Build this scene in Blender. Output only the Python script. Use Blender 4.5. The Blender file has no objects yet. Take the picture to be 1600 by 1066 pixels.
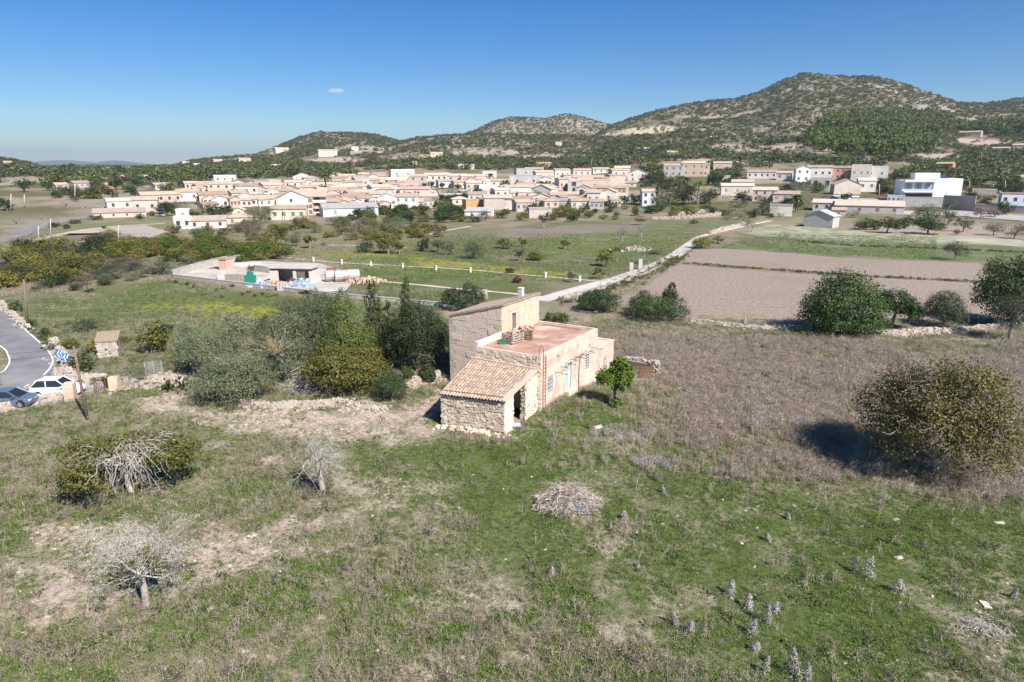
import bpy, math, random, re
import numpy as np
from math import sin, cos, pi, radians, atan, atan2, sqrt, hypot
R = random.Random(5)
G = np.random.default_rng(11)
C = bpy.context.scene.collection
SC = bpy.context.scene
# ------------------------------------------------------------------ camera, sky, sun, exposure
CAMZ = 20.9
FPX = 1067.0
PITCH = atan((533 - 255) / FPX)
cam = bpy.data.cameras.new('camera')
co = bpy.data.objects.new('camera', cam); C.objects.link(co)
co.location = (0, 0, CAMZ); co.rotation_euler = (pi / 2 - PITCH, 0, 0)
cam.lens = 36 * FPX / 1600; cam.sensor_width = 36; cam.clip_start = .5; cam.clip_end = 60000
SC.camera = co
SUN_EL = radians(45); SUN_DIR = (0.62, -0.785)      # horizontal direction towards the sun
w = bpy.data.worlds.new('World'); SC.world = w; w.use_nodes = True
nt = w.node_tree; sky = nt.nodes.new('ShaderNodeTexSky'); sky.sky_type = 'NISHITA'; sky.sun_disc = False
sky.sun_elevation = SUN_EL; sky.sun_rotation = atan2(SUN_DIR[0], SUN_DIR[1])
sky.altitude = 300; sky.air_density = 1.0; sky.dust_density = 0.0; sky.ozone_density = 3.0
hs = nt.nodes.new('ShaderNodeHueSaturation'); hs.inputs['Saturation'].default_value = 1.45; nt.links.new(sky.outputs[0], hs.inputs['Color'])
ti = nt.nodes.new('ShaderNodeMix'); ti.data_type = 'RGBA'; ti.blend_type = 'MULTIPLY'; ti.inputs[0].default_value = 1; ti.inputs[7].default_value = (.78, .93, 1.17, 1); nt.links.new(hs.outputs[0], ti.inputs[6])
nt.links.new(ti.outputs[2], nt.nodes['Background'].inputs[0]); nt.nodes['Background'].inputs[1].default_value = 0.056
sd = bpy.data.lights.new('sun', 'SUN'); sd.energy = 5.0; sd.angle = radians(.53); sd.color = (1, .955, .9)
so = bpy.data.objects.new('sun', sd); C.objects.link(so)
so.rotation_euler = (pi / 2 - SUN_EL, 0, atan2(SUN_DIR[1], SUN_DIR[0]) + pi / 2)
SC.view_settings.view_transform = 'Standard'; SC.view_settings.look = 'None'
SC.view_settings.gamma = 1; SC.view_settings.use_curve_mapping = False; SC.view_settings.exposure = 0.75
SC.cycles.max_bounces = 5; SC.cycles.diffuse_bounces = 2; SC.cycles.glossy_bounces = 2
SC.cycles.transmission_bounces = 3; SC.cycles.volume_bounces = 0; SC.cycles.transparent_max_bounces = 6
SC.cycles.caustics_reflective = False; SC.cycles.caustics_refractive = False

# ------------------------------------------------------------------ noise and terrain height
def _hash(ix, iy, s):
    n = (ix.astype(np.int64) * 374761393 + iy.astype(np.int64) * 668265263 + s * 69069) & 0x7fffffff
    n = ((n ^ (n >> 13)) * 1274126177) & 0x7fffffff
    return ((n ^ (n >> 16)) & 0xffff) / 65535.0
def vnoise(x, y, s=0):
    x = np.asarray(x, float); y = np.asarray(y, float)
    ix = np.floor(x); iy = np.floor(y); fx = x - ix; fy = y - iy
    fx = fx * fx * (3 - 2 * fx); fy = fy * fy * (3 - 2 * fy)
    a = _hash(ix, iy, s); b = _hash(ix + 1, iy, s); c = _hash(ix, iy + 1, s); d = _hash(ix + 1, iy + 1, s)
    return (a * (1 - fx) + b * fx) * (1 - fy) + (c * (1 - fx) + d * fx) * fy
def fbm(x, y, s=0, o=4):
    t = 0; a = .5; n = 0
    for k in range(o):
        t = t + a * vnoise(x * 2 ** k, y * 2 ** k, s + 17 * k); n += a; a *= .55
    return t / n
def sstep(a, b, x):
    t = np.clip((x - a) / (b - a), 0, 1); return t * t * (3 - 2 * t)
def ray(u, v):
    a = (u - 800) / FPX; b = (533 - v) / FPX
    return np.array((a, cos(PITCH) + b * sin(PITCH), -sin(PITCH) + b * cos(PITCH)))
LAYERS = []
def layer(pts, D, y0, drop=5, p=1.35):
    ss = []; zs = []
    for u, v in pts:
        d = ray(u, v); ss.append(d[0] / d[1]); zs.append(CAMZ + d[2] / d[1] * D - drop)
    LAYERS.append((np.array(ss), np.array(zs), D, y0, p))
layer([(60,262),(200,262),(270,256),(300,247),(340,243),(400,238),(430,226),(470,210),(500,203),(530,204),(570,205),(600,210),(625,217),(650,222),(700,230),(800,245),(900,262)], 1500, 640)
layer([(480,262),(560,240),(620,219),(655,210),(700,207),(740,205),(800,206),(850,208),(900,208),(960,215),(1040,225),(1150,250)], 1230, 560)
layer([(640,225),(700,215),(745,200),(770,186),(800,180),(830,181),(850,183),(885,175),(910,180),(940,189),(965,195),(1000,202),(1060,220)], 1900, 1200)
layer([(860,262),(930,206),(960,190),(985,180),(1020,170),(1060,160),(1110,152),(1150,150),(1185,140),(1220,122),(1255,110),(1290,112),(1330,115),(1360,114),(1400,122),(1430,132),(1460,143),(1500,156),(1540,157),(1600,148),(1700,140),(1900,150)], 1350, 430, 6, 1.5)
layer([(-300,225),(-100,232),(0,244),(40,250),(70,260),(110,268)], 900, 520, 4)
def hgt(x, y):
    x = np.asarray(x, float); y = np.asarray(y, float)
    yy = np.maximum(y, 1.)
    rr = np.hypot(x, np.maximum(y, 0))
    z = np.interp(rr, [0, 330, 400, 480, 580, 700, 900, 1300, 3000, 6000, 30000], [0, 0, 4.2, 7.6, 10.8, 13, 14.5, 13, 5, -30, -300])
    s = x / yy
    for ss, zs, D, y0, p in LAYERS:
        top = np.interp(s, ss, zs, left=-50, right=zs[-1] if ss[-1] > .7 else -50)
        t = np.clip((y - y0) / (D - y0), 0, 1)
        gul = 1 - .16 * (1 - t) * t * 4 * fbm(x / 140, y / 200, 3, 3)
        f = np.where(y <= D, (t ** p) * .65 + .35 * (t * t * (3 - 2 * t)), 1 - sstep(D, D + 1500, y) * 1.3)
        z = np.where((y > y0) & (top > -40), np.maximum(z, top * f * gul + (1 - t) * np.minimum(z, 15)), z)
    m = sstep(0, 25, y) * (1 - sstep(88, 100, y)) * sstep(-38, -28, x)
    z = z + m * ((fbm(x / 9, y / 9, 8, 3) - .5) * .55 + (fbm(x / 1.7, y / 1.7, 9, 2) - .5) * .1) * (1 - .8 * np.exp(-((x - 0) ** 2 + (y - 56) ** 2) / 120))
    z = z + .85 * np.exp(-((x - 4.5) ** 2 + (y - 55.5) ** 2) / (2 * 4.6 ** 2))
    z = np.where(y > 1600, np.minimum(z, np.maximum(z - 0, -300)), z)
    return z
_TT = np.geomspace(12, 4000, 900)
def at(u, v, dz=0.0):
    """point of the terrain seen at this place of the photograph"""
    d = ray(u, v); k = 1 / d[1]
    P = np.outer(_TT * k, d); g = P[:, 2] + CAMZ - hgt(P[:, 0], P[:, 1])
    i = np.argmax(g < 0)
    if not (g < 0).any(): i = 700
    lo, hi = _TT[max(i - 1, 0)], _TT[i]
    tt = np.linspace(lo, hi, 24); P = np.outer(tt * k, d); g = P[:, 2] + CAMZ - hgt(P[:, 0], P[:, 1])
    j = int(np.argmin(np.abs(g)))
    x, y = P[j, 0], P[j, 1]
    return (float(x), float(y), float(hgt(x, y)) + dz)
def flat(u, v):
    d = ray(u, v); t = -CAMZ / d[2]; return (float(d[0] * t), float(d[1] * t))
def depth(p): return p[1] * cos(PITCH) - (p[2] - CAMZ) * sin(PITCH)
def inpoly(x, y, poly):
    c = np.zeros(x.shape, bool); n = len(poly)
    for i in range(n):
        x1, y1 = poly[i]; x2, y2 = poly[i - 1]
        if y1 == y2: continue
        c ^= ((y1 > y) != (y2 > y)) & (x < (x2 - x1) * (y - y1) / (y2 - y1) + x1)
    return c
def polydist(x, y, poly):
    d = np.full(x.shape, 1e9); n = len(poly)
    for i in range(n):
        x1, y1 = poly[i]; x2, y2 = poly[i - 1]; ex, ey = x2 - x1, y2 - y1
        t = np.clip(((x - x1) * ex + (y - y1) * ey) / (ex * ex + ey * ey + 1e-9), 0, 1)
        d = np.minimum(d, np.hypot(x - x1 - t * ex, y - y1 - t * ey))
    return d

# ------------------------------------------------------------------ materials
MATS = {}
def new_mat(name):
    m = bpy.data.materials.new(name); m.use_nodes = True; MATS[name] = m
    return m, m.node_tree, m.node_tree.nodes['Principled BSDF']
def N(nt, t, **kw):
    n = nt.nodes.new(t)
    for k, v in kw.items(): setattr(n, k, v)
    return n
def c4(c): return (c[0], c[1], c[2], 1)
def mat(name, col, col2=None, scale=3.0, rough=.85, bump=0.0, bscale=None, metal=0.0, detail=4, spec=.25, rand=0.0, col3=None, s3=.4):
    m, nt, b = new_mat(name); L = nt.links
    b.inputs['Roughness'].default_value = rough; b.inputs['Metallic'].default_value = metal; b.inputs['Specular IOR Level'].default_value = spec
    b.inputs['Base Color'].default_value = c4(col)
    out = None
    if col2 is not None or bump or rand or col3:
        tc = N(nt, 'ShaderNodeTexCoord')
        no = N(nt, 'ShaderNodeTexNoise'); no.inputs['Scale'].default_value = scale; no.inputs['Detail'].default_value = detail
        L.new(tc.outputs['Object'], no.inputs['Vector'])
        if col2 is not None:
            rp = N(nt, 'ShaderNodeValToRGB'); rp.color_ramp.elements[0].position = .35; rp.color_ramp.elements[1].position = .65
            rp.color_ramp.elements[0].color = c4(col); rp.color_ramp.elements[1].color = c4(col2)
            L.new(no.outputs[0], rp.inputs[0]); out = rp.outputs[0]
        if col3 is not None:
            n3 = N(nt, 'ShaderNodeTexNoise'); n3.inputs['Scale'].default_value = s3; n3.inputs['Detail'].default_value = 5
            L.new(tc.outputs['Object'], n3.inputs['Vector'])
            mr = N(nt, 'ShaderNodeMapRange'); mr.inputs[1].default_value = .5; mr.inputs[2].default_value = .68; L.new(n3.outputs[0], mr.inputs[0])
            mx = N(nt, 'ShaderNodeMix', data_type='RGBA'); L.new(mr.outputs[0], mx.inputs[0])
            if out: L.new(out, mx.inputs[6])
            else: mx.inputs[6].default_value = c4(col)
            mx.inputs[7].default_value = c4(col3); out = mx.outputs[2]
        if rand:
            oi = N(nt, 'ShaderNodeObjectInfo'); hs = N(nt, 'ShaderNodeHueSaturation')
            ma = N(nt, 'ShaderNodeMapRange'); ma.inputs[3].default_value = 1 - rand; ma.inputs[4].default_value = 1 + rand
            L.new(oi.outputs['Random'], ma.inputs[0]); L.new(ma.outputs[0], hs.inputs['Value'])
            if out: L.new(out, hs.inputs['Color'])
            else: hs.inputs['Color'].default_value = c4(col)
            out = hs.outputs[0]
        if out: L.new(out, b.inputs['Base Color'])
        if bump:
            nb = N(nt, 'ShaderNodeTexNoise'); nb.inputs['Scale'].default_value = bscale or scale * 4; nb.inputs['Detail'].default_value = 5
            L.new(tc.outputs['Object'], nb.inputs['Vector'])
            bp = N(nt, 'ShaderNodeBump'); bp.inputs['Strength'].default_value = bump; bp.inputs['Distance'].default_value = .1
            L.new(nb.outputs[0], bp.inputs['Height']); L.new(bp.outputs[0], b.inputs['Normal'])
    return m
def leafmat(name, c1, c2, c3=None, trans=.22, rand=.18):
    """colour of each leaf from the tint stored with it, a little translucent"""
    m, nt, b = new_mat(name); L = nt.links
    at_ = N(nt, 'ShaderNodeAttribute', attribute_name='tint')
    rp = N(nt, 'ShaderNodeValToRGB'); e = rp.color_ramp.elements
    e[0].position = .2; e[0].color = c4(c1); e[1].position = .75; e[1].color = c4(c2)
    if c3: x = e.new(.97); x.color = c4(c3)
    L.new(at_.outputs['Fac'], rp.inputs[0])
    oi = N(nt, 'ShaderNodeObjectInfo'); hs = N(nt, 'ShaderNodeHueSaturation')
    ma = N(nt, 'ShaderNodeMapRange'); ma.inputs[3].default_value = 1 - rand; ma.inputs[4].default_value = 1 + rand
    L.new(oi.outputs['Random'], ma.inputs[0]); L.new(ma.outputs[0], hs.inputs['Value']); L.new(rp.outputs[0], hs.inputs['Color'])
    L.new(hs.outputs[0], b.inputs['Base Color']); b.inputs['Roughness'].default_value = .55; b.inputs['Specular IOR Level'].default_value = .3
    tr = N(nt, 'ShaderNodeBsdfTranslucent'); L.new(hs.outputs[0], tr.inputs[0])
    mx = N(nt, 'ShaderNodeMixShader'); mx.inputs[0].default_value = trans
    L.new(b.outputs[0], mx.inputs[1]); L.new(tr.outputs[0], mx.inputs[2]); L.new(mx.outputs[0], nt.nodes['Material Output'].inputs[0])
    return m

# ------------------------------------------------------------------ objects
def tag(o, label=None, cat=None, group=None, kind=None):
    if label: o['label'] = label
    if cat: o['category'] = cat
    if group: o['group'] = group
    if kind: o['kind'] = kind
    return o
def empty(name, loc, rz=0, label=None, cat=None, group=None, s=None):
    o = bpy.data.objects.new(name, None); C.objects.link(o); o.location = loc; o.rotation_euler = (0, 0, rz)
    o.empty_display_size = .3
    if s: o.scale = s
    return tag(o, label, cat, group)
def mkmesh(name, V, F, mats, fm=None, tint=None, smooth=False):
    """mesh from arrays; F is an (n,k) array or a list of arrays of that kind"""
    me = bpy.data.meshes.new(name); V = np.asarray(V, np.float32)
    Fs = F if isinstance(F, list) else [F]
    Fs = [np.asarray(f, np.int32) for f in Fs if len(f)]
    me.vertices.add(len(V)); me.vertices.foreach_set('co', V.ravel())
    lv = np.concatenate([f.ravel() for f in Fs]); cnt = np.concatenate([np.full(len(f), f.shape[1], np.int32) for f in Fs])
    me.loops.add(len(lv)); me.loops.foreach_set('vertex_index', lv)
    me.polygons.add(len(cnt)); st = np.concatenate(([0], np.cumsum(cnt)[:-1])).astype(np.int32)
    me.polygons.foreach_set('loop_start', st); me.polygons.foreach_set('loop_total', cnt)
    for m in (mats if isinstance(mats, (list, tuple)) else [mats]): me.materials.append(m)
    if fm is not None: me.polygons.foreach_set('material_index', np.asarray(fm, np.int32))
    me.polygons.foreach_set('use_smooth', np.full(len(cnt), smooth))
    me.update(calc_edges=True)
    if tint is not None:
        a = me.attributes.new('tint', 'FLOAT', 'FACE'); a.data.foreach_set('value', np.asarray(tint, np.float32))
    return me
def link(name, me, parent=None, loc=None, kind=None):
    o = bpy.data.objects.new(name, me); C.objects.link(o)
    if parent: o.parent = parent
    if loc is not None: o.location = loc
    if kind: o['kind'] = kind
    return o
class MB:
    """collects polygons, builds one mesh"""
    def __init__(s): s.v = []; s.f = []; s.m = []
    def poly(s, pts, m=0):
        n = len(s.v); s.v += [tuple(p) for p in pts]; s.f.append(tuple(range(n, n + len(pts)))); s.m.append(m)
    def box(s, x0, x1, y0, y1, z0, z1, m=0, j=0):
        n = len(s.v)
        for z in (z0, z1):
            for x, y in ((x0, y0), (x1, y0), (x1, y1), (x0, y1)):
                s.v.append((x + R.uniform(-j, j), y + R.uniform(-j, j), z + R.uniform(-j, j)) if j else (x, y, z))
        for q in ((3, 2, 1, 0), (4, 5, 6, 7), (0, 1, 5, 4), (1, 2, 6, 5), (2, 3, 7, 6), (3, 0, 4, 7)):
            s.f.append(tuple(n + i for i in q)); s.m.append(m)
    def prism(s, pts, z0, z1, m=0):
        """pts counter-clockwise; z1 a number or one height for each point"""
        n = len(s.v); k = len(pts); zt = z1 if hasattr(z1, '__len__') else [z1] * k
        s.v += [(p[0], p[1], z0) for p in pts] + [(p[0], p[1], zt[i]) for i, p in enumerate(pts)]
        s.f.append(tuple(n + k + i for i in range(k))); s.m.append(m)
        s.f.append(tuple(n + k - 1 - i for i in range(k))); s.m.append(m)
        for i in range(k):
            j = (i + 1) % k; s.f.append((n + i, n + j, n + k + j, n + k + i)); s.m.append(m)
    def tube(s, pts, r, n=6, m=0, cap=True):
        pts = [np.array(p, float) for p in pts]; k0 = len(s.v)
        rr = r if hasattr(r, '__len__') else [r] * len(pts)
        for i, p in enumerate(pts):
            t = pts[min(i + 1, len(pts) - 1)] - pts[max(i - 1, 0)]; t /= np.linalg.norm(t) + 1e-9
            a = np.cross(t, (0, 0, 1) if abs(t[2]) < .9 else (1, 0, 0)); a /= np.linalg.norm(a); b = np.cross(t, a)
            for q in range(n):
                w_ = 2 * pi * q / n; s.v.append(tuple(p + rr[i] * (a * cos(w_) + b * sin(w_))))
        for i in range(len(pts) - 1):
            for q in range(n):
                q2 = (q + 1) % n
                s.f.append((k0 + i * n + q, k0 + i * n + q2, k0 + (i + 1) * n + q2, k0 + (i + 1) * n + q)); s.m.append(m)
        if cap:
            s.f.append(tuple(k0 + q for q in range(n))[::-1]); s.m.append(m)
            e = k0 + (len(pts) - 1) * n; s.f.append(tuple(e + q for q in range(n))); s.m.append(m)
    def mesh(s, name, mats, smooth=False):
        me = bpy.data.meshes.new(name); me.from_pydata(s.v, [], s.f)
        for m in (mats if isinstance(mats, (list, tuple)) else [mats]): me.materials.append(m)
        me.polygons.foreach_set('material_index', s.m)
        if smooth: me.polygons.foreach_set('use_smooth', [True] * len(s.f))
        me.update(); return me
    def build(s, name, mats, parent=None, loc=None, kind=None, smooth=False):
        return link(name, s.mesh(name, mats, smooth), parent, loc, kind)
def copy_tree(o, parent=None):
    c = o.copy(); C.objects.link(c)
    if parent: c.parent = parent
    for ch in o.children: copy_tree(ch, c)
    return c
def rock_boxes(P, S, rz, jit=.22):
    """jittered eight-cornered stones: centres (n,3), half sizes (n,3)"""
    n = len(P); base = np.array([(x, y, z) for z in (-1, 1) for x, y in ((-1, -1), (1, -1), (1, 1), (-1, 1))], float)
    V = base[None] * S[:, None] * (1 + G.uniform(-jit, jit, (n, 8, 3)))
    c, s = np.cos(rz)[:, None], np.sin(rz)[:, None]
    X = V[..., 0] * c - V[..., 1] * s; Y = V[..., 0] * s + V[..., 1] * c
    V = np.stack([X, Y, V[..., 2]], -1) + P[:, None]
    q = np.array([(3, 2, 1, 0), (4, 5, 6, 7), (0, 1, 5, 4), (1, 2, 6, 5), (2, 3, 7, 6), (3, 0, 4, 7)])
    F = (q[None] + 8 * np.arange(n)[:, None, None]).reshape(-1, 4)
    return V.reshape(-1, 3), F
# scattering of stuff by geometry nodes: points carry rot, scl and idx
def scatter(name, P, rot, scl, idx, protos, kind='stuff', label=None):
    col = bpy.data.collections.new(name + '_source')
    for i, me in enumerate(protos): col.objects.link(bpy.data.objects.new('%s_source_%02d' % (name, i), me))
    me = bpy.data.meshes.new(name); me.vertices.add(len(P)); me.vertices.foreach_set('co', np.asarray(P, np.float32).ravel())
    a = me.attributes.new('rot', 'FLOAT_VECTOR', 'POINT'); a.data.foreach_set('vector', np.asarray(rot, np.float32).ravel())
    a = me.attributes.new('scl', 'FLOAT_VECTOR', 'POINT'); a.data.foreach_set('vector', np.asarray(scl, np.float32).ravel())
    a = me.attributes.new('idx', 'INT', 'POINT'); a.data.foreach_set('value', np.asarray(idx, np.int32))
    o = link(name, me, kind=kind)
    if label: o['label'] = label
    ng = bpy.data.node_groups.new(name + '_nodes', 'GeometryNodeTree')
    ng.interface.new_socket('Geometry', in_out='INPUT', socket_type='NodeSocketGeometry')
    ng.interface.new_socket('Geometry', in_out='OUTPUT', socket_type='NodeSocketGeometry')
    gi = ng.nodes.new('NodeGroupInput'); go = ng.nodes.new('NodeGroupOutput')
    ip = ng.nodes.new('GeometryNodeInstanceOnPoints'); ci = ng.nodes.new('GeometryNodeCollectionInfo')
    ci.inputs['Collection'].default_value = col; ci.inputs['Separate Children'].default_value = True; ci.inputs['Reset Children'].default_value = True
    def attr(nm, dt):
        n = ng.nodes.new('GeometryNodeInputNamedAttribute'); n.data_type = dt; n.inputs[0].default_value = nm; return n.outputs[0]
    L = ng.links
    L.new(gi.outputs[0], ip.inputs['Points']); L.new(ci.outputs[0], ip.inputs['Instance']); ip.inputs['Pick Instance'].default_value = True
    L.new(attr('idx', 'INT'), ip.inputs['Instance Index'])
    L.new(attr('rot', 'FLOAT_VECTOR'), ip.inputs['Rotation']); L.new(attr('scl', 'FLOAT_VECTOR'), ip.inputs['Scale'])
    L.new(ip.outputs[0], go.inputs[0])
    o.modifiers.new('scatter', 'NODES').node_group = ng
    return o
# ------------------------------------------------------------------ terrain
def P0(pts): return [flat(u, v) for u, v in pts]
def soft(x, y, pts, s=2.0, world=None):
    """soft-edged ground zone, its outline given in the photograph and laid on the ground"""
    poly = world or P0(pts); xs = [p[0] for p in poly]; ys = [p[1] for p in poly]; out = np.zeros(x.shape)
    k = (x > min(xs) - 2 * s) & (x < max(xs) + 2 * s) & (y > min(ys) - 2 * s) & (y < max(ys) + 2 * s)
    if not k.any(): return out
    xx, yy = x[k], y[k]; xx = xx + (fbm(xx / (2.2 * s), yy / (2.2 * s), 31, 3) - .5) * 3.2 * s; yy = yy + (fbm(xx / (2.2 * s), yy / (2.2 * s), 57, 3) - .5) * 3.2 * s
    d = polydist(xx, yy, poly); d = np.where(inpoly(xx, yy, poly), d, -d)
    out[k] = sstep(-s, s, d); return out
LUSH = [(560,690),(700,690),(860,650),(1010,640),(1060,690),(1120,740),(1330,745),(1600,770),(1600,1066),(1120,1066),(1050,960),(940,860),(820,790),(640,730)]
SCRUB = [(870,505),(1010,515),(1250,530),(1600,560),(1600,745),(1500,730),(1330,742),(1120,715),(1060,680),(1020,620),(985,590),(940,560)]
BARE = [([(270,890),(330,830),(420,830),(560,850),(440,880),(300,910)], 1.0), ([(60,800),(200,810),(260,850),(180,890),(60,860)], .9), ([(180,625),(260,615),(330,640),(480,640),(640,640),(690,610),(700,640),(560,690),(380,670),(240,655)], 1.3),
        ([(560,660),(690,640),(690,690),(600,700)], .8), ([(690,676),(800,682),(850,650),(830,690),(760,700),(690,690)], .5), ([(0,880),(120,870),(200,960),(60,1000)], .8), ([(500,740),(640,735),(700,800),(560,800)], .6), ([(600,930),(760,900),(820,960),(640,990)], .6),
        ([(1480,960),(1600,930),(1600,1020),(1500,1010)], .6), ([(940,680),(1000,678),(1000,690),(950,692)], .8)]
GREENS = [([(0,470),(60,465),(250,470),(500,520),(480,560),(300,600),(130,600),(60,520)], (.14,.16,.065)), ([(120,455),(270,437),(560,475),(700,480),(560,500),(300,500)], (.125,.15,.05)),
          ([(500,400),(700,395),(850,420),(930,440),(860,462),(560,425)], (.14,.165,.05)), ([(660,372),(850,348),(1150,345),(1085,378),(1030,405),(880,460),(760,420),(560,400)], (.135,.145,.065)),
          ([(450,415),(800,437),(860,460),(700,478),(500,450)], (.12,.145,.055)), ([(1140,373),(1210,352),(1600,385),(1600,418),(1530,411),(1300,402),(1130,388)], (.14,.165,.075)), ([(130,350),(250,345),(280,352),(200,362),(100,366)], (.17,.19,.08)),
          ([(70,322),(130,318),(160,330),(90,334)], (.13,.16,.05)), ([(80,298),(150,302),(140,310),(90,308)], (.16,.2,.1)), ([(820,368),(1000,362),(1080,372),(1000,395),(860,400)], (.15,.17,.06))]
YELLOW = [([(200,478),(330,470),(480,488),(560,500),(470,508),(300,488)], .9), ([(640,400),(900,428),(860,436),(640,412)], .8), ([(490,392),(640,398),(640,404),(490,400)], .6)]
BROWNS = [([(0,340),(60,333),(120,340),(60,356),(0,376)], (.36,.3,.25)), ([(690,372),(800,356),(1000,348),(1000,362),(800,372)], (.26,.21,.18)), ([(1330,355),(1600,350),(1600,380),(1330,372)], (.44,.34,.28)), ([(1200,350),(1400,365),(1600,374),(1600,382),(1250,372),(1150,362)], (.42,.4,.32)),
          ([(470,400),(400,390),(560,360),(700,365),(650,392)], (.2,.18,.09)), ([(860,478),(960,478),(1100,505),(1250,520),(1010,520),(880,505)], (.25,.2,.155))]
azs = np.concatenate([np.radians(np.linspace(-42, 42, 430)), np.radians(np.linspace(44, 316, 60))])
rad = np.concatenate([[0.01, 4, 8, 12], np.geomspace(15, 420, 250), np.geomspace(427, 2400, 190)[0:], np.geomspace(2500, 14000, 22)])
A_, R_ = np.meshgrid(azs, rad); TX = R_ * np.sin(A_); TY = R_ * np.cos(A_)
TZ = hgt(TX, TY)
x, y = TX.ravel(), TY.ravel()
def lerp(a, b, t): return a + (np.asarray(b) - a) * t[:, None]
n6 = fbm(x / 6, y / 6, 1, 4); n1 = fbm(x / .9, y / .9, 2, 3); n22 = fbm(x / 24, y / 24, 4, 3)
col = np.tile(np.array((.2, .205, .105)), (len(x), 1))
col = lerp(col, (.35, .3, .21), sstep(.45, .63, n6 * .55 + n1 * .45))
lush = soft(x, y, LUSH, 4.5)
col = lerp(col, (.11, .15, .04), lush * (1 - .35 * sstep(.5, .62, n6 * .5 + n1 * .5)))
scr = soft(x, y, SCRUB, 7)
col = lerp(col, (.37, .29, .21), scr * (1 - .5 * sstep(.55, .68, n6)))
far_ = sstep(95, 110, y)
col = lerp(col, lerp(np.tile(np.array((.17, .17, .085)), (len(x), 1)), (.27, .22, .15), sstep(.45, .6, n22 * .6 + n6 * .4)), far_)
for pts, cc in GREENS:
    m = soft(x, y, pts, 2.2 if pts[0][1] > 400 else 4); col = lerp(col, cc, m * (1 - .25 * sstep(.48, .6, n6 * .6 + n1 * .4))) 
    col = lerp(col, (.3, .26, .19), m * sstep(.56, .64, fbm(x / 11, y / 5, 41, 4)) * .4)
for pts, k in YELLOW: col = lerp(col, (.3, .3, .04), soft(x, y, pts, 2) * k * sstep(.4, .55, n1))
for pts, cc in BROWNS: col = lerp(col, cc, soft(x, y, pts, 6) * .65)
BAREM = np.zeros(len(x))
for pts, k in BARE: BAREM = np.maximum(BAREM, soft(x, y, pts, 1.3) * k)
BAREM = np.maximum(BAREM, sstep(.6, .69, n6 * .6 + n1 * .4) * .75 * (y < 75) * (x > -60) * (1 - .88 * lush))
col = lerp(col, (.6, .475, .385), np.clip(BAREM, 0, 1) * (.5 + .5 * sstep(.35, .6, n1)))
# village ground, hills
vil = sstep(300, 360, np.hypot(x, y)); nv = fbm(x / 40, y / 40, 6, 4)
col = lerp(col, lerp(np.tile(np.array((.13, .12, .06)), (len(x), 1)), (.3, .25, .18), sstep(.44, .62, nv)), vil)
hill = sstep(560, 800, np.hypot(x, y)); nh = fbm(x / 60, y / 90, 7, 5)
col = lerp(col, lerp(np.tile(np.array((.18, .155, .1)), (len(x), 1)), (.33, .27, .21), sstep(.42, .62, nh)), hill)
sea = sstep(2600, 4500, np.hypot(x, y)); col = lerp(col, (.12, .13, .12), sea)
# the pale quarry face and the bare terraces on the slope
for u, v, ru, rv, cc in ((1015, 203, 44, 9, (.62, .5, .36)), (965, 208, 20, 6, (.55, .44, .32)), (1150, 232, 46, 7, (.42, .33, .26)), (1270, 231, 60, 7, (.4, .31, .25)), (1460, 242, 52, 9, (.38, .3, .25)), (1420, 212, 14, 8, (.45, .36, .3)), (1530, 222, 34, 9, (.46, .35, .28)), (430, 237, 24, 5, (.55, .42, .32)), (600, 236, 40, 8, (.42, .34, .26)), (1090, 246, 40, 6, (.4, .32, .25)), (640, 247, 50, 5, (.42, .35, .26)), (760, 238, 60, 6, (.4, .33, .24)), (850, 246, 40, 4, (.44, .36, .27)), (520, 250, 50, 5, (.42, .34, .26)), (360, 258, 60, 4, (.4, .34, .25)), (150, 268, 80, 4, (.38, .32, .24)), (60, 282, 60, 5, (.36, .29, .23))):
    p = at(u, v); d = depth(p); e = ((x - p[0]) / (ru * d / FPX)) ** 2 + ((TZ.ravel() - p[2]) / (rv * d / FPX)) ** 2 + ((y - p[1]) / 130) ** 2
    col = lerp(col, cc, (1 - sstep(.5, 1.1, e + (nh - .5) * 1.6)) * .9)
nr, na = TX.shape
idx = np.arange(nr * na).reshape(nr, na); i2 = np.roll(idx, -1, 1)
F = np.stack([idx[:-1], idx[1:], i2[1:], i2[:-1]], -1).reshape(-1, 4)[:, ::-1]
m, nt, bs = new_mat('ground_soil'); L = nt.links
ca = N(nt, 'ShaderNodeAttribute', attribute_name='soil'); geo = N(nt, 'ShaderNodeNewGeometry')
na_ = N(nt, 'ShaderNodeTexNoise'); na_.inputs['Scale'].default_value = 2.6; na_.inputs['Detail'].default_value = 8; na_.inputs['Roughness'].default_value = .68; L.new(geo.outputs['Position'], na_.inputs['Vector'])
nb_ = N(nt, 'ShaderNodeTexNoise'); nb_.inputs['Scale'].default_value = 7; nb_.inputs['Detail'].default_value = 5; nb_.inputs['Roughness'].default_value = .7; L.new(geo.outputs['Position'], nb_.inputs['Vector'])
mr = N(nt, 'ShaderNodeMapRange'); mr.inputs[1].default_value = .3; mr.inputs[2].default_value = .7; mr.inputs[3].default_value = .5; mr.inputs[4].default_value = 1.45; L.new(na_.outputs[0], mr.inputs[0])
mu = N(nt, 'ShaderNodeMix', data_type='RGBA', blend_type='MULTIPLY'); mu.inputs[0].default_value = 1; L.new(ca.outputs['Color'], mu.inputs[6]); L.new(mr.outputs[0], mu.inputs[7])
m2 = N(nt, 'ShaderNodeMapRange'); m2.inputs[1].default_value = .58; m2.inputs[2].default_value = .7; m2.inputs[4].default_value = .7; L.new(nb_.outputs[0], m2.inputs[0])
mv = N(nt, 'ShaderNodeMix', data_type='RGBA'); L.new(m2.outputs[0], mv.inputs[0]); L.new(mu.outputs[2], mv.inputs[6]); mv.inputs[7].default_value = (.3, .245, .17, 1)
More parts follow.
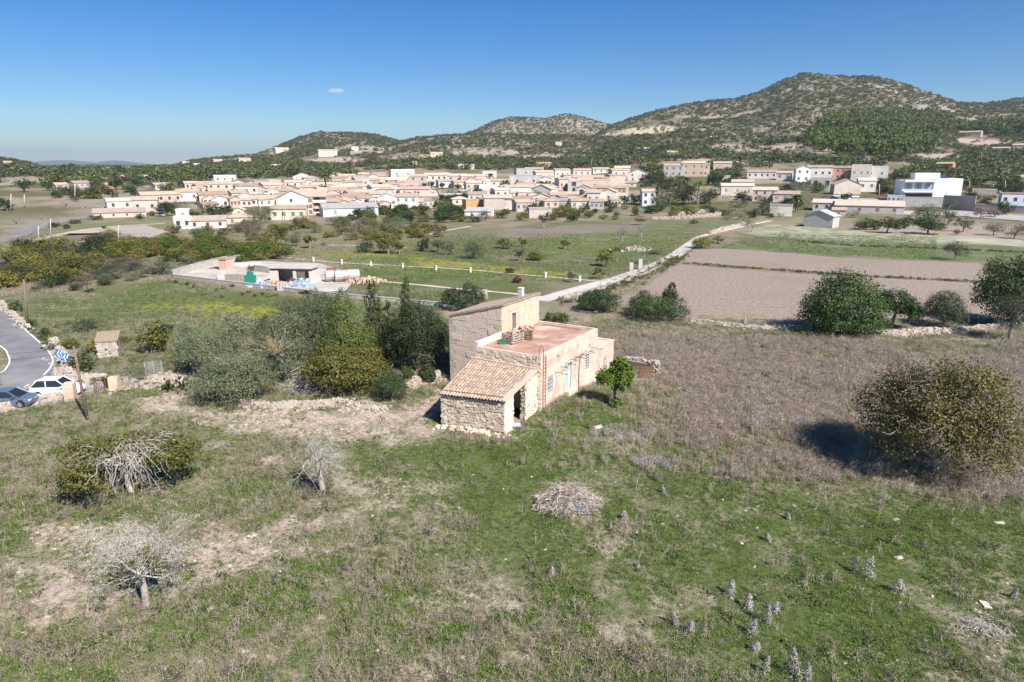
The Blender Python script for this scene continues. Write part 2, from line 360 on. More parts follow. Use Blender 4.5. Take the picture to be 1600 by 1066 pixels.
L.new(mv.outputs[2], bs.inputs['Base Color']); bs.inputs['Roughness'].default_value = .95; bs.inputs['Specular IOR Level'].default_value = .1
bp = N(nt, 'ShaderNodeBump'); bp.inputs['Strength'].default_value = 1; bp.inputs['Distance'].default_value = .2; L.new(nb_.outputs[0], bp.inputs['Height']); L.new(bp.outputs[0], bs.inputs['Normal'])
me = mkmesh('ground', np.stack([x, y, TZ.ravel()], 1), F, m, smooth=True)
a = me.attributes.new('soil', 'FLOAT_COLOR', 'POINT'); a.data.foreach_set('color', np.concatenate([col, np.ones((len(x), 1))], 1).astype(np.float32).ravel())
link('ground', me, kind='structure')

# ------------------------------------------------------------------ sheets laid on the ground: fields, roads, paths
def densify(poly, step, wob=0.0, seed=0):
    out = []
    for i in range(len(poly)):
        a = np.array(poly[i]); b = np.array(poly[(i + 1) % len(poly)]); n = max(1, int(np.linalg.norm(b - a) / step))
        for k in range(n):
            p = a + (b - a) * k / n
            if wob: p = p + (np.array((fbm(p[0] / 3, p[1] / 3, seed, 3), fbm(p[0] / 3, p[1] / 3, seed + 5, 3))) - .5) * wob
            out.append(tuple(p))
    return out
def sheet(name, poly, m, lift=.02, step=3., wob=0., kind='structure'):
    poly = densify(poly, step, wob, len(name))
    import bmesh
    bm = bmesh.new(); vs = [bm.verts.new((p[0], p[1], 0)) for p in poly]; f = bm.faces.new(vs)
    bmesh.ops.triangulate(bm, faces=[f])
    P = np.array([v.co[:] for v in bm.verts]); z = hgt(P[:, 0], P[:, 1]) + lift
    for v, q in zip(bm.verts, z): v.co.z = q
    bm.normal_update()
    for f in bm.faces:
        if f.normal.z < 0: f.normal_flip()
    me = bpy.data.meshes.new(name); bm.to_mesh(me); bm.free(); me.materials.append(m)
    return link(name, me, kind=kind)
def smooth_line(pts, n=6):
    P = np.array(pts, float); out = []
    Q = np.vstack([2 * P[0] - P[1], P, 2 * P[-1] - P[-2]])
    for i in range(1, len(Q) - 2):
        for k in range(n):
            t = k / n; a, b, c, d = Q[i - 1], Q[i], Q[i + 1], Q[i + 2]
            out.append(.5 * (2 * b + (c - a) * t + (2 * a - 5 * b + 4 * c - d) * t * t + (3 * b - a - 3 * c + d) * t ** 3))
    out.append(P[-1]); return np.array(out)
def strip(name, line, width, m, lift=.03, kind='structure', z=None, thick=0, wob=0.):
    P = np.asarray(line, float); T = np.gradient(P, axis=0); T /= np.linalg.norm(T, axis=1)[:, None] + 1e-9
    Nn = np.stack([-T[:, 1], T[:, 0]], 1); W = width / 2 * (1 + (G.uniform(-wob, wob, len(P)) if wob else 0))
    W = np.asarray(W).reshape(-1, 1) if np.ndim(W) else W
    A = P + Nn * W; B = P - Nn * W
    za = hgt(P[:, 0], P[:, 1]) + lift
    V = np.concatenate([np.column_stack([A, za]), np.column_stack([B, za])]); n = len(P)
    F = [(n + i, n + i + 1, i + 1, i) for i in range(n - 1)]
    return link(name, mkmesh(name, V, np.array(F), m), kind=kind)
m_plough = mat('ploughed_soil', (.235, .185, .145), (.36, .29, .235), 1.7, .95, .9, 2.5, col3=(.27, .215, .165), s3=.05)
# furrow lines
nt = m_plough.node_tree; tc = nt.nodes.get('Texture Coordinate'); wv = N(nt, 'ShaderNodeTexWave'); wv.inputs['Scale'].default_value = .3; wv.inputs['Distortion'].default_value = 2.2; wv.inputs['Detail'].default_value = 3; wv.bands_direction = 'Y'
nt.links.new(tc.outputs['Object'], wv.inputs[0]); bs = nt.nodes['Principled BSDF']; src = bs.inputs['Base Color'].links[0].from_socket
mx = N(nt, 'ShaderNodeMix', data_type='RGBA', blend_type='MULTIPLY'); mx.inputs[0].default_value = .16; nt.links.new(src, mx.inputs[6]); nt.links.new(wv.outputs[0], mx.inputs[7]); nt.links.new(mx.outputs[2], bs.inputs['Base Color'])
def P1(pts): return [at(u, v)[:2] for u, v in pts]
sheet('ploughed_field', P1([(955,474),(985,460),(1012,446),(1062,414),(1180,423),(1300,432),(1540,443),(1640,446),(1640,520),(1560,502),(1430,503),(1330,508),(1250,512),(1150,507),(1085,500),(1020,482)]), m_plough, .03, 2, 3)
sheet('ploughed_field', P1([(1084,389),(1132,389),(1220,395),(1300,402),(1400,407),(1534,412),(1545,440),(1350,430),(1180,418),(1066,409)]), m_plough, .03, 2, 3)
m_fallow = mat('fallow_soil', (.33, .28, .24), (.39, .33, .28), .5, .95, .5, 2)
sheet('bare_field', P1([(48,379),(120,360),(190,354),(228,352),(262,362),(225,376),(160,384),(120,387),(70,388)]), m_fallow, .03, 4, 1)
m_stub = mat('stubble', (.36, .35, .25), (.17, .19, .08), .22, .95, .3, 2, col3=(.42, .38, .3), s3=.05)
sheet('stubble_field', P1([(1195,352),(1240,352),(1330,362),(1450,368),(1600,376),(1600,386),(1400,374),(1250,366),(1175,362)]), m_stub, .03, 4, 3)
m_asph = mat('asphalt', (.17, .165, .17), (.225, .22, .225), .45, .9, .35, 30, spec=.3, col3=(.28, .275, .27), s3=.16)
m_conc = mat('pale_concrete', (.5, .465, .415), (.41, .375, .33), .8, .9, .3, 6)
m_dirt = mat('pale_dirt', (.6, .5, .4), (.48, .4, .31), .9, .95, .5, 6)
m_white = mat('road_paint', (.78, .78, .76), (.62, .62, .6), 6, .7)
outer = [(-140,398),(-60,440),(0,478),(27,502),(62,533),(81,551),(89,566),(85,579),(68,592),(41,607),(0,627),(-140,690)]
inner = [(-140,640),(-60,612),(0,584),(11,573),(15,564),(11,553),(0,541),(-60,505),(-140,470)]
sheet('asphalt_road', P0(outer + inner), m_asph, .04, 2.5)
strip('edge_line', smooth_line(P0([(-60,441),(0,481),(26,504),(60,534),(77,551),(82.5,564),(78,576),(68,587)]), 8), .16, m_white, .055)
strip('edge_line', smooth_line(P0([(-60,506),(0,541),(12,554),(15,565),(11,574),(0,584),(-60,612)]), 8), .16, m_white, .055)
for a, b in (((60,594),(53,598)), ((46,601),(38,606)), ((30,608),(21,613))): strip('dashed_line', P0([a, b]), .18, m_white, .055)
m_grav = mat('gravel_layby', (.42, .39, .36), (.33, .31, .29), 2, .95, .4, 14)
sheet('gravel_layby', P0([(70,590),(90,585),(120,590),(165,597),(215,600),(215,607),(165,607),(120,622),(60,637),(-40,660),(-40,642),(0,626),(41,606)]), m_grav, .025, 2, .4)
strip('country_road', smooth_line(P1([(-40,384),(0,376),(16,371),(38,363),(62,354),(98,346),(148,335)]), 8), 5.2, m_asph, .05)
strip('field_edge_path', smooth_line(P1([(40,380),(110,363),(180,354),(230,351),(258,349)]), 6), 2.2, m_dirt, .05)
strip('farm_lane', smooth_line(P1([(843,470),(860,465),(905,452),(960,437),(1000,424),(1040,408),(1065,392),(1083,379)]), 8), 3.2, mat('white_concrete', (.54, .515, .47), (.46, .435, .395), .6, .9, .2, 5), .05)
strip('dirt_path', smooth_line(P1([(1080,379),(1095,370),(1130,361),(1165,353),(1205,345)]), 6), 2.2, m_dirt, .05)
for ln, wd in (([(440,402),(490,407),(535,411),(630,416),(735,422),(800,428),(860,433),(915,438),(950,441)], .8), ([(562,437),(650,445),(720,452),(790,458),(862,466)], 1.1), ([(662,368),(700,360),(735,354)], 1.5), ([(500,383),(560,384),(640,388)], 1.2)):
    strip('field_path', smooth_line(P1(ln), 8), wd, m_dirt, .04, wob=.3)
strip('hill_track', smooth_line([at(u, v)[:2] for u, v in ((1150,268),(1149,255),(1146,244),(1140,232))], 6), 5, m_dirt, .3)
sheet('village_lane', P1([(1270,318),(1300,310),(1400,312),(1400,318),(1300,322)]), m_grav, .3, 6)
sheet('street', P1([(1400,330),(1500,330),(1600,338),(1600,346),(1500,338),(1400,336)]), m_grav, .2, 6)
# ------------------------------------------------------------------ plants
def unit(n, g=G):
    v = g.normal(size=(n, 3)); return v / np.linalg.norm(v, axis=1)[:, None]
def leaves_geo(P, Nn, size, aspect=.6, g=G):
    """one pointed leaf (or spray of leaves) for each point"""
    n = len(P); t = np.cross(Nn, unit(n, g)); t /= np.linalg.norm(t, axis=1)[:, None] + 1e-9; b = np.cross(Nn, t)
    s = (size * g.uniform(.55, 1.35, n))[:, None]
    V = np.stack([P - t * s * .5, P + b * s * .5 * aspect, P + t * s * .5, P - b * s * .5 * aspect], 1).reshape(-1, 3)
    return V, np.arange(4 * n).reshape(n, 4)
def crown_pts(lobes, n, per=14, sig=.2, g=G, low=-.5, shell=.62):
    """leaf places: clumps spread through ellipsoid lobes, with gaps between the clumps"""
    wts = np.array([(a[3] * a[4] * a[5]) ** (2 / 3) for a in lobes]); wts /= wts.sum()
    PP = []; NN = []; TT = []
    for a, wt in zip(lobes, wts):
        k = max(2, int(n * wt / per)); c = np.array(a[:3]); r = np.array(a[3:6])
        d = unit(k * 2, g); d = d[d[:, 2] > low][:k]; k = len(d)
        rad = g.uniform(shell, 1.0, k) ** .8
        cc = d * rad[:, None]
        q = (cc[:, None, :] + g.normal(size=(k, per, 3)) * sig).reshape(-1, 3)
        nn = (d[:, None, :] * 1.0 + g.normal(size=(k, per, 3)) * .55 + np.array((0, 0, .25))).reshape(-1, 3)
        PP.append(c + q * r); NN.append(nn / np.linalg.norm(nn, axis=1)[:, None])
        TT.append((g.uniform(0, 1, k)[:, None] * .55 + g.uniform(0, .45, (k, per))).ravel())
    return np.concatenate(PP), np.concatenate(NN), np.concatenate(TT)
def crown_mesh(name, lobes, n, size, m, aspect=.6, per=14, sig=.2, g=G, low=-.5, zmin=.02, shell=.62):
    P, Nn, T = crown_pts(lobes, n, per, sig, g, low, shell); k = P[:, 2] > zmin; P, Nn, T = P[k], Nn[k], T[k]
    V, F = leaves_geo(P, Nn, size, aspect, g); return mkmesh(name, V, F, m, tint=T)
def tubes_geo(lines, n=4):
    """lines: list of (points, r0, r1)"""
    VV = []; FF = []; k0 = 0
    for pts, r0, r1 in lines:
        P = np.asarray(pts, float); k = len(P); T = np.gradient(P, axis=0); T /= np.linalg.norm(T, axis=1)[:, None] + 1e-9
        a = np.cross(T, np.where(np.abs(T[:, 2:3]) < .9, np.array([[0, 0, 1.]]), np.array([[1., 0, 0]]))); a /= np.linalg.norm(a, axis=1)[:, None]; b = np.cross(T, a)
        r = np.linspace(r0, r1, k)[:, None, None]; w_ = 2 * pi * np.arange(n) / n
        V = P[:, None] + r * (a[:, None] * np.cos(w_)[None, :, None] + b[:, None] * np.sin(w_)[None, :, None])
        VV.append(V.reshape(-1, 3)); i = np.arange((k - 1) * n).reshape(k - 1, n) + k0; j = np.roll(i, -1, 1)
        FF.append(np.stack([i, j, j + n, i + n], -1).reshape(-1, 4)); k0 += k * n
    return np.concatenate(VV), np.concatenate(FF)
def tubes_mesh(name, lines, m, n=4):
    V, F = tubes_geo(lines, n); return mkmesh(name, V, F, m, smooth=True, tint=np.repeat(G.uniform(0, 1, 1), len(F)))
def wander(a, b, n, j, sag=0):
    a, b = np.array(a, float), np.array(b, float); t = np.linspace(0, 1, n)[:, None]
    P = a + (b - a) * t; L_ = np.linalg.norm(b - a); P[1:-1] += G.normal(size=(n - 2, 3)) * j * L_; P[:, 2] += (sag * np.sin(t[:, 0] * pi)) * L_; return P
def grow(start, d, L_, r, depth_, out, spread=.7, up=.1, kids=3, shrink=.68, j=.08, taper=.6, seg=5):
    """bare branching"""
    d = np.array(d, float); d /= np.linalg.norm(d); P = [np.array(start, float)]; dd = d.copy()
    for k in range(seg - 1):
        dd = dd + G.normal(size=3) * j * 2 + np.array((0, 0, up * .3)); dd /= np.linalg.norm(dd); P.append(P[-1] + dd * L_ / (seg - 1))
    out.append((P, r, r * taper))
    if depth_ == 0: return
    for k in range(kids):
        i = R.randint(max(1, seg // 2 - 1), seg - 1); nd = dd + unit(1)[0] * spread + np.array((0, 0, up))
        grow(P[i], nd, L_ * shrink * R.uniform(.7, 1.2), r * taper * .8, depth_ - 1, out, spread, up, kids, shrink, j, taper, max(3, seg - 1))
# colours
m_bark = mat('bark_grey_brown', (.2, .17, .14), (.3, .26, .215), 6, .95, .8, 18)
m_bark_pale = mat('bark_pale_grey', (.33, .29, .24), (.45, .41, .35), 5, .9, .6, 18)
m_lichen = mat('lichen_grey_twigs', (.37, .34, .285), (.48, .45, .385), 4, .95)
m_twig = mat('dry_twigs', (.3, .25, .21), (.4, .34, .3), 3, .95)
LM = {
 'carob': leafmat('leaf_carob', (.03, .055, .012), (.065, .115, .022), (.12, .18, .04)),
 'olive': leafmat('leaf_olive', (.125, .145, .075), (.205, .225, .125), (.3, .31, .2)),
 'wild': leafmat('leaf_wild_olive', (.05, .065, .03), (.09, .105, .055), (.16, .15, .1), rand=.3),
 'holm': leafmat('leaf_holm_oak', (.026, .04, .013), (.056, .075, .026), (.09, .11, .045), rand=.3),
 'fig': leafmat('leaf_fig', (.085, .092, .018), (.175, .17, .042), (.27, .23, .07)),
 'figbrown': leafmat('leaf_fig_browning', (.085, .076, .02), (.17, .148, .042), (.26, .2, .075)),
 'citrus': leafmat('leaf_citrus', (.05, .085, .012), (.095, .14, .02), (.19, .21, .04), rand=.3),
 'shrub': leafmat('leaf_lentisc', (.04, .065, .02), (.075, .11, .035), (.13, .16, .06)),
 'yellow': leafmat('leaf_yellowing', (.12, .11, .02), (.24, .21, .045), (.33, .27, .06)),
 'cypress': leafmat('leaf_cypress', (.042, .052, .014), (.085, .1, .03), (.16, .11, .05)),
 'pine': leafmat('leaf_pine', (.075, .105, .02), (.14, .175, .036), (.2, .22, .05)),
 'grey': leafmat('leaf_bare_grey', (.2, .175, .155), (.3, .265, .235), (.36, .33, .3)),
 'brown': leafmat('leaf_dry_brown', (.14, .105, .07), (.22, .165, .11), (.28, .22, .15)),
 'orange': leafmat('leaf_orange_tree', (.08, .15, .012), (.15, .23, .02), (.24, .3, .04)), 'lichen': leafmat('lichen', (.3, .295, .235), (.42, .415, .34), (.52, .515, .44), .1),
 'palm': leafmat('leaf_palm', (.05, .075, .02), (.1, .125, .035), (.18, .18, .06)),
 'red': leafmat('leaf_dark_red', (.09, .035, .03), (.16, .06, .05), (.2, .09, .07)),
}
# shapes of one metre radius scale: lobes (x, y, z, rx, ry, rz) for a crown of total height 1 and radius .5
def lobes_for(form, g):
    L_ = []
    if form == 'round':      # on a short trunk
        L_ = [(0, 0, .54, .42, .42, .4)] + [(cos(a) * .24, sin(a) * .24, g.uniform(.3, .75), .26, .26, .22) for a in g.uniform(0, 6.3, 8)]
    elif form == 'dome':     # down to the ground
        L_ = [(0, 0, .45, .44, .44, .46)] + [(cos(a) * .25, sin(a) * .25, g.uniform(.2, .7), .25, .25, .24) for a in g.uniform(0, 6.3, 7)]
    elif form == 'loose':
        L_ = [(cos(a) * r, sin(a) * r, g.uniform(.4, .8), .2, .2, .18) for a, r in zip(g.uniform(0, 6.3, 9), g.uniform(.05, .32, 9))]
    elif form == 'spire':
        L_ = [(g.uniform(-.08, .08), g.uniform(-.08, .08), z, .42 * (1.02 - z) ** .55 * min(1, z * 4 + .4), .42 * (1.02 - z) ** .55 * min(1, z * 4 + .4), .12) for z in np.linspace(.08, .92, 10)]
    elif form == 'cone':
        L_ = [(g.uniform(-.06, .06), g.uniform(-.06, .06), z, .5 * (1.05 - z) ** .8 + .03, .5 * (1.05 - z) ** .8 + .03, .12) for z in np.linspace(.12, .94, 9)]
    elif form == 'mound':
        L_ = [(cos(a) * r, sin(a) * r, g.uniform(.25, .5), .26, .26, .36) for a, r in zip(g.uniform(0, 6.3, 8), g.uniform(0, .3, 8))]
    elif form == 'umbrella':
        L_ = [(cos(a) * r, sin(a) * r, .78 - r * .5, .22, .22, .17) for a, r in zip(g.uniform(0, 6.3, 10), g.uniform(.05, .34, 10))]
    return L_
TRUNK = {'round': .35, 'dome': .3, 'loose': .5, 'spire': .2, 'cone': .2, 'mound': .2, 'umbrella': .6}
PROTO = {}
def proto(sp, form, lod, var=0):
    """(crown mesh, trunk mesh) of height 1 and radius .5, kept for reuse; lod is the number of leaves"""
    key = (sp, form, lod, var)
    if key in PROTO: return PROTO[key]
    g = np.random.default_rng(abs(hash((sp, form, var)) % 1000) if False else (len(sp) * 131 + sum(map(ord, sp + form)) * 7 + var * 97))
    lb = lobes_for(form, g); size = .8 / sqrt(lod / 12.) * {'olive': .8, 'grey': .6, 'wild': .85, 'palm': 1}.get(sp, 1)
    asp = {'olive': .38, 'grey': .2, 'pine': .4, 'cypress': .4, 'wild': .42, 'brown': .35}.get(sp, .66)
    cm = crown_mesh('crown', lb, lod, size, LM[sp], asp, per=max(5, min(16, lod // 40)), sig=.2 if lod > 500 else .24, g=g, low=-.75 if form in ('dome', 'round', 'spire') else -.45)
    hgt_ = TRUNK[form]; ln = [(wander((0, 0, -.03), (g.uniform(-.03, .03), g.uniform(-.03, .03), hgt_), 4, .04), .035, .025)]
    for a in lb[1:6]: ln.append((wander((0, 0, hgt_ * .75), a[:3], 4, .06), .018, .006))
    tm = tubes_mesh('trunk', ln, m_bark_pale if sp in ('fig', 'figbrown', 'grey') else m_bark, 5 if lod > 800 else 4)
    PROTO[key] = (cm, tm); return PROTO[key]
NAMES = {'carob': 'carob_tree', 'olive': 'olive_tree', 'wild': 'wild_olive_tree', 'holm': 'holm_oak', 'fig': 'fig_tree', 'figbrown': 'fig_tree', 'citrus': 'citrus_tree', 'shrub': 'lentisc_bush', 'yellow': 'yellowing_tree', 'cypress': 'cypress_tree', 'pine': 'pine_tree', 'grey': 'almond_tree', 'brown': 'dry_bush', 'palm': 'palm_tree', 'red': 'red_bush', 'orange': 'orange_tree'}
def place(u, v, wpx, hpx, front=True, z=None):
    """foot point, radius and height in metres of a plant that shows this wide and high"""
    p = at(u, v); d = depth(p); r = wpx / 2 * d / FPX; th = atan2(CAMZ - p[2], hypot(p[0], p[1]))
    h = max((hpx * d / FPX - (.9 if front else .35) * r * sin(th)) / cos(th), .35 * r)
    if front:
        k = 1 + r * .75 / hypot(p[0], p[1]); x_, y_ = p[0] * k, p[1] * k; p = (x_, y_, float(hgt(x_, y_)))
        r *= k
    return p, r, h
TREES = []
def tree(sp, form, u, v, wpx, hpx, label=None, lod=None, front=None, group=None, var=None, name=None, cat=None, parts=None):
    front = form in ('dome', 'mound', 'spire', 'cone') if front is None else front
    p, r, h = place(u, v, wpx, hpx, front)
    if lod is None:
        pix = max(wpx, hpx); lod = 4200 if pix > 60 else 2400 if pix > 30 else 1100 if pix > 17 else 420
    cm, tm = proto(sp, form, lod, (len(TREES) % 3 if lod < 2000 else len(TREES) % 2) if var is None else var)
    nm = name or (NAMES[sp] if form not in ('mound',) or sp in ('red', 'brown', 'shrub') else NAMES[sp].replace('_tree', '_bush').replace('holm_oak', 'evergreen_bush'))
    cat = cat or ('bush' if 'bush' in nm else 'tree')
    rz = R.uniform(0, 6.28); sc = (2 * r, 2 * r, h)
    if parts is None: parts = max(wpx, hpx) > 15
    if parts:
        o = empty(nm, (p[0], p[1], p[2] - .03), rz, s=sc); link('crown', cm, o); link('trunk', tm, o)
    else:
        key = ('joined', cm.name, tm.name)
        if key not in PROTO:
            def raw(me):
                V = np.empty(len(me.vertices) * 3, np.float32); me.vertices.foreach_get('co', V); Fq = np.empty(len(me.loops), np.int32); me.loops.foreach_get('vertex_index', Fq); return V.reshape(-1, 3), Fq.reshape(-1, 4)
            V1, F1 = raw(cm); V2, F2 = raw(tm); t_ = np.empty(len(F1), np.float32); cm.attributes['tint'].data.foreach_get('value', t_)
            PROTO[key] = mkmesh('small_tree', np.concatenate([V1, V2]), np.concatenate([F1, F2 + len(V1)]), [cm.materials[0], tm.materials[0]], fm=[0] * len(F1) + [1] * len(F2), tint=np.concatenate([t_, np.zeros(len(F2))]))
        o = link(nm, PROTO[key], loc=(p[0], p[1], p[2] - .03)); o.rotation_euler = (0, 0, rz); o.scale = sc
    tag(o, label, cat, group); TREES.append((o, sp, form, u, v)); return o
def palm(u, v, wpx, hpx, label, dates=False):
    p, r, h = place(u, v, wpx, hpx, False); h = max(h - r * .3, r)
    o = empty('palm_tree', p, R.uniform(0, 6), label, 'palm'); V = []; F = []; T = []; k = 0
    for i in range(34):
        a = i * 2.4; e = R.uniform(-.35, 1.1); L_ = r * 1.15; P = []
        for t in np.linspace(0, 1, 6):
            P.append((cos(a) * cos(e) * L_ * t, sin(a) * cos(e) * L_ * t, h + L_ * (sin(e) * t - .55 * t * t)))
        side = np.array((-sin(a), cos(a), 0))
        for q in range(5):
            wd = r * .16 * (1 - abs(q / 4 - .4))
            for sgn in (-1, 1):
                A, B = np.array(P[q]), np.array(P[q + 1]); V += [A, B, B + side * sgn * wd - (0, 0, wd * .6), A + side * sgn * wd - (0, 0, wd * .6)]; F.append((k, k + 1, k + 2, k + 3)); k += 4; T.append(R.random())
    link('crown', mkmesh('crown', np.array(V), np.array(F), LM['palm'], tint=T), o)
    tr = MB(); tr.tube([(0, 0, -.2), (.05, 0, h * .5), (0, 0, h)], [r * .16, r * .12, r * .13], 7); tr.build('trunk', m_bark, o)
    if dates:
        b = MB()
        for i in range(9): 
            a = i * .7; b.tube([(cos(a) * .15 * r, sin(a) * .15 * r, h + .02 * r), (cos(a) * .36 * r, sin(a) * .36 * r, h - .05 * r), (cos(a) * .42 * r, sin(a) * .42 * r, h - .3 * r)], [.03 * r, .06 * r, .1 * r], 5)
        b.build('date_cluster', mat('orange_dates', (.6, .25, .05), (.5, .18, .04), 4), o)
    return o
# ------------------------------------------------------------------ the old farmhouse (local x runs along the sunlit long side away from its near corner, y along the front)
HX, HY, HTH = 2.373, 53.983, radians(58.9); HZ = .9
m_ashlar = mat('sandstone_blocks', (.57, .435, .315), (.64, .51, .39), 1.6, .9, .35, 9, rand=.1, col3=(.5, .39, .3), s3=.9)
m_joint = mat('lime_joint', (.53, .43, .34), (.47, .38, .3), 5, .95)
m_render = mat('old_grey_render', (.68, .545, .42), (.74, .6, .47), .8, .9, .4, 6, col3=(.72, .54, .4), s3=.5)
m_lime = mat('pinkish_lime_plaster', (.62, .475, .375), (.7, .565, .465), .9, .9, .45, 5, col3=(.48, .37, .28), s3=.7)
m_rubble = mat('rubble_stone', (.62, .5, .385), (.72, .6, .48), 1.5, .95, .5, 10, rand=.22)
m_rubble_bed = mat('earth_mortar', (.42, .33, .255), (.5, .4, .31), 4, .95, .5, 14)
m_tile = mat('old_roof_tile', (.33, .24, .175), (.43, .33, .245), 3, .9, .3, 14, rand=.2, col3=(.34, .27, .215), s3=1.6)
m_tile_red = mat('terrace_clay_tile', (.37, .2, .14), (.46, .29, .215), .8, .85, .2, 12, col3=(.5, .42, .36), s3=.55)
m_white = MATS['road_paint']; m_limewash = mat('whitewash', (.66, .62, .56), (.55, .51, .45), 2, .9)
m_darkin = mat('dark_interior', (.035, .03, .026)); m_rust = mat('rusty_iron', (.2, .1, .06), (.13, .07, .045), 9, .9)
m_wood = mat('weathered_wood', (.33, .27, .21), (.42, .35, .28), 5, .9, .4, 20); m_wood_dark = mat('dark_old_wood', (.16, .12, .09), (.22, .17, .13), 6, .9)
m_pale_green = mat('faded_green_door', (.25, .52, .47), (.38, .6, .55), 4, .8); m_pale_blue = mat('faded_blue_shutter', (.5, .58, .62), (.6, .66, .68), 4, .8)
FH = empty('farmhouse', (HX, HY, HZ), HTH, 'abandoned stone farmhouse with red roof terrace and tiled lean-to, alone in the meadow', 'house')
def wallbox(name, pts, z0, z1, m): b = MB(); b.prism(pts, z0, z1); return b.build(name, m, FH)
ZT = 4.5
def panel_wall(b, a0, a1, zlo, zhi, holes, face, depth_=.35, m=0):
    """front skin of a wall along local x at y=face, cut round the holes (a0,a1,z0,z1)"""
    xs = sorted({a0, a1, *[h for q in holes for h in q[:2]]}); zs = sorted({zlo, zhi, *[h for q in holes for h in q[2:]]})
    for i in range(len(xs) - 1):
        for j in range(len(zs) - 1):
            cx, cz = (xs[i] + xs[i + 1]) / 2, (zs[j] + zs[j + 1]) / 2
            if any(q[0] < cx < q[1] and q[2] < cz < q[3] for q in holes): continue
            b.poly([(xs[i], face, zs[j]), (xs[i + 1], face, zs[j]), (xs[i + 1], face, zs[j + 1]), (xs[i], face, zs[j + 1])], m)
    for x0, x1, z0, z1 in holes:
        y1 = face + depth_
        b.poly([(x0, face, z0), (x0, y1, z0), (x0, y1, z1), (x0, face, z1)], m); b.poly([(x1, y1, z0), (x1, face, z0), (x1, face, z1), (x1, y1, z1)], m)
        b.poly([(x0, face, z1), (x1, face, z1), (x1, y1, z1), (x0, y1, z1)], m); b.poly([(x0, y1, z0), (x1, y1, z0), (x1, face, z0), (x0, face, z0)], m)
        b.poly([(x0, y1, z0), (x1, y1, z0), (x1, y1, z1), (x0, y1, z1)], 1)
# lower block: front wall, sunlit long wall with its openings, terrace
W1 = (1.22, 2.1, 1.08, 2.5); DR = (4.6, 5.75, .35, 2.75); W2 = (8.65, 9.45, 1.25, 2.75)
b = MB(); panel_wall(b, 0, 11.3, -2, 4.62, [W1, DR, W2], 0, .32); b.build('long_wall', [m_lime, m_darkin], FH)
b = MB(); b.poly([(0, 6.5, -2), (0, 0, -2), (0, 0, 4.6), (0, 6.5, 4.6)]); b.build('front_wall', m_render, FH)
b = MB(); b.poly([(11.3, 0, -2), (11.3, 6.5, -2), (11.3, 6.5, 4.62), (11.3, 0, 4.62)]); b.build('rear_wall', m_lime, FH); b = MB(); b.poly([(0, 6.5, -2), (0, 6.5, 4.6), (4.4, 6.5, 4.6), (4.4, 6.5, -2)]); b.build('inner_side_wall', m_lime, FH)
b = MB(); b.box(.3, 11.0, .3, 6.45, ZT - .3, ZT); b.build('terrace_floor', m_tile_red, FH)
pb = MB(); pb.box(.002, 11.298, .002, .3, ZT - .35, 4.66, 0, .004); pb.box(11.0, 11.32, .31, 6.5, ZT - .35, 4.68, 0, .004); pb.box(.002, .32, .31, 6.2, ZT - .35, 4.58, 0, .004); pb.build('parapet', m_lime, FH)
pb = MB(); pb.box(-.02, 4.38, 6.22, 6.56, 4.2, 5.0, 0, .01); pb.build('whitewashed_parapet', m_limewash, FH)
# rubble showing in the front wall above the lean-to
n = 190; P = np.column_stack([np.full(n, .0), G.uniform(.1, 6.3, n), G.uniform(2.9, 4.45, n)]); V, F = rock_boxes(P, np.column_stack([G.uniform(.02, .05, n), G.uniform(.1, .2, n), G.uniform(.06, .11, n)]), np.zeros(n))
link('rubble_facing', mkmesh('rubble_facing', V, F, m_rubble), FH, kind='stuff')
# masonry of sandstone blocks, each proud of its joints
def courses(name, a0, a1, zlo, zhi, face, axis, m, holes=(), bl=.78, bh=.4, top=None, outw=-1, gap=.018):
    Ps = []; Ss = []; z = zlo; r = 0
    while z < zhi - .1:
        h = min(bh, zhi - z); x = a0 - (bl / 2 if r % 2 else 0)
        while x < a1 - .05:
            x0 = max(x, a0); x1 = min(x + bl * R.uniform(.85, 1.12), a1); x = x1
            if x1 - x0 < .06: continue
            cx, cz = (x0 + x1) / 2, z + h / 2
            if top and cz + h / 2 > top(cx): continue
            if any(x0 < q[1] + .02 and x1 > q[0] - .02 and z < q[3] and z + h > q[2] for q in holes): continue
            dpt = R.uniform(.01, .03) if R.random() < .75 else R.uniform(.03, .055)
            Ps.append((cx, face + outw * dpt * .2, cz) if axis == 'x' else (face + outw * dpt * .2, cx, cz))
            Ss.append(((x1 - x0) / 2 - gap / 2, dpt, h / 2 - gap / 2) if axis == 'x' else (dpt, (x1 - x0) / 2 - gap / 2, h / 2 - gap / 2))
        z += h; r += 1
    V, F = rock_boxes(np.array(Ps), np.array(Ss), np.zeros(len(Ps)), .02)
    return link(name, mkmesh(name, V, F, m), FH, kind='stuff')
courses('facade_blocks', 0, 11.3, -1, 4.6, 0, 'x', m_lime, [W1, DR, W2], 1.1, .44, gap=.012)
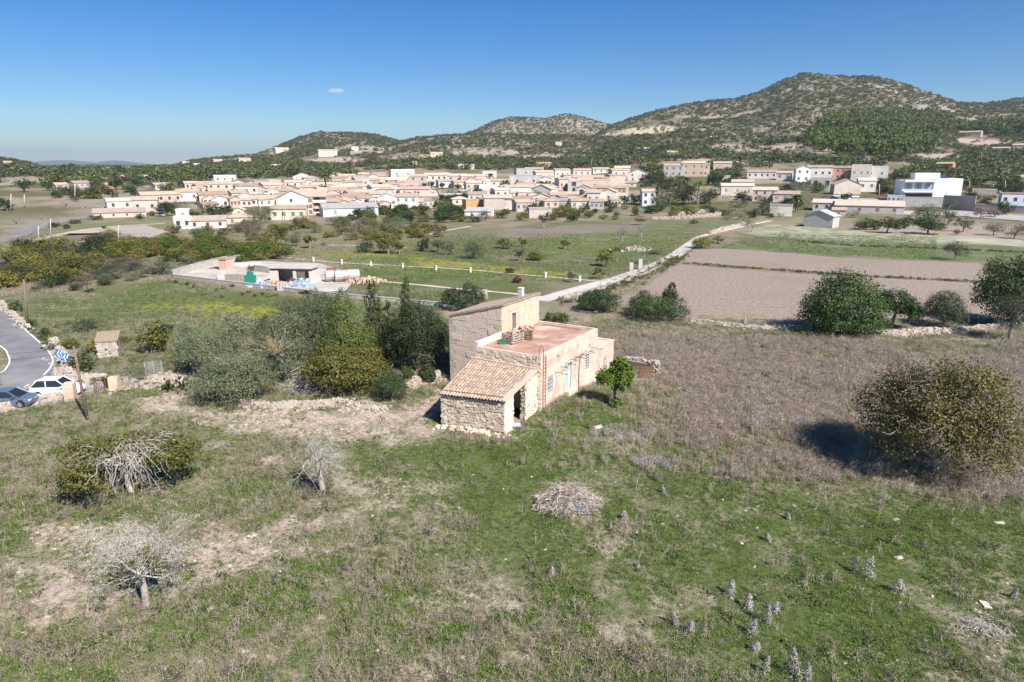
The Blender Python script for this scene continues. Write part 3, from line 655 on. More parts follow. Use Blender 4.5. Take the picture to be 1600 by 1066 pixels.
# upper block with its single-pitch roof
UA0, UA1, UB0, UB1, ZR, ZL = 4.4, 11.4, 6.5, 12.45, 7.45, 5.85
UW = (6.1, 6.95, 4.75, 6.35)
roofz = lambda y: ZR + (ZL - ZR) * (y - UB0) / (UB1 - UB0)
b = MB(); panel_wall(b, UA0, UA1, 3.5, ZR - .02, [UW], UB0, .35); b.build('upper_side_wall', [m_joint, m_darkin], FH)
b = MB(); b.poly([(UA0, UB1, -2.5), (UA0, UB0, -2.5), (UA0, UB0, ZR), (UA0, UB1, ZL)]); b.build('upper_front_wall', m_render, FH)
FRONTW = True
b = MB(); b.poly([(UA0, UB1, -2.5), (UA0, UB1, ZL), (UA1, UB1, ZL), (UA1, UB1, -2.5)]); b.poly([(UA1, UB0, -2.5), (UA1, UB1, -2.5), (UA1, UB1, ZL), (UA1, UB0, ZR)]); b.build('upper_rear_wall', m_render, FH)
courses('sandstone_courses', UA0, UA1, 4.4, ZR, UB0, 'x', m_ashlar, [UW], .8, .38)
courses('front_courses', UB0 + .02, UB1 - .06, -1.0, ZR, UA0, 'y', m_render, (), 1.05, .5, top=roofz, gap=.014)
for k, z in enumerate(np.arange(-1.2, 5.5, .62)):      # cornerstones of the front wall
    q = MB(); q.box(UA0 - .035, UA0 + .3, UB1 - (.75 if k % 2 else .45), UB1 + .05, z, z + .58, 0, .012); q.build('cornerstone', m_ashlar, FH)
    if z > 4.2: q = MB(); q.box(UA0 - .035, UA0 - .003, UB0, UB0 + (.55 if k % 2 else .8), z, z + .58, 0, .006); q.build('cornerstone', m_ashlar, FH)
b = MB(); b.prism([(UA0 - .12, UB1 + .15), (UA0 - .12, UB0 - .18), (UA1 + .1, UB0 - .18), (UA1 + .1, UB1 + .15)], 0, 1)
for i, (px, py, pz) in enumerate(b.v): b.v[i] = (px, py, roofz(py) + (.03 if pz else -.06))
b.build('roof_bed', m_rubble_bed, FH)
def barrel(L_, w_, n=5, r2=.85):
    """one curved clay tile lying along x"""
    b = MB()
    for i in range(n):
        a0, a1 = pi * i / n, pi * (i + 1) / n
        b.poly([(0, -w_ / 2 * cos(a0), w_ * .42 * sin(a0)), (0, -w_ / 2 * cos(a1), w_ * .42 * sin(a1)), (L_, -w_ / 2 * r2 * cos(a1), w_ * .42 * r2 * sin(a1)), (L_, -w_ / 2 * r2 * cos(a0), w_ * .42 * r2 * sin(a0))])
        b.poly([(0, -w_ / 2 * cos(a0), w_ * .42 * sin(a0)), (0, -w_ / 2 * .85 * cos(a0), w_ * .34 * sin(a0)), (0, -w_ / 2 * .85 * cos(a1), w_ * .34 * sin(a1)), (0, -w_ / 2 * cos(a1), w_ * .42 * sin(a1))])
    return b.mesh('tile', m_tile)
# tiles of the upper roof, too small to pick apart: one part (they run down towards +y)
base = barrel(.46, .24); bv = np.array([v.co[:] for v in base.vertices]); bf = np.array([p.vertices[:] for p in base.polygons])
VV = []; sl = atan2(ZR - ZL, UB1 - UB0); k = 0
for i, xx in enumerate(np.arange(UA0, UA1, .25)):
    for yy in np.arange(UB0 - .15, UB1, .4):
        if R.random() < .06: continue
        v = bv * (1, 1, 1); X = v[:, 1] + xx + R.uniform(-.02, .02); Y = yy + .46 - v[:, 0]; VV.append(np.column_stack([X, Y, roofz(Y) + v[:, 2] + .03 + .04 * (v[:, 0] == 0)])); k += 1
V = np.concatenate(VV); F = (bf[None] + len(bv) * np.arange(k)[:, None, None]).reshape(-1, 4)
link('roof_tiles', mkmesh('roof_tiles', V, F, m_tile), FH, kind='stuff')
q = MB(); q.box(9.1, 9.55, 7.15, 7.6, 6.7, 8.15, 0, .01); q.box(9.07, 9.58, 7.12, 7.63, 8.15, 8.25, 0, .01); q.build('chimney', m_limewash, FH)
# eaves course of little tiles along the sunlit side
q = MB()
for xx in np.arange(UA0 + .1, UA1, .26): q.box(xx, xx + .13, UB0 - .17, UB0 - .02, ZR - .1, ZR + .02, 0, .01)
q.build('eaves_course', m_tile, FH, kind='stuff')
# upper window with one leaf of its shutter left
fr = MB(); fr.box(UW[0] - .14, UW[0], UB0 - .03, UB0 + .1, UW[2] - .1, UW[3] + .12, 0, .004); fr.box(UW[1], UW[1] + .14, UB0 - .03, UB0 + .1, UW[2] - .1, UW[3] + .12, 0, .004); fr.box(UW[0], UW[1], UB0 - .03, UB0 + .1, UW[3], UW[3] + .14, 0, .004)
wn = fr.build('upper_window', m_limewash, FH); sh = MB(); sh.box(UW[0] + .02, UW[0] + .4, UB0 + .1, UB0 + .14, UW[2], UW[3] - .05); sh.build('shutter', m_wood, wn)
br = MB(); br.tube([(UW[0] + .1, UB0 + .05, 4.8), (UW[1] - .1, UB0 - .1, 5.25)], .04, 5); br.build('fallen_batten', m_wood_dark, wn)
# window and door of the long wall
def opening(name, q, kind):
    x0, x1, z0, z1 = q; f = MB(); t = .09
    f.box(x0 - t, x0, -.035, .1, z0 - t, z1 + t); f.box(x1, x1 + t, -.035, .1, z0 - t, z1 + t); f.box(x0, x1, -.035, .1, z1, z1 + t); f.box(x0, x1, -.06, .1, z0 - t, z0)
    o = f.build(name, m_limewash, FH)
    if kind == 'grille':
        for i in range(5): s = MB(); xx = x0 + (i + .5) * (x1 - x0) / 5; s.tube([(xx, .04, z0), (xx, .04, z1)], .02, 5); s.build('bar', m_pale_blue, o)
        for i in range(4): s = MB(); zz = z0 + (i + .5) * (z1 - z0) / 4; s.box(x0, x1, .03, .05, zz - .02, zz + .02); s.build('bar', m_pale_blue, o)
    if kind == 'bars':
        for i in range(6): s = MB(); zz = z0 + (i + .5) * (z1 - z0) / 6; s.box(x0, x1, .03, .06, zz - .03, zz + .03); s.build('bar', m_white, o)
    if kind == 'door':
        for i in range(4):
            s = MB(); xx = x0 + i * .16; s.box(xx + .004, xx + .154, .05, .09, z0, z1, 0, .003); s.build('plank', m_pale_green, o)
        s = MB(); s.box(x1 - .5, x1 - .02, .06, .1, z0, z1 - .25); s.build('white_leaf', m_limewash, o)
    return o
opening('window', W1, 'grille'); opening('door', DR, 'door'); opening('window', W2, 'bars')
s = MB(); s.box(4.4, 6.2, -.5, -.03, -.8, .3, 0, .02); s.build('doorstep', m_rubble, FH)
# iron brackets of a lost pergola, and the vine stem
for xx, zz in ((2.6, 2.62), (3.6, 2.85), (4.4, 3.0), (5.4, 3.1), (6.3, 3.1), (7.3, 3.1), (8.6, 3.1), (9.8, 3.15)):
    s = MB(); L_ = R.uniform(.8, 1.3); s.tube([(xx, .02, zz), (xx, -L_, zz - .05)], .028, 5); s.tube([(xx, -.45, zz - .03), (xx + R.uniform(.7, 1.0), -.5, zz)], .018, 4); s.build('iron_bracket', m_rust, FH)
s = MB(); s.tube([(7.2, -.15, -.6), (7.15, -.12, 1.2), (7.3, -.12, 2.6), (7.25, -.3, 3.2), (6.8, -.4, 3.3), (6.3, -.45, 3.2)], [.07, .06, .05, .05, .04, .03], 6); s.tube([(7.3, -.12, 2.6), (7.7, -.3, 3.15), (8.3, -.4, 3.2)], .035, 5); s.build('vine_stem', m_twig, FH)
s = MB(); s.poly([(9.3, -.004, 3.75), (9.55, -.004, 3.7), (9.6, -.004, 3.95), (9.4, -.004, 4.05)]); s.build('drain_hole', m_darkin, FH); s = MB(); s.tube([(9.4, -.02, 3.8), (9.45, -.1, 3.3)], .03, 5); s.build('drain_pipe', m_rust, FH)
s = MB(); s.tube([(2.7, .02, 4.05), (2.9, -.25, 4.1)], .03, 5); s.build('hook', m_rust, FH)
# annex beyond the long wall
AN = [(11.3, .02), (15.5, .02), (15.5, 3.0), (11.3, 3.0)]
b = MB(); panel_wall(b, 11.32, 15.5, -2, 2.5, [(13.0, 13.9, -.2, 1.5)], .02, .5); b.poly([(15.5, .02, -2), (15.5, 3, -2), (15.5, 3, 2.5), (15.5, .02, 2.5)]); b.poly([(11.32, .02, 2.5), (15.5, .02, 2.5), (15.5, 3, 2.5), (11.32, 3, 2.5)]); b.poly([(15.5, 3, -2), (11.32, 3, -2), (11.32, 3, 2.5), (15.5, 3, 2.5)]); b.build('annex_wall', [m_lime, m_rubble_bed], FH)
b = MB(); b.box(11.34, 15.56, -.06, .3, 2.5, 2.62, 0, .03); b.box(15.2, 15.56, .3, 3.05, 2.5, 2.62, 0, .03); b.build('annex_coping', m_rubble, FH)
# ------------------------------------------------------------------ lean-to
EL, ER = np.array((-5.55, 6.3, 1.9)), np.array((-4.8, .5, 2.1)); RL, RR = np.array((-.02, 6.85, 3.45)), np.array((-.02, .25, 3.45))
def leanp(s, t): return (EL * (1 - s) + ER * s) * (1 - t) + (RL * (1 - s) + RR * s) * t       # s to the right, t up the roof
b = MB()
for sgn in (0, -.09):
    pts = [leanp(0, 0), leanp(1, 0), leanp(1, 1), leanp(0, 1)]; pts = [tuple(p + np.array((0, 0, sgn))) for p in pts]; b.poly(pts if sgn == 0 else pts[::-1])
b.poly([tuple(EL), tuple(EL - (0, 0, .09)), tuple(ER - (0, 0, .09)), tuple(ER)]); b.poly([tuple(ER), tuple(ER - (0, 0, .09)), tuple(RR - (0, 0, .09)), tuple(RR)]); b.poly([tuple(RL), tuple(RL - (0, 0, .09)), tuple(EL - (0, 0, .09)), tuple(EL)])
lr = b.build('lean_to_roof', mat('roof_valley_dirt', (.15, .11, .08), (.2, .15, .11), 4, .95), FH)  # darker bed that shows in the valleys between the tile columns
tl = barrel(.5, .33); NC, NR_ = 20, 13
upv = leanp(.5, 1) - leanp(.5, 0); upv /= np.linalg.norm(upv)
from mathutils import Matrix, Vector
for i in range(NC):
    s = (i + .5) / (NC + 1.2)
    for k in range(NR_):
        p0, p1 = leanp(s, k / NR_), leanp(s, (k + 1) / NR_); d = p1 - p0; L_ = np.linalg.norm(d); d /= L_
        if k == 0: p0 = p0 - d * .16
        lat = np.cross((0, 0, 1), d); lat /= np.linalg.norm(lat); nn = np.cross(d, lat)
        o = link('tile', tl, lr); wob = G.normal(size=3) * .012
        M = Matrix(((d[0], lat[0], nn[0], p0[0] + wob[0]), (d[1], lat[1], nn[1], p0[1] + wob[1]), (d[2], lat[2], nn[2], p0[2] + .02 + .012 * (k % 2)), (0, 0, 0, 1)))
        o.matrix_local = M @ Matrix.Diagonal(((L_ + .1) / .5, .84, 1, 1)) @ Matrix.Rotation(R.uniform(-.03, .03), 4, 'Z') @ Matrix.Rotation(.03, 4, 'Y')
m_verge = mat('verge_mortar', (.56, .46, .38), (.5, .4, .32), 3, .95, .4)
q = MB(); vl = [leanp(1.0, t) + np.array((0, 0, .07)) for t in np.linspace(-.02, 1, 8)]
for i in range(7):
    A, B = vl[i], vl[i + 1]; q.prism([(A[0], A[1] - .12), (B[0], B[1] - .12), (B[0], B[1] + .3), (A[0], A[1] + .3)], 0, 1)
    for j in range(8): v = q.v[-8 + j]; base_ = A if j % 4 in (0, 3) else B; q.v[-8 + j] = (v[0], v[1], base_[2] + (.04 if j > 3 else -.1))
q.build('verge', m_verge, FH)
q = MB(); q.box(-.25, .03, .1, 6.9, 3.4, 3.62, 0, .02); q.build('ridge_mortar', m_verge, FH)
# walls: core with stones set in it; the front ones singly
fl, fr_ = EL + (.12, -.12, 0), ER + (.12, .1, 0)
core = MB(); T_ = .5
dirf = (fr_ - fl)[:2]; Lf = np.linalg.norm(dirf); dirf /= Lf; nf = np.array((dirf[1], -dirf[0])); nf = nf if nf[0] < 0 else -nf
def fp(s, off): return fl[:2] + dirf * s * Lf - nf * off
z_l, z_r = EL[2] - .12, ER[2] - .12
core.prism([tuple(fp(0, .03)), tuple(fp(1, .03)), tuple(fp(1, T_)), tuple(fp(0, T_))][::-1], -2.2, [z_l, z_r, z_r, z_l][::-1])
e0 = fp(1, .03); e1_ = np.array((-3.9, .35))
core.prism([tuple(fp(1, .05)), (e1_[0], e1_[1]), (e1_[0], e1_[1] + .5), tuple(fp(.93, .05))], -2, [z_r, 2.42, 2.42, z_r])
core.prism([(-2.0, .28), (-.01, .28), (-.01, .75), (-2.0, .75)], -2, [2.72, 3.25, 3.25, 2.72])
core.prism([tuple(fp(0, .05)), tuple(fp(.07, .05)), (-.01, 6.2), (-.01, 6.65)], -2.2, [z_l, z_l, 3.25, 3.25])
core.build('lean_to_wall', mat('dark_mortar', (.27, .21, .16), (.35, .28, .22), 4, .95), FH)
q = MB(); q.poly([(-4.9, .5, -.45), (-.02, .5, -.3), (-.02, 6.2, -.4), (-5.2, 5.8, -.6)]); q.build('earth_floor', mat('reddish_earth', (.42, .25, .16), (.36, .22, .15), 2, .95), FH)
# irregular courses of single stones on the front
rows = 13; zb0, zb1 = -1.35, -1.0; cnt = 0
stone_meshes = []
for k in range(9):
    V, F = rock_boxes(np.zeros((1, 3)), np.ones((1, 3)), np.zeros(1), .2); stone_meshes.append(mkmesh('stone', V, F, m_rubble))
for r_ in range(rows):
    s = R.uniform(-.02, .0)
    while s < 1:
        w_ = R.uniform(.18, .42) * (1.1 if r_ < 5 else .9); s1 = min(1, s + w_ / Lf); sc_ = (s + s1) / 2
        lo, hi = zb0 + (zb1 - zb0) * sc_, z_l + (z_r - z_l) * sc_; hh = (hi - lo) / rows
        p = fp(sc_, .03); o = link('stone', R.choice(stone_meshes), FH)
        o.location = (p[0], p[1], lo + hh * (r_ + .5) + R.uniform(-.05, .05)); o.rotation_euler = (R.uniform(-.08, .08), R.uniform(-.08, .08) + (R.choice((0, pi)) if True else 0), atan2(dirf[1], dirf[0]) + R.choice((0, pi)))
        o.scale = ((s1 - s) * Lf / 2 * R.uniform(.84, .97), R.uniform(.07, .14), hh / 2 * R.uniform(.78, 1.0)); cnt += 1; s = s1
def facing(name, A, B, z0, zA, zB, n, size=.13, thick=.045):
    A, B = np.array(A, float), np.array(B, float); d = B - A; L_ = np.linalg.norm(d); s = G.uniform(0, 1, n); zz = z0 + G.uniform(0, 1, n) * (zA + (zB - zA) * s - z0)
    P = np.column_stack([A[0] + d[0] * s, A[1] + d[1] * s, zz]); V, F = rock_boxes(P, np.column_stack([G.uniform(.6, 1.2, n) * size, G.uniform(.5, 1, n) * thick, G.uniform(.4, .75, n) * size]), np.full(n, atan2(d[1], d[0])))
    return link(name, mkmesh(name, V, F, m_rubble), FH, kind='stuff')
facing('pier_stones', fp(1, .03), e1_, -1.2, z_r, 2.4, 260); facing('pier_stones', (-2, .3), (-.02, .3), -1.2, 2.7, 3.2, 420); facing('pier_stones', (-2.0, .28), (-2.0, .75), -1.2, 2.7, 2.7, 50); facing('corner_stones', (0, -.0), (0, .28), -1, 4.4, 4.4, 60)
facing('annex_stones', (11.4, 0.02), (15.5, 0.02), -1.5, 2.4, 2.4, 240, .13, .03)
facing('base_stones', (0, -.02), (11.3, -.02), -1.5, .5, .2, 240, .13, .04)
# fallen stones along the foot of the front
n = 90; s = G.uniform(-.05, 1.1, n); P = np.array([[*fp(a, -R.uniform(.1, .9)), 0] for a in s]); P[:, 2] = -1.2 + .25 * s + .05
WX = HX + P[:, 0] * cos(HTH) - P[:, 1] * sin(HTH); WY = HY + P[:, 0] * sin(HTH) + P[:, 1] * cos(HTH); P[:, 2] = hgt(WX, WY) - HZ + .03
V, F = rock_boxes(P, G.uniform(.04, .14, (n, 3)), G.uniform(0, 3, n)); link('fallen_stones', mkmesh('fallen_stones', V, F, m_rubble), FH, kind='stuff')
# ------------------------------------------------------------------ things on and against the farmhouse
ca_, sa_ = cos(HTH), sin(HTH)
def hw(a, b_, z): return (HX + a * ca_ - b_ * sa_, HY + a * sa_ + b_ * ca_, HZ + z)
lad = empty('iron_ladder', hw(.5, -.1, 0), HTH, 'thin rusty iron ladder with hooped top fixed to the farmhouse corner', 'ladder')
q = MB(); q.tube([(-.22, 0, -.6), (-.22, 0, 5.0)] + [(-.22 - .22 + .22 * cos(a), .0 + .15 * sin(a / 2), 5.0 + .55 * sin(a)) for a in np.linspace(.1, pi, 8)] + [(-.66, .2, 4.7)], .028, 5); q.build('hooped_rail', m_rust, lad)
q = MB(); q.tube([(.22, 0, -.6), (.22, 0, 4.6)], .028, 5); q.build('rail', m_rust, lad)
rg = MB(); rg.tube([(-.22, 0, 0), (.22, 0, 0)], .015, 4); rgm = rg.mesh('rung', m_rust)
for k in range(16): link('rung', rgm, lad, (0, 0, -.1 + .3 * k))
def crate(a, b_, rz, label, wm, fill, sx=1.5, sy=1.15, sz=.95):
    o = empty('wooden_crate', hw(a, b_, ZT), HTH + rz, label, 'crate')
    for sx_ in (-1, 1):
        for sy_ in (-1, 1): q = MB(); q.box(sx_ * sx / 2 - .05, sx_ * sx / 2 + .05, sy_ * sy / 2 - .05, sy_ * sy / 2 + .05, 0, sz, 0, .006); q.build('corner_post', wm, o)
    for k in range(4):
        z0 = .08 + k * .22
        for sg in (-1, 1):
            q = MB(); q.box(-sx / 2 - .02, sx / 2 + .02, sg * (sy / 2 + .06) - .015, sg * (sy / 2 + .06) + .015, z0, z0 + .13, 0, .008); q.build('slat', wm, o)
            q = MB(); q.box(sg * (sx / 2 + .065) - .015, sg * (sx / 2 + .065) + .015, -sy / 2, sy / 2, z0, z0 + .13, 0, .008); q.build('slat', wm, o)
    q = MB(); q.box(-sx / 2, sx / 2, -sy / 2, sy / 2, .04, .1); q.build('crate_floor', wm, o)
    n = 130; P = np.column_stack([G.uniform(-sx / 2 + .05, sx / 2 - .05, n), G.uniform(-sy / 2 + .05, sy / 2 - .05, n), np.zeros(n)]); P[:, 2] = G.uniform(.15, sz + .2, n) * (1 - .25 * (np.abs(P[:, 0]) / sx * 2) ** 2)
    V, F = rock_boxes(P, np.column_stack([G.uniform(.1, .22, n), G.uniform(.05, .1, n), G.uniform(.03, .08, n)]), G.uniform(0, 3, n)); fo = link('pile_of_tiles', mkmesh('pile_of_tiles', V, F, fill), None, hw(a, b_, ZT)); fo.rotation_euler = (0, 0, HTH + rz); return o, fo
m_heap = mat('old_clay_rubble', (.5, .35, .25), (.58, .42, .31), 5, .95)
o, fo = crate(3.2, 4.6, -.15, 'grey slatted crate of clay rubble, nearer of two on the red terrace', m_wood, m_heap); tag(fo, 'clay rubble heaped in the nearer grey crate on the terrace', 'rubble heap')
o, fo = crate(5.0, 4.35, .45, 'dark brown crate with diagonal brace, farther of two on the terrace', m_wood_dark, m_heap, 1.3, 1.2); tag(fo, 'clay rubble heaped in the farther brown crate on the terrace', 'rubble heap')
q = MB(); q.tube([(-.6, -.68, .1), (.6, -.68, .9)], .05, 4); q.build('brace', m_wood_dark, o)
q = MB(); q.box(-.3, .3, -.2, .2, 0, .3, 0, .04); t = q.build('tarpaulin_bundle', mat('dark_green_plastic', (.03, .16, .1)), None, hw(2.2, 5.1, ZT)); tag(t, 'small dark green bundle on the terrace beside the grey crate', 'bundle')
q = MB(); q.box(-.16, .16, -2.1, 2.1, 0, .16, 0, .01); t = q.build('wooden_beam', m_wood, None, hw(10.55, 3.4, ZT + .01)); t.rotation_euler = (0, 0, HTH); tag(t, 'pale weathered beam lying along the far edge of the terrace', 'beam')
q = MB(); q.box(-.35, .35, -.25, .25, 0, .12, 0, .05); p = at(806, 665); t = q.build('plastic_sheet', mat('lilac_plastic', (.5, .5, .75)), None, p); tag(t, 'crumpled pale lilac plastic at the lean-to opening', 'litter')
# ------------------------------------------------------------------ dry stone walls
m_dry = mat('dry_stone', (.385, .325, .265), (.5, .43, .36), 1.2, .95, .5, 8, rand=.1, col3=(.4, .36, .31), s3=.8)
def stone_wall(name, label, pts, height, width, per_m=26, size=.17, fallen=.25, cat='wall', m=None, world=False):
    ln = np.array(pts if world else [at(u, v)[:2] for u, v in pts]); seg = np.linalg.norm(np.diff(ln, axis=0), axis=1); L_ = seg.sum(); n = int(L_ * per_m)
    cum = np.concatenate([[0], np.cumsum(seg)]); s = G.uniform(0, L_, n)
    X = np.interp(s, cum, ln[:, 0]); Y = np.interp(s, cum, ln[:, 1]); i = np.clip(np.searchsorted(cum, s) - 1, 0, len(seg) - 1); d = (ln[1:] - ln[:-1])[i] / seg[i][:, None]
    hp = height * (.55 + .6 * vnoise(s / 2.5, s * 0, len(label))); z = G.uniform(0, 1, n) ** 1.1; off = G.uniform(-.5, .5, n) * width * (1.15 - .5 * z)
    k = G.uniform(0, 1, n) < fallen; off = np.where(k, G.normal(size=n) * width * .75, off); z = np.where(k, 0, z)
    X = X - d[:, 1] * off; Y = Y + d[:, 0] * off; Z = hgt(X, Y) + z * hp
    c = ln.mean(0); cz = float(hgt(c[0], c[1])); P = np.column_stack([X - c[0], Y - c[1], Z - cz + .03])
    V, F = rock_boxes(P, G.uniform(.45, 1.25, (n, 3)) * size * (1, .75, .6), np.arctan2(d[:, 1], d[:, 0]) + G.normal(size=n) * .35, .25)
    o = empty(name, (c[0], c[1], cz), 0, label, cat); link('stones', mkmesh('stones', V, F, m or m_dry), o, kind='stuff')
    if height > .4:
        b = MB(); q = densify(list(map(tuple, ln)), 2.)[:]; q = [p for p in q]
        S = np.linspace(0, L_, max(2, int(L_ / 1.5))); A = np.column_stack([np.interp(S, cum, ln[:, 0]), np.interp(S, cum, ln[:, 1])]); T = np.gradient(A, axis=0); T /= np.linalg.norm(T, axis=1)[:, None]; Nn = np.stack([-T[:, 1], T[:, 0]], 1)
        hh = height * (.5 + .55 * vnoise(S / 2.5, S * 0, len(label))) * .9; g_ = hgt(A[:, 0], A[:, 1])
        for j in range(len(S) - 1):
            f = [(A[j] + Nn[j] * width * .4, g_[j]), (A[j + 1] + Nn[j + 1] * width * .4, g_[j + 1]), (A[j + 1] - Nn[j + 1] * width * .4, g_[j + 1]), (A[j] - Nn[j] * width * .4, g_[j])]
            lo = [(p[0] - c[0], p[1] - c[1], z0 - cz - .1) for p, z0 in f]; hi = [(p[0] - c[0], p[1] - c[1], z0 - cz + (hh[j] if q_ in (0, 3) else hh[j + 1])) for q_, (p, z0) in enumerate(f)]
            b.poly(hi); b.poly([lo[0], lo[1], hi[1], hi[0]]); b.poly([lo[2], lo[3], hi[3], hi[2]])
        b.build('core', m_rubble_bed, o)
    return o
stone_wall('dry_stone_wall', 'low dry stone wall along the layby below the parked cars', [(-60,662),(0,641),(40,632),(75,626),(108,617)], .8, .6, 55, .2, .15)
stone_wall('dry_stone_wall', 'stone wall beside the road bend leading up to the telegraph pole', [(0,474),(20,493),(45,515)], .6, .5, 22, .22)
stone_wall('collapsed_stone_wall', 'heap of white stones behind the blue chevron signs', [(84,538),(92,548),(101,560),(108,578),(106,590)], .7, .8, 50, .2, .3)
stone_wall('collapsed_stone_wall', 'tumbled rubble along the far side of the farm gate track', [(104,588),(125,592),(150,592),(163,590)], .4, .9, 60, .22, .5)
stone_wall('collapsed_stone_wall', 'rubble bank between gate pillar and prickly pear', [(192,600),(215,604),(240,598),(262,592),(290,600)], .7, 1.6, 70, .2, .5)
stone_wall('collapsed_stone_wall', 'long tumbledown stone wall under the olive and fig trees', [(380,633),(420,636),(460,634),(500,633),(530,630),(560,640),(600,644)], .5, .8, 60, .17, .5)
stone_wall('collapsed_stone_wall', 'curved rubble terrace edge between the grove and the farmhouse', [(640,607),(655,598),(672,592),(690,588)], .6, .8, 60, .2, .4)
stone_wall('dry_stone_wall', 'thick dry stone enclosure wall behind the orange tree', [(975,572),(992,576),(1010,582),(1024,588)], 1.5, .8, 150, .2, .08)
stone_wall('dry_stone_wall', 'low ruined wall along the near edge of the ploughed field', [(1080,503),(1130,508),(1190,513),(1250,514)], .4, .7, 40, .2, .5)
stone_wall('dry_stone_wall', 'low ruined wall between the carob trees and the round olive', [(1375,522),(1410,522),(1440,520),(1480,518),(1520,516)], .5, .8, 50, .22, .5)
stone_wall('dry_stone_wall', 'low ruined wall at the far right beneath the grey olive', [(1520,516),(1560,512),(1610,508)], .5, .8, 40, .22, .5)
stone_wall('dry_stone_wall', 'pale boundary wall beyond the big green meadow', [(1018,343),(1060,342),(1100,340),(1138,336)], 1.3, .8, 14, .45, .1)
stone_wall('dry_stone_wall', 'upper pale terrace wall below the dark conifers', [(1050,338),(1080,334),(1108,331)], 1.2, .8, 14, .45, .1)
stone_wall('dry_stone_wall', 'stone wall edging the dirt path past the scrubby bush', [(1110,366),(1130,359),(1150,355),(1165,350)], .9, .7, 20, .35, .2)
stone_wall('dry_stone_wall', 'low stone wall on the lower side of the concrete lane', [(880,466),(925,455),(965,444),(1000,432),(1030,420)], .35, .5, 22, .25, .3)
p = at(1010, 590); o = empty('sheet_metal_door', p, radians(20), 'rusty sheet metal leaning on the end of the stone enclosure', 'metal sheet')
q = MB(); q.box(-.75, .75, -.03, .0, 0, 1.15); q.build('sheet', m_rust, o)
for k in range(3): q = MB(); q.box(-.75, .75, -.06, -.031, .1 + k * .45, .18 + k * .45); q.build('rail', m_rust, o)
# rusty gate between two pillars
def pillar(u, v, h, w_, label):
    p = at(u, v); o = empty('gate_pillar', p, .2, label, 'pillar'); n = int(h / .38)
    for k in range(n): q = MB(); q.box(-w_ / 2, w_ / 2, -w_ / 2, w_ / 2, k * h / n + .004, (k + 1) * h / n - .006, 0, .015); q.build('stone_block', m_ashlar, o)
    q = MB(); q.box(-w_ / 2 + .02, w_ / 2 - .02, -w_ / 2 + .02, w_ / 2 - .02, -.4, h - .01); q.build('core', m_joint, o); return p
pa = pillar(112, 626, 1.7, .85, 'square sandstone gate pillar right behind the white car'); pb_ = pillar(180, 609, 1.3, .8, 'square sandstone gate pillar at the inner end of the rusty gate')
def rail_gate(name, label, u0, v0, u1, v1, h, n, m):
    a, b_ = np.array(at(u0, v0)), np.array(at(u1, v1)); d = b_ - a; L_ = hypot(d[0], d[1]); o = empty(name, a, atan2(d[1], d[0]), label, 'gate')
    for x_ in (0, L_): q = MB(); q.tube([(x_, 0, 0), (x_, 0, h)], .04, 5); q.build('post', m, o)
    for z in (.15, h * .55, h - .05): q = MB(); q.box(0, L_, -.02, .02, z - .02, z + .02); q.build('rail', m, o)
    bar = MB(); bar.tube([(0, 0, .12), (0, 0, h)], .016, 4); bm_ = bar.mesh('bar', m)
    for k in range(1, n): link('bar', bm_, o, (L_ * k / n, .0, 0))
rail_gate('rusty_gate', 'rusty barred farm gate standing half open by the layby', 149, 614, 166, 611, 1.5, 6, m_rust)
q = MB(); q.box(-.5, .5, -.02, .02, 0, 1.3); t = q.build('rusted_panel', m_rust, None, at(170, 609)); t.rotation_euler = (.2, 0, -.5); tag(t, 'rusted brown sheet panel leaning against the inner gate pillar', 'panel')
m_galv = mat('galvanised_steel', (.5, .53, .55), (.58, .6, .62), 8, .5, metal=.4)
a, b_ = np.array(at(228, 588)), np.array(at(254, 585)); d = b_ - a; L_ = hypot(d[0], d[1]); o = empty('mesh_fence', a, atan2(d[1], d[0]), 'short grey wire mesh fence panel by the olive bush', 'fence')
for k in range(3): q = MB(); q.tube([(L_ * k / 2, 0, 0), (L_ * k / 2, 0, 1.5)], .04, 5); q.build('post', m_galv, o)
q = MB()
for k in range(1, 12): q.tube([(L_ * k / 12, 0, .05), (L_ * k / 12, 0, 1.45)], .01, 3)
for z in np.linspace(.1, 1.45, 7): q.tube([(0, 0, z), (L_, 0, z)], .012, 3)
q.build('wire_mesh', m_galv, o)
# chevron signs
m_blue = mat('sign_blue', (.02, .17, .5), rough=.4, spec=.5)
for (u, v, lab) in ((96, 571, 'blue and white chevron bend sign, one nearer the road edge'), (106, 577, 'blue and white chevron bend sign, one nearer the leaning pole')):
    p = at(u, v); o = empty('chevron_sign', p, .25, lab, 'road sign'); o.scale = (.7, .7, .8)
    q = MB(); q.tube([(0, .04, -.1), (0, .04, 1.9)], .035, 6); q.build('post', m_galv, o)
    q = MB(); q.box(-.45, .45, -.02, .0, 1.15, 2.05); q.build('panel', m_blue, o)
    for k in range(2):
        x0 = -.36 + k * .42; q = MB(); q.prism([(x0, 0), (x0 + .26, -.4), (x0 + .42, -.4), (x0 + .16, 0), (x0 + .42, .4), (x0 + .26, .4)], 0, .008); c_ = q.build('chevron', m_white, o); c_.rotation_euler = (pi / 2, 0, 0); c_.location = (0, -.022, 1.6)
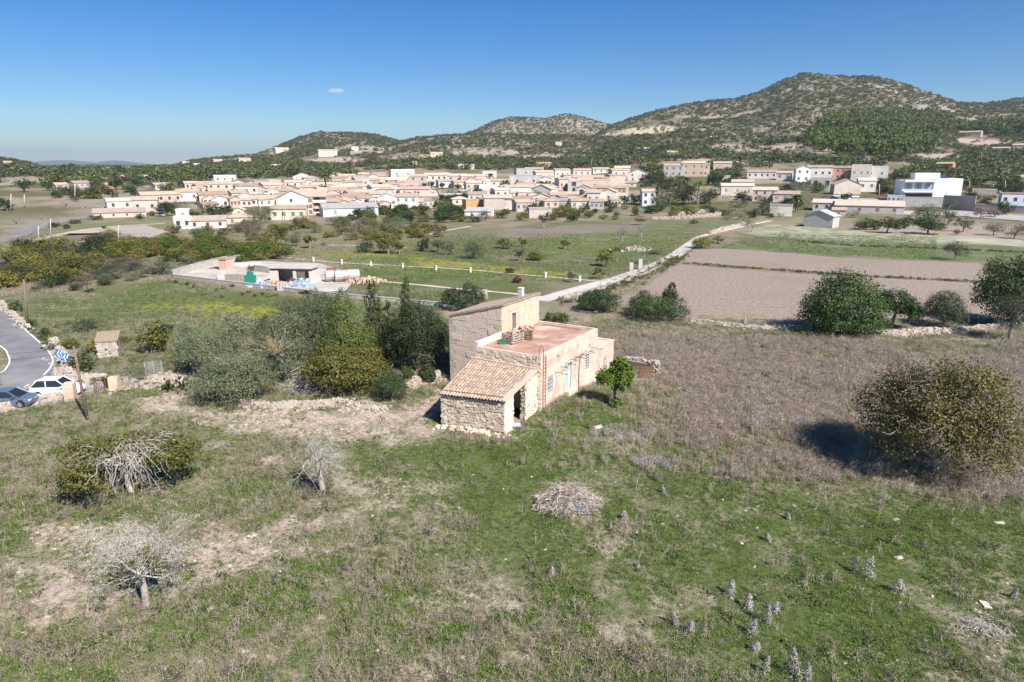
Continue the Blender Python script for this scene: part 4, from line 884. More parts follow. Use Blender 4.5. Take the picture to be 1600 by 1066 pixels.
# poles and wires
def pole(u, v, u1, v1, r, label, m=None, name='telegraph_pole', h=None):
    """from its foot to the place where its top shows"""
    p = np.array(at(u, v)); d = ray(u1, v1); D = p[1]; t = D / d[1]; top = np.array((d[0] * t, D, CAMZ + d[2] * t)) - p
    q = MB(); q.tube([(0, 0, -.3), tuple(top * .5), tuple(top)], [r * 1.15, r, r * .85], 7); o = q.build(name, m or m_wood, None, tuple(p), smooth=True); tag(o, label, 'pole'); return p, p + top
m_polebrown = mat('creosoted_pole', (.17, .11, .085), (.24, .16, .12), 4, .9)
pp, ptop = pole(137, 657, 115, 541, .11, 'leaning dark brown telegraph pole behind the car layby', m_polebrown)
p2, p2top = pole(43, 513, 37, 437, .15, 'grey wooden telegraph pole beside the road bend', m_wood_dark)
pole(346, 575, 327, 527, .12, 'pale grey pole leaning out of the olive grove', m_wood)
def wire(name, label, a, b_, sag=.6, r=.018):
    a, b_ = np.array(a), np.array(b_); q = MB(); pts = [tuple((b_ - a) * t - np.array((0, 0, sag * 4 * t * (1 - t)))) for t in np.linspace(0, 1, 14)]; q.tube(pts, r, 3); tag(q.build(name, MATS['asphalt_wire'], None, tuple(a)), label, 'wire')
mat('asphalt_wire', (.05, .05, .05), rough=.6)
wire('overhead_wire', 'thin dark wire from the leaning pole out over the road, lower one', ptop - (0, 0, .55), ptop + np.array((-34, -9, -.9)), .5)
wire('overhead_wire', 'thin dark wire from the leaning pole out over the road, upper one', ptop - (0, 0, .2), ptop + np.array((-34, -8, .4)), .5, .014)
wire('overhead_wire', 'thin wire from the leaning pole into the olive grove', ptop - (0, 0, .4), np.array(at(346, 575)) + (0, 0, 3.4), .4, .014)
m_polegrey = mat('pale_pole', (.5, .47, .43), (.42, .4, .37), 3, .8)
for u, v, v1, lab in ((60,380,353,'thin pole at the near corner of the bare field'), (79,371,342,'thin pole at the bare field path'), (17,330,303,'pale pole on the brown almond field'), (38,325,304,'stout pale post beyond the almond field'), (117,314,288,'pole on the little green hill meadow'), (185,388,352,'thin pole in the bare field, right half'), (407,345,318,'pole beside the grey green tree, front of the village'), (445,345,314,'thin pole in front of the three-storey apartments'), (1374,309,288,'lamp post by the car park, left of the white modern building'), (1500,303,280,'lamp post just right of the white modern building'), (1515,303,283,'second lamp post right of the white modern building'), (1571,302,282,'lamp post above the pale blue roofed building'), (1552,300,288,'short lamp post on the grey flat roof yard'), (1479,318,300,'dark thin pole before the white gable'), (1534,256,238,'tall pole on the hillside at the right'), (1565,262,252,'short pole on the hillside at the right')):
    pole(u, v, u, v1, .13 if v > 340 else .2, lab, m_polegrey, 'pole')
for u, v, lab in ((1203,518,'pale concrete fence post beside the round olive tree'),): pass
q = MB(); q.box(-.09, .09, -.09, .09, 0, 1.3, 0, .01); fpost = q.mesh('fence_post', m_polegrey)
for i, (u, v, lab, hh) in enumerate(((1512,507,'pale fence post right of the round olive tree',1.3), (1434,506,'thin brown post left of the round olive tree',1.1), (1163,506,'short post on the ruined wall below the ploughed field',.8), (901,470,'pale stone post by the concrete lane',1.3), (939,447,'small white post on the concrete lane verge',.8))):
    o = link('fence_post', fpost, None, at(u, v)); o.scale = (1, 1, hh / 1.3); o.rotation_euler = (R.uniform(-.05, .05), R.uniform(-.05, .05), R.random()); tag(o, lab, 'post')
q = MB(); q.box(-.3, .3, -.3, .3, 0, 1.15, 0, .02); q.box(-.36, .36, -.36, .36, 1.15, 1.3, 0, .02); wpost = q.mesh('white_post', m_limewash)
for i, (u, v) in enumerate(((490,409),(534,413),(580,416),(629,419),(681,423),(735,426),(852,434),(906,440))):
    o = link('white_post', wpost, None, at(u, v)); o.scale = (.66, .66, .8); o.rotation_euler = (0, 0, R.random()); tag(o, '%s squat white boundary post along the garden path, counted from the left' % ('first', 'second', 'third', 'fourth', 'fifth', 'sixth', 'seventh', 'eighth')[i], 'post', 'white posts along the garden path')
for u, v, s_, lab in ((986,423,1.6,'grey concrete block pillar by the lane, left of two'), (1000,421,2.1,'grey concrete block pillar by the lane, right of two'), (745,468,1.0,'small white post behind the upper roof, left of two'), (758,466,1.3,'small white post behind the upper roof, right of two')):
    q = MB(); q.box(-.4, .4, -.35, .35, 0, s_, 0, .03); tag(q.build('concrete_pillar', m_conc, None, at(u, v)), lab, 'pillar')
# ------------------------------------------------------------------ cars
m_glass = mat('car_glass', (.02, .025, .03), rough=.08, spec=.8); m_tyre = mat('tyre_rubber', (.025, .025, .025), rough=.8); m_rim = mat('alloy_rim', (.5, .5, .52), rough=.35, metal=.7)
m_red_l = mat('tail_lamp', (.4, .02, .02), rough=.25); m_head = mat('headlamp', (.75, .78, .8), rough=.15); m_trim = mat('black_trim', (.03, .03, .03), rough=.5)
def car_mesh_parts(paint, suv):
    """cross-sections along the length: x, half width, sill, belt line, roof or bonnet height"""
    hB = 1.0 if suv else .92; hR = 1.62 if suv else 1.46; out = {}
    sec = [(-2.15, .62, .45, .62, .72), (-2.08, .8, .3, .85, .98 if suv else .92), (-1.85, .88, .24, hB, hB + (.06)), (-1.3, .9, .22, hB, hB + .02), (1.05, .9, .22, hB - .04, hB), (1.7, .87, .24, .86, .92), (2.05, .78, .28, .7, .78), (2.16, .6, .42, .6, .64)]
    b = MB(); rings = []
    for x_, hw_, s, bl, tp in sec: rings.append([(x_, -hw_, s), (x_, -hw_ * 1.02, (s + bl) / 2), (x_, -hw_ * .97, bl), (x_, -hw_ * .75, tp), (x_, hw_ * .75, tp), (x_, hw_ * .97, bl), (x_, hw_ * 1.02, (s + bl) / 2), (x_, hw_, s)])
    for i in range(len(rings) - 1):
        for k in range(8): j = (k + 1) % 8; b.poly([rings[i][k], rings[i + 1][k], rings[i + 1][j], rings[i][j]])
    b.poly(rings[0][::-1]); b.poly(rings[-1]); out['body'] = b.mesh('body', paint, True)
    # roof and pillars
    xr = (-2.0, -1.35, .35, 1.15) if suv else (-1.75, -1.0, .3, 1.2); b = MB()
    b.prism([(xr[1], -.66), (xr[2], -.66), (xr[2], .66), (xr[1], .66)], hR - .06, hR); out['roof'] = b.mesh('roof', paint)
    g = {}
    lo = [(xr[0], -.8), (xr[3], -.8), (xr[3], .8), (xr[0], .8)]; hi = [(xr[1], -.66), (xr[2], -.66), (xr[2], .66), (xr[1], .66)]
    L3 = [(p[0], p[1], hB - .02) for p in lo]; H3 = [(p[0], p[1], hR - .03) for p in hi]
    for nm, i, j in (('side_window', 0, 1), ('windscreen', 1, 2), ('side_window', 2, 3), ('rear_window', 3, 0)):
        q = MB(); q.poly([L3[i], L3[j], H3[j], H3[i]]); g.setdefault(nm, []).append(q.mesh(nm, m_glass))
    out['glass'] = g; p_ = MB()
    for i in range(4): p_.tube([L3[i], H3[i]], .05, 4)
    for sg in (-1, 1): p_.tube([((xr[1] + xr[2]) / 2 - .1, sg * .8, hB), ((xr[1] + xr[2]) / 2 - .15, sg * .67, hR - .03)], .05, 4)
    out['pillars'] = p_.mesh('window_pillars', paint); return out
ty = MB(); ty.tube([(0, -.11, 0), (0, .11, 0)], .34, 16); tym = ty.mesh('tyre', m_tyre); ri = MB(); ri.tube([(0, -.118, 0), (0, .118, 0)], .21, 10); rim_ = ri.mesh('rim', m_rim)
def car(u, v, rz, paint, suv, label, small=False, loc=None):
    P = car_mesh_parts(paint, suv); p = loc or at(u, v); o = empty('parked_car', p, rz, label, 'car'); link('body', P['body'], o); link('roof', P['roof'], o)
    for nm, l in P['glass'].items():
        for me in l: link(nm, me, o)
    if small: return o
    link('window_pillars', P['pillars'], o)
    for x_ in (-1.32, 1.34):
        for y_ in (-.8, .8):
            q = MB(); q.tube([(0, -.02, 0), (0, .02, 0)], .4, 16); a_ = q.build('wheel_arch', m_trim, o, (x_, y_ * 1.09, .36)); wv_ = link('wheel', tym, o, (x_, y_ * 1.06, .34)); link('rim', rim_, wv_)
    for y_ in (-.6, .6):
        q = MB(); q.box(-.06, .06, -.17, .17, -.07, .07, 0, .01); q.build('headlight', m_head, o, (2.06, y_ * 1.0, .68)); q = MB(); q.box(-.05, .05, -.2, .2, -.08, .08, 0, .01); q.build('tail_light', m_red_l, o, (-2.1, y_ * 1.05, .86))
    for y_ in (-1, 1): q = MB(); q.box(-.1, .1, -.1, .1, -.07, .07, 0, .02); q.build('wing_mirror', paint, o, (.85, y_ * .98, 1.04))
    q = MB(); q.box(-.06, .06, -.75, .75, -.12, .1, 0, .01); q.build('rear_bumper', m_trim, o, (-2.14, 0, .42)); q = MB(); q.box(-.02, .02, -.26, .26, -.06, .06); q.build('number_plate', m_white, o, (-2.18, 0, .62)); return o
m_carwhite = mat('car_paint_white', (.8, .8, .8), rough=.25, spec=.5); m_carblue = mat('car_paint_steel_blue', (.16, .22, .28), rough=.25, metal=.4, spec=.5)
car(92, 617, .12, m_carwhite, True, 'white hatchback SUV parked nose-in at the stone gate pillar')
car(18, 633, .06, m_carblue, False, 'steel blue car parked against the low stone wall at the left edge')
# ------------------------------------------------------------------ the stone hut among vines
p = at(172, 556); o = empty('stone_hut', p, .35, 'small pale stone hut with tiled lean-to roof, overgrown by vines', 'hut'); o.scale = (.66, .66, .85)
q = MB(); q.prism([(-1.5, -1.3), (1.5, -1.3), (1.5, 1.4), (-1.5, 1.4)], -.2, [2.2, 2.2, 2.9, 2.9]); q.build('wall', m_dry, o)
n = 130; P = np.column_stack([G.uniform(-1.5, 1.5, n), np.full(n, -1.3), G.uniform(0, 2.1, n)]); V, F = rock_boxes(P, np.column_stack([G.uniform(.1, .24, n), G.uniform(.03, .1, n), G.uniform(.07, .14, n)]), np.zeros(n)); link('stones', mkmesh('stones', V, F, m_dry), o, kind='stuff')
q = MB()
for k in range(13): x_ = -1.6 + k * .27; q.tube([(x_, -1.5, 2.2), (x_, 1.6, 3.02)], .12, 6)
q.build('tile_roof', m_tile, o); q = MB(); q.box(-.45, .45, -1.34, -1.26, 0, 1.4); q.build('doorway', m_darkin, o)
# ------------------------------------------------------------------ the walled yard
def low_wall(pts, h, t, label, m=None, name='block_wall'):
    W = [at(u, v) for u, v in pts]; c = W[0]; o = empty(name, c, 0, label, 'wall')
    for i in range(len(W) - 1):
        a, b_ = np.array(W[i][:2]) - c[:2], np.array(W[i + 1][:2]) - c[:2]; d = b_ - a; d /= np.linalg.norm(d); nn = np.array((-d[1], d[0])) * t / 2
        q = MB(); q.prism([tuple(a - nn), tuple(b_ - nn - d * .003), tuple(b_ + nn - d * .003), tuple(a + nn)], -.3, h); q.build('wall_section', m or m_conc, o)
        q = MB(); nn2 = nn * 1.25; q.prism([tuple(a - nn2), tuple(b_ - nn2 - d * .003), tuple(b_ + nn2 - d * .003), tuple(a + nn2)], h + .003, h + .09); q.build('coping', m_conc, o)
    return o
sheet('yard_floor', P1([(274,432),(300,424),(345,412),(400,408),(500,412),(560,430),(540,455),(480,457),(400,446)]), mat('yard_ground', (.5, .45, .39), (.36, .32, .27), .35, .95, .4, 3, col3=(.58, .54, .48), s3=.12), .03, 4)
low_wall([(272,434),(300,437),(340,442),(400,449),(450,455),(500,461),(560,467),(620,472),(700,480),(745,484)], .55, .3, 'long low pale wall closing the front of the yard and garden')
low_wall([(272,433),(300,424),(330,416),(350,411),(376,408)], 1.3, .3, 'low pale wall closing the left side of the yard')
low_wall([(398,424),(425,428),(438,430)], 1.2, .25, 'short white wall inside the yard, left of the open shed')
low_wall([(480,442),(500,437),(515,433)], .8, .3, 'short pale wall behind the rusty tanks')
m_pink = mat('pink_plaster', (.62, .34, .27), (.68, .42, .34), 2, .9); m_shedw = mat('shed_white_plaster', (.68, .62, .55), (.6, .53, .46), 1.2, .9)
p = at(350, 421); o = empty('pink_shed', p, -.3, 'tiny pink shed with sloping roof in the back corner of the yard', 'shed'); q = MB(); q.prism([(-.3, -1), (1.5, -1), (1.5, 1), (-.3, 1)], 0, 2.1); q.build('wall', m_pink, o); q = MB(); q.prism([(-2.2, -1.15), (1.6, -1.15), (1.6, 1.1), (-2.2, 1.1)], 2.12, [2.2, 2.55, 2.55, 2.2]); q.build('roof', m_tile, o)
q = MB(); q.tube([(-2.1, -1, 0), (-2.1, -1, 2.15)], .06, 4); q.build('post', m_wood, o)
p = at(462, 440); o = empty('open_shed', p, -.12, 'long white open-fronted shed with flat pale roof in the yard', 'shed')
q = MB(); q.box(-4, -3.75, -1.8, 2, 0, 2.6); q.box(3.4, 4, -1.8, 2, 0, 2.25); q.box(-3.75, 3.4, 1.8, 2, 0, 2.4); q.box(-3.75, -2.4, -1.8, -1.6, 0, 2.2); q.box(.4, 1.0, -1.8, -1.6, 0, 2.2); q.build('wall', m_shedw, o)
q = MB(); q.prism([(-4.2, -2.1), (4.15, -2.1), (4.15, 2.1), (-4.2, 2.1)], 2.62, [2.8, 2.75, 2.95, 3.0]); q.build('roof', m_conc, o)
q = MB(); q.box(1.2, 2.6, -1.75, -1.7, 0, 2.1); q.build('dark_door', m_wood_dark, o)
p = at(392, 444); m_tank = mat('green_plastic_tank', (.02, .2, .14), rough=.45); o = empty('water_tank', p, .3, 'dark green square plastic water tank in the yard', 'tank'); q = MB(); q.box(-.95, .95, -.9, .9, 0, 1.5, 0, .03); q.build('body', m_tank, o); q = MB(); q.box(-.55, .55, -.5, .5, 1.5, 2.1, 0, .03); q.build('upper_body', m_tank, o); q = MB(); q.tube([(0, 0, 2.1), (0, 0, 2.3)], .25, 10); q.build('cap', m_tank, o)
for u, v, rz, lab, m_, w_, h_ in ((348,437,-.1,'white and grey door panels standing in the yard',m_limewash,1.6,1.7), (368,441,-.1,'stack of brown pallets standing left of the green tank',m_wood,3.6,1.5), (443,454,.1,'grey box with dark front at the yard wall',m_polegrey,2.0,1.4), (345,426,.2,'row of pale stacked slabs at the back of the yard',m_polegrey,4,.6)):
    o = empty('stacked_material', at(u, v), rz, lab, 'pile')
    for k in range(max(3, int(w_ / .5))): q = MB(); x_ = -w_ / 2 + k * .5; q.box(x_, x_ + .44, -.3, .3, 0, h_ * R.uniform(.85, 1), 0, .02); q.build('panel', m_, o)
def heap(u, v, label, m_, n, sx, sy, sz, size, name='scrap_heap', cat='heap'):
    P = np.column_stack([G.normal(size=n) * sx * .4, G.normal(size=n) * sy * .4, np.zeros(n)]); P[:, 2] = G.uniform(0, 1, n) * sz * np.exp(-(P[:, 0] / sx) ** 2 * 2 - (P[:, 1] / sy) ** 2 * 2) + .05
    V, F = rock_boxes(P, G.uniform(.3, 1, (n, 3)) * size, G.uniform(0, 3, n), .3); tag(link(name, mkmesh(name, V, F, m_), None, at(u, v)), label, cat)
m_tarp = mat('blue_tarpaulin', (.25, .34, .46), (.42, .48, .54), 1.5, .7); m_orange = mat('orange_scrap', (.5, .2, .08), (.55, .35, .2), 3); m_whitesack = mat('white_sacks', (.75, .74, .72))
heap(410,449,'crumpled blue sheeting behind the yard wall near the green tank',m_tarp,50,1.8,1,.7,.4); heap(404,447,'white sacks beside the green tank',m_whitesack,16,.8,.6,1.2,.35); heap(468,447,'grey blue tarpaulin heap before the open shed',m_tarp,80,2.4,1.4,1.1,.45); heap(478,445,'white sacks on the tarpaulin heap by the shed',m_whitesack,14,.7,.5,1.4,.3)
heap(437,447,'orange crates and scrap before the open shed',m_orange,40,1.2,1,.8,.3); heap(457,444,'rusty scrap heap at the shed corner',m_rust,40,1,.8,1.0,.3); heap(425,444,'pale broken boards in the middle of the yard',m_heap,40,1.5,1,.5,.3); heap(575,441,'low mound of reddish earth beyond the rusty tanks',m_heap,120,3.5,1.6,.9,.35,'earth_mound','mound')
heap(480,459,'black pipes and scrap on the yard wall',m_trim,30,1.6,.6,.5,.25)
m_oldtank = mat('old_metal_tank', (.4, .36, .34), (.5, .47, .45), 1.5, .6, metal=.2, col3=(.3, .2, .15), s3=.6)
for u, v, rz, L_, r_, lab, m_ in ((516,440,.35,1.5,1.05,'rusty brown tank drum, leftmost of the row beyond the yard',m_oldtank), (534,440,.3,2.2,1.05,'second rusty tank drum of the row beyond the yard',m_oldtank), (551,438,.3,2.4,1.0,'pale grey tank drum at the right end of the row',m_polegrey), (519,434,.3,1.6,.95,'rust orange tank drum behind the row of drums',m_rust)):
    o = empty('tank_drum', at(u, v), rz, lab, 'tank'); q = MB(); q.tube([(-L_ / 2 - .12, 0, r_), (-L_ / 2, 0, r_), (L_ / 2, 0, r_), (L_ / 2 + .12, 0, r_)], [r_ * .75, r_, r_, r_ * .75], 14); q.build('shell', m_, o, smooth=False); 
    for x_ in (-L_ / 4, L_ / 4): q = MB(); q.tube([(x_ - .04, 0, r_), (x_ + .04, 0, r_)], r_ * 1.02, 14); q.build('hoop', m_, o)
# stone mound in the meadow with bushes, small roof ruin among the trees at left
heap(992,392,'low stony mound with brown bushes in the green meadow',m_dry,70,5,2.2,1.0,.4,'stone_mound','mound')
p = at(137, 376); o = empty('ruined_hut', p, .1, 'low ruined hut with sagging brown roof at the bare field', 'hut'); q = MB(); q.prism([(-5, -2), (5, -2), (5, 2), (-5, 2)], 0, [1.6, 1.9, 2.2, 2]); q.build('wall', m_wood_dark, o); q = MB(); q.prism([(-5.3, -2.4), (4, -2.4), (4, 2.2), (-5.3, 2.2)], 2.25, [2.3, 2.35, 2.7, 2.5]); q.build('roof', m_tile, o); q = MB(); q.box(4.1, 6.2, -1.5, 1.5, 0, 2.9, 0, .15); q.build('broken_end_wall', m_dry, o)
# brush pile
def brush(u, v, label, n, rx, ry, h, m_, name='brush_pile', Lm=1.6):
    p = at(u, v); ln = []
    for _ in range(n):
        a = R.uniform(0, 6.28); rr = R.random() ** .75; c = np.array((cos(a) * rr * rx, sin(a) * rr * ry, R.random() ** .7 * h * (1 - rr) ** .8)); d = unit(1)[0]; d[2] = d[2] * .45 + .12; L_ = R.uniform(.4, 1) * Lm
        ln.append((wander(c - d * L_ / 2, c + d * L_ / 2, 4, .1), R.uniform(.012, .03), .006))
    V, F = tubes_geo(ln, 3); V[:, 2] = np.maximum(V[:, 2], .01); o = link(name, mkmesh(name, V, F, m_), None, p); tag(o, label, 'brush pile'); return o
brush(887, 788, 'heap of dry grey cut branches in the middle of the meadow', 1500, 2.1, 1.4, 1.5, mat('cut_branches', (.4, .33, .27), (.52, .45, .38), 3, .95))
q = MB(); q.tube([(0, 0, .1), (.12, 0, .3), (.3, .05, .35)], [.14, .2, .1], 7); tag(q.build('blue_plastic_bag', mat('bright_blue_plastic', (.05, .3, .6), rough=.4), None, at(900, 798)), 'bright blue plastic bag at the front of the brush pile', 'litter')
brush(478, 612, 'pale fallen branches hanging down beside the fig tree', 420, 1.7, 1.5, 2.6, m_lichen, 'fallen_branches', 2.2)
brush(1535, 985, 'scatter of thin grey sticks on bare ground at the lower right', 160, 1.6, .9, .18, m_lichen, 'fallen_sticks', .9)
brush(340, 700, 'broken dead branch lying in the grass beside the drooping fig', 60, 1.4, .8, .3, m_twig, 'fallen_branches', 1.8)
# ------------------------------------------------------------------ the village
WALL = {k: mat('wall_' + k, a, b_, .35, .9, .15, 3, col3=c_, s3=.25, rand=.1) for k, a, b_, c_ in (('white', (.76, .71, .64), (.7, .65, .58), (.64, .57, .49)), ('cream', (.64, .555, .46), (.58, .5, .41), (.52, .44, .355)), ('stone', (.47, .4, .34), (.53, .46, .39), (.42, .35, .3)), ('grey', (.48, .46, .44), (.42, .4, .38), (.53, .5, .47)), ('peach', (.6, .46, .37), (.55, .42, .34), (.5, .41, .34)), ('orange', (.66, .3, .13), (.6, .28, .13), (.56, .3, .18)), ('yellow', (.68, .5, .28), (.62, .46, .27), (.56, .43, .3)), ('red', (.58, .3, .22), (.52, .28, .21), (.5, .33, .26)), ('bluew', (.66, .7, .74), (.6, .64, .68), (.55, .6, .66)))}
ROOF = {k: mat('roof_' + k, a, b_, .5, .9, .5, 2.5, col3=c_, s3=.22, rand=.22) for k, a, b_, c_ in (('terra', (.36, .265, .2), (.43, .33, .255), (.32, .26, .21)), ('orange', (.45, .33, .24), (.5, .38, .285), (.4, .31, .245)), ('brown', (.36, .25, .19), (.42, .31, .24), (.32, .25, .2)), ('pale', (.52, .41, .33), (.46, .36, .29), (.42, .34, .28)), ('grey', (.42, .39, .36), (.36, .34, .32), (.46, .42, .38)), ('white', (.72, .68, .62), (.66, .62, .57), (.6, .55, .5)))}
m_pane = mat('dark_window_pane', (.04, .045, .05), rough=.2, spec=.6); m_shut = [mat('shutter_' + k, c_, rough=.8) for k, c_ in (('brown', (.2, .11, .07)), ('green', (.08, .16, .11)), ('blue', (.12, .2, .34)), ('grey', (.3, .3, .3)))]
m_frame = mat('pale_surround', (.62, .55, .47))
WIN = []
for ms in m_shut:
    b = MB(); b.box(-.5, .5, -.02, 0, -.65, .65, 0)
    for x0, x1, z0, z1 in ((-.62, -.5, -.75, .77), (.5, .62, -.75, .77), (-.5, .5, .65, .77), (-.5, .5, -.77, -.65)): b.box(x0, x1, -.07, 0, z0, z1, 1)
    b.box(-.02, .02, -.05, -.02, -.65, .65, 2); b.box(-.5, .5, -.045, -.02, -.03, .03, 2); WIN.append(b.mesh('window', [m_pane, m_frame, ms]))
    b = MB(); b.box(-.5, .5, -.05, 0, -.65, .65, 0); b.box(-.56, .56, -.06, 0, .65, .75, 1); b.box(-.02, .02, -.07, -.05, -.65, .65, 1); WIN.append(b.mesh('window', [ms, m_frame]))
b = MB(); b.box(-.55, .55, -.04, 0, 0, 2.2, 0); b.box(-.68, -.55, -.08, 0, 0, 2.3, 1); b.box(.55, .68, -.08, 0, 0, 2.3, 1); b.box(-.55, .55, -.08, 0, 2.2, 2.3, 1); DOORM = b.mesh('door', [mat('dark_red_door', (.2, .035, .035)), m_frame])
HOUSES = []
def house(u0, u1, vt, vb, form, wall, roof, label, rows=1, cols=2, yaw=None, dep=None, name=None, cat='house', eave=None, door=False, chim=0, win=None, big=1.0, loc=None):
    uc = (u0 + u1) / 2; p = np.array(loc or at(uc, vb)); d = depth(p); yaw = R.uniform(-.25, .5) if yaw is None else yaw
    Wt = (u1 - u0) * d / FPX; H = (vb - vt) * d / FPX
    dr = dep if dep else min(1.0, max(.45, 8.0 / max(Wt, 1)))
    W = Wt / (cos(yaw) + dr * abs(sin(yaw))); D = W * dr; az = atan2(p[0], p[1]); k = 1 + D * .5 / d; p[0] *= k; p[1] *= k
    o = empty(name or 'village_house', (float(p[0]), float(p[1]), float(p[2])), -az + yaw, label, cat); x, y = W / 2, D / 2
    # height lost to a roof seen from above
    th = atan2(CAMZ - p[2], hypot(p[0], p[1])); rise = {'flat': 0, 'gx': .17 * D, 'gy': .2 * W, 'hip': .16 * min(W, D), 'mono': .16 * D}[form]
    back = {'flat': D, 'gx': D * .5, 'gy': 0, 'hip': D * .5, 'mono': D}[form] * sin(th)
    h = max(H - rise - back * .7, H * .5); wm = WALL[wall]; b = MB(); rb = MB(); oh = .3
    if form == 'gy': b.prism([(-x, -y), (0, -y), (x, -y), (x, y), (0, y), (-x, y)], -2.5, [h, h + rise, h, h, h + rise, h])
    elif form == 'gx': b.prism([(-x, -y), (x, -y), (x, 0), (x, y), (-x, y), (-x, 0)], -2.5, [h, h, h + rise, h, h, h + rise])
    elif form == 'mono': b.prism([(-x, -y), (x, -y), (x, y), (-x, y)], -2.5, [h, h, h + rise, h + rise])
    else: b.prism([(-x, -y), (x, -y), (x, y), (-x, y)], -2.5, h)
    link('wall', b.mesh('wall', wm), o); t = .16
    def slab(pts): rb.poly([(a, c_, z + .03 + t) for a, c_, z in pts]); rb.poly([(a, c_, z + .03) for a, c_, z in pts][::-1]); [rb.poly([(pts[i][0], pts[i][1], pts[i][2] + .03), (pts[(i + 1) % len(pts)][0], pts[(i + 1) % len(pts)][1], pts[(i + 1) % len(pts)][2] + .03), (pts[(i + 1) % len(pts)][0], pts[(i + 1) % len(pts)][1], pts[(i + 1) % len(pts)][2] + .03 + t), (pts[i][0], pts[i][1], pts[i][2] + .03 + t)]) for i in range(len(pts))]
    X, Y = x + oh, y + oh; dz = rise * oh / max(y if form in ('gx',) else x, .1)
    if form == 'gx': slab([(-X, -Y, h - dz), (X, -Y, h - dz), (X, 0, h + rise), (-X, 0, h + rise)]); slab([(X, Y, h - dz), (-X, Y, h - dz), (-X, 0, h + rise), (X, 0, h + rise)])
    elif form == 'gy': slab([(-X, Y, h - dz), (-X, -Y, h - dz), (0, -Y, h + rise), (0, Y, h + rise)]); slab([(X, -Y, h - dz), (X, Y, h - dz), (0, Y, h + rise), (0, -Y, h + rise)])
    elif form == 'mono': slab([(-X, -Y, h), (X, -Y, h), (X, Y, h + rise), (-X, Y, h + rise)])
    elif form == 'hip':
        r_ = max(x - y, 0); q = max(y - x, 0); A, B = (-r_, -q, h + rise), (r_, q, h + rise)
        if r_ > 0: slab([(-X, -Y, h), (X, -Y, h), B, A]); slab([(X, Y, h), (-X, Y, h), A, B]); slab([(X, -Y, h), (X, Y, h), B]); slab([(-X, Y, h), (-X, -Y, h), A])
        else: slab([(-X, -Y, h), (X, -Y, h), A]); slab([(X, Y, h), (-X, Y, h), B]); slab([(X, -Y, h), (X, Y, h), B, A]); slab([(-X, Y, h), (-X, -Y, h), A, B])
    else:
        for a0, a1, c0, c1 in ((-x - .06, x + .06, -y - .06, -y + .25), (-x - .06, x + .06, y - .25, y + .06), (-x - .06, -x + .25, -y + .25, y - .25), (x - .25, x + .06, -y + .25, y - .25)): rb.box(a0, a1, c0, c1, h - .1, h + .5)
        rb.box(-x + .25, x - .25, -y + .25, y - .25, h - .2, h + .12)
    link('roof' if form != 'flat' else 'parapet', rb.mesh('roof', ROOF[roof]), o)
    wi = R.randrange(len(WIN)) if win is None else win; fl = h / max(rows, 1); s = min(1.15, fl * .36) * big
    for r_ in range(rows):
        for c_ in range(cols):
            if door and r_ == 0 and c_ == cols // 2: continue
            w_ = link('window', WIN[wi], o, (-x + (c_ + .5 + R.uniform(-.08, .08)) * W / cols, -y - .012, fl * (r_ + .56))); w_.scale = (s, 1, s)
        sd_ = 1 if yaw < 0 else -1
        if abs(yaw) > .12 and D > 4 and cols:
            for c_ in range(max(1, int(D / 4.5))): w_ = link('window', WIN[wi], o, (sd_ * (x + .012), -y + (c_ + .5) * D / max(1, int(D / 4.5)), fl * (r_ + .56))); w_.rotation_euler = (0, 0, sd_ * pi / 2); w_.scale = (s, 1, s)
    if door: w_ = link('door', DOORM, o, (-x + (cols // 2 + .5) * W / cols, -y - .012, .0)); w_.scale = (s, 1, min(1, fl * .36))
    for k in range(chim):
        q = MB(); cx = R.uniform(-.6, .6) * x; q.box(cx - .3, cx + .3, -.3 + y * .2, .3 + y * .2, h * .8, h + rise + 1.0); q.build('chimney', WALL['white'], o)
    HOUSES.append((o, uc, (vt + vb) / 2, label)); return o, W, D, h
T, O_, B_, Pl, Gy, Wh = 'terra', 'orange', 'brown', 'pale', 'grey', 'white'
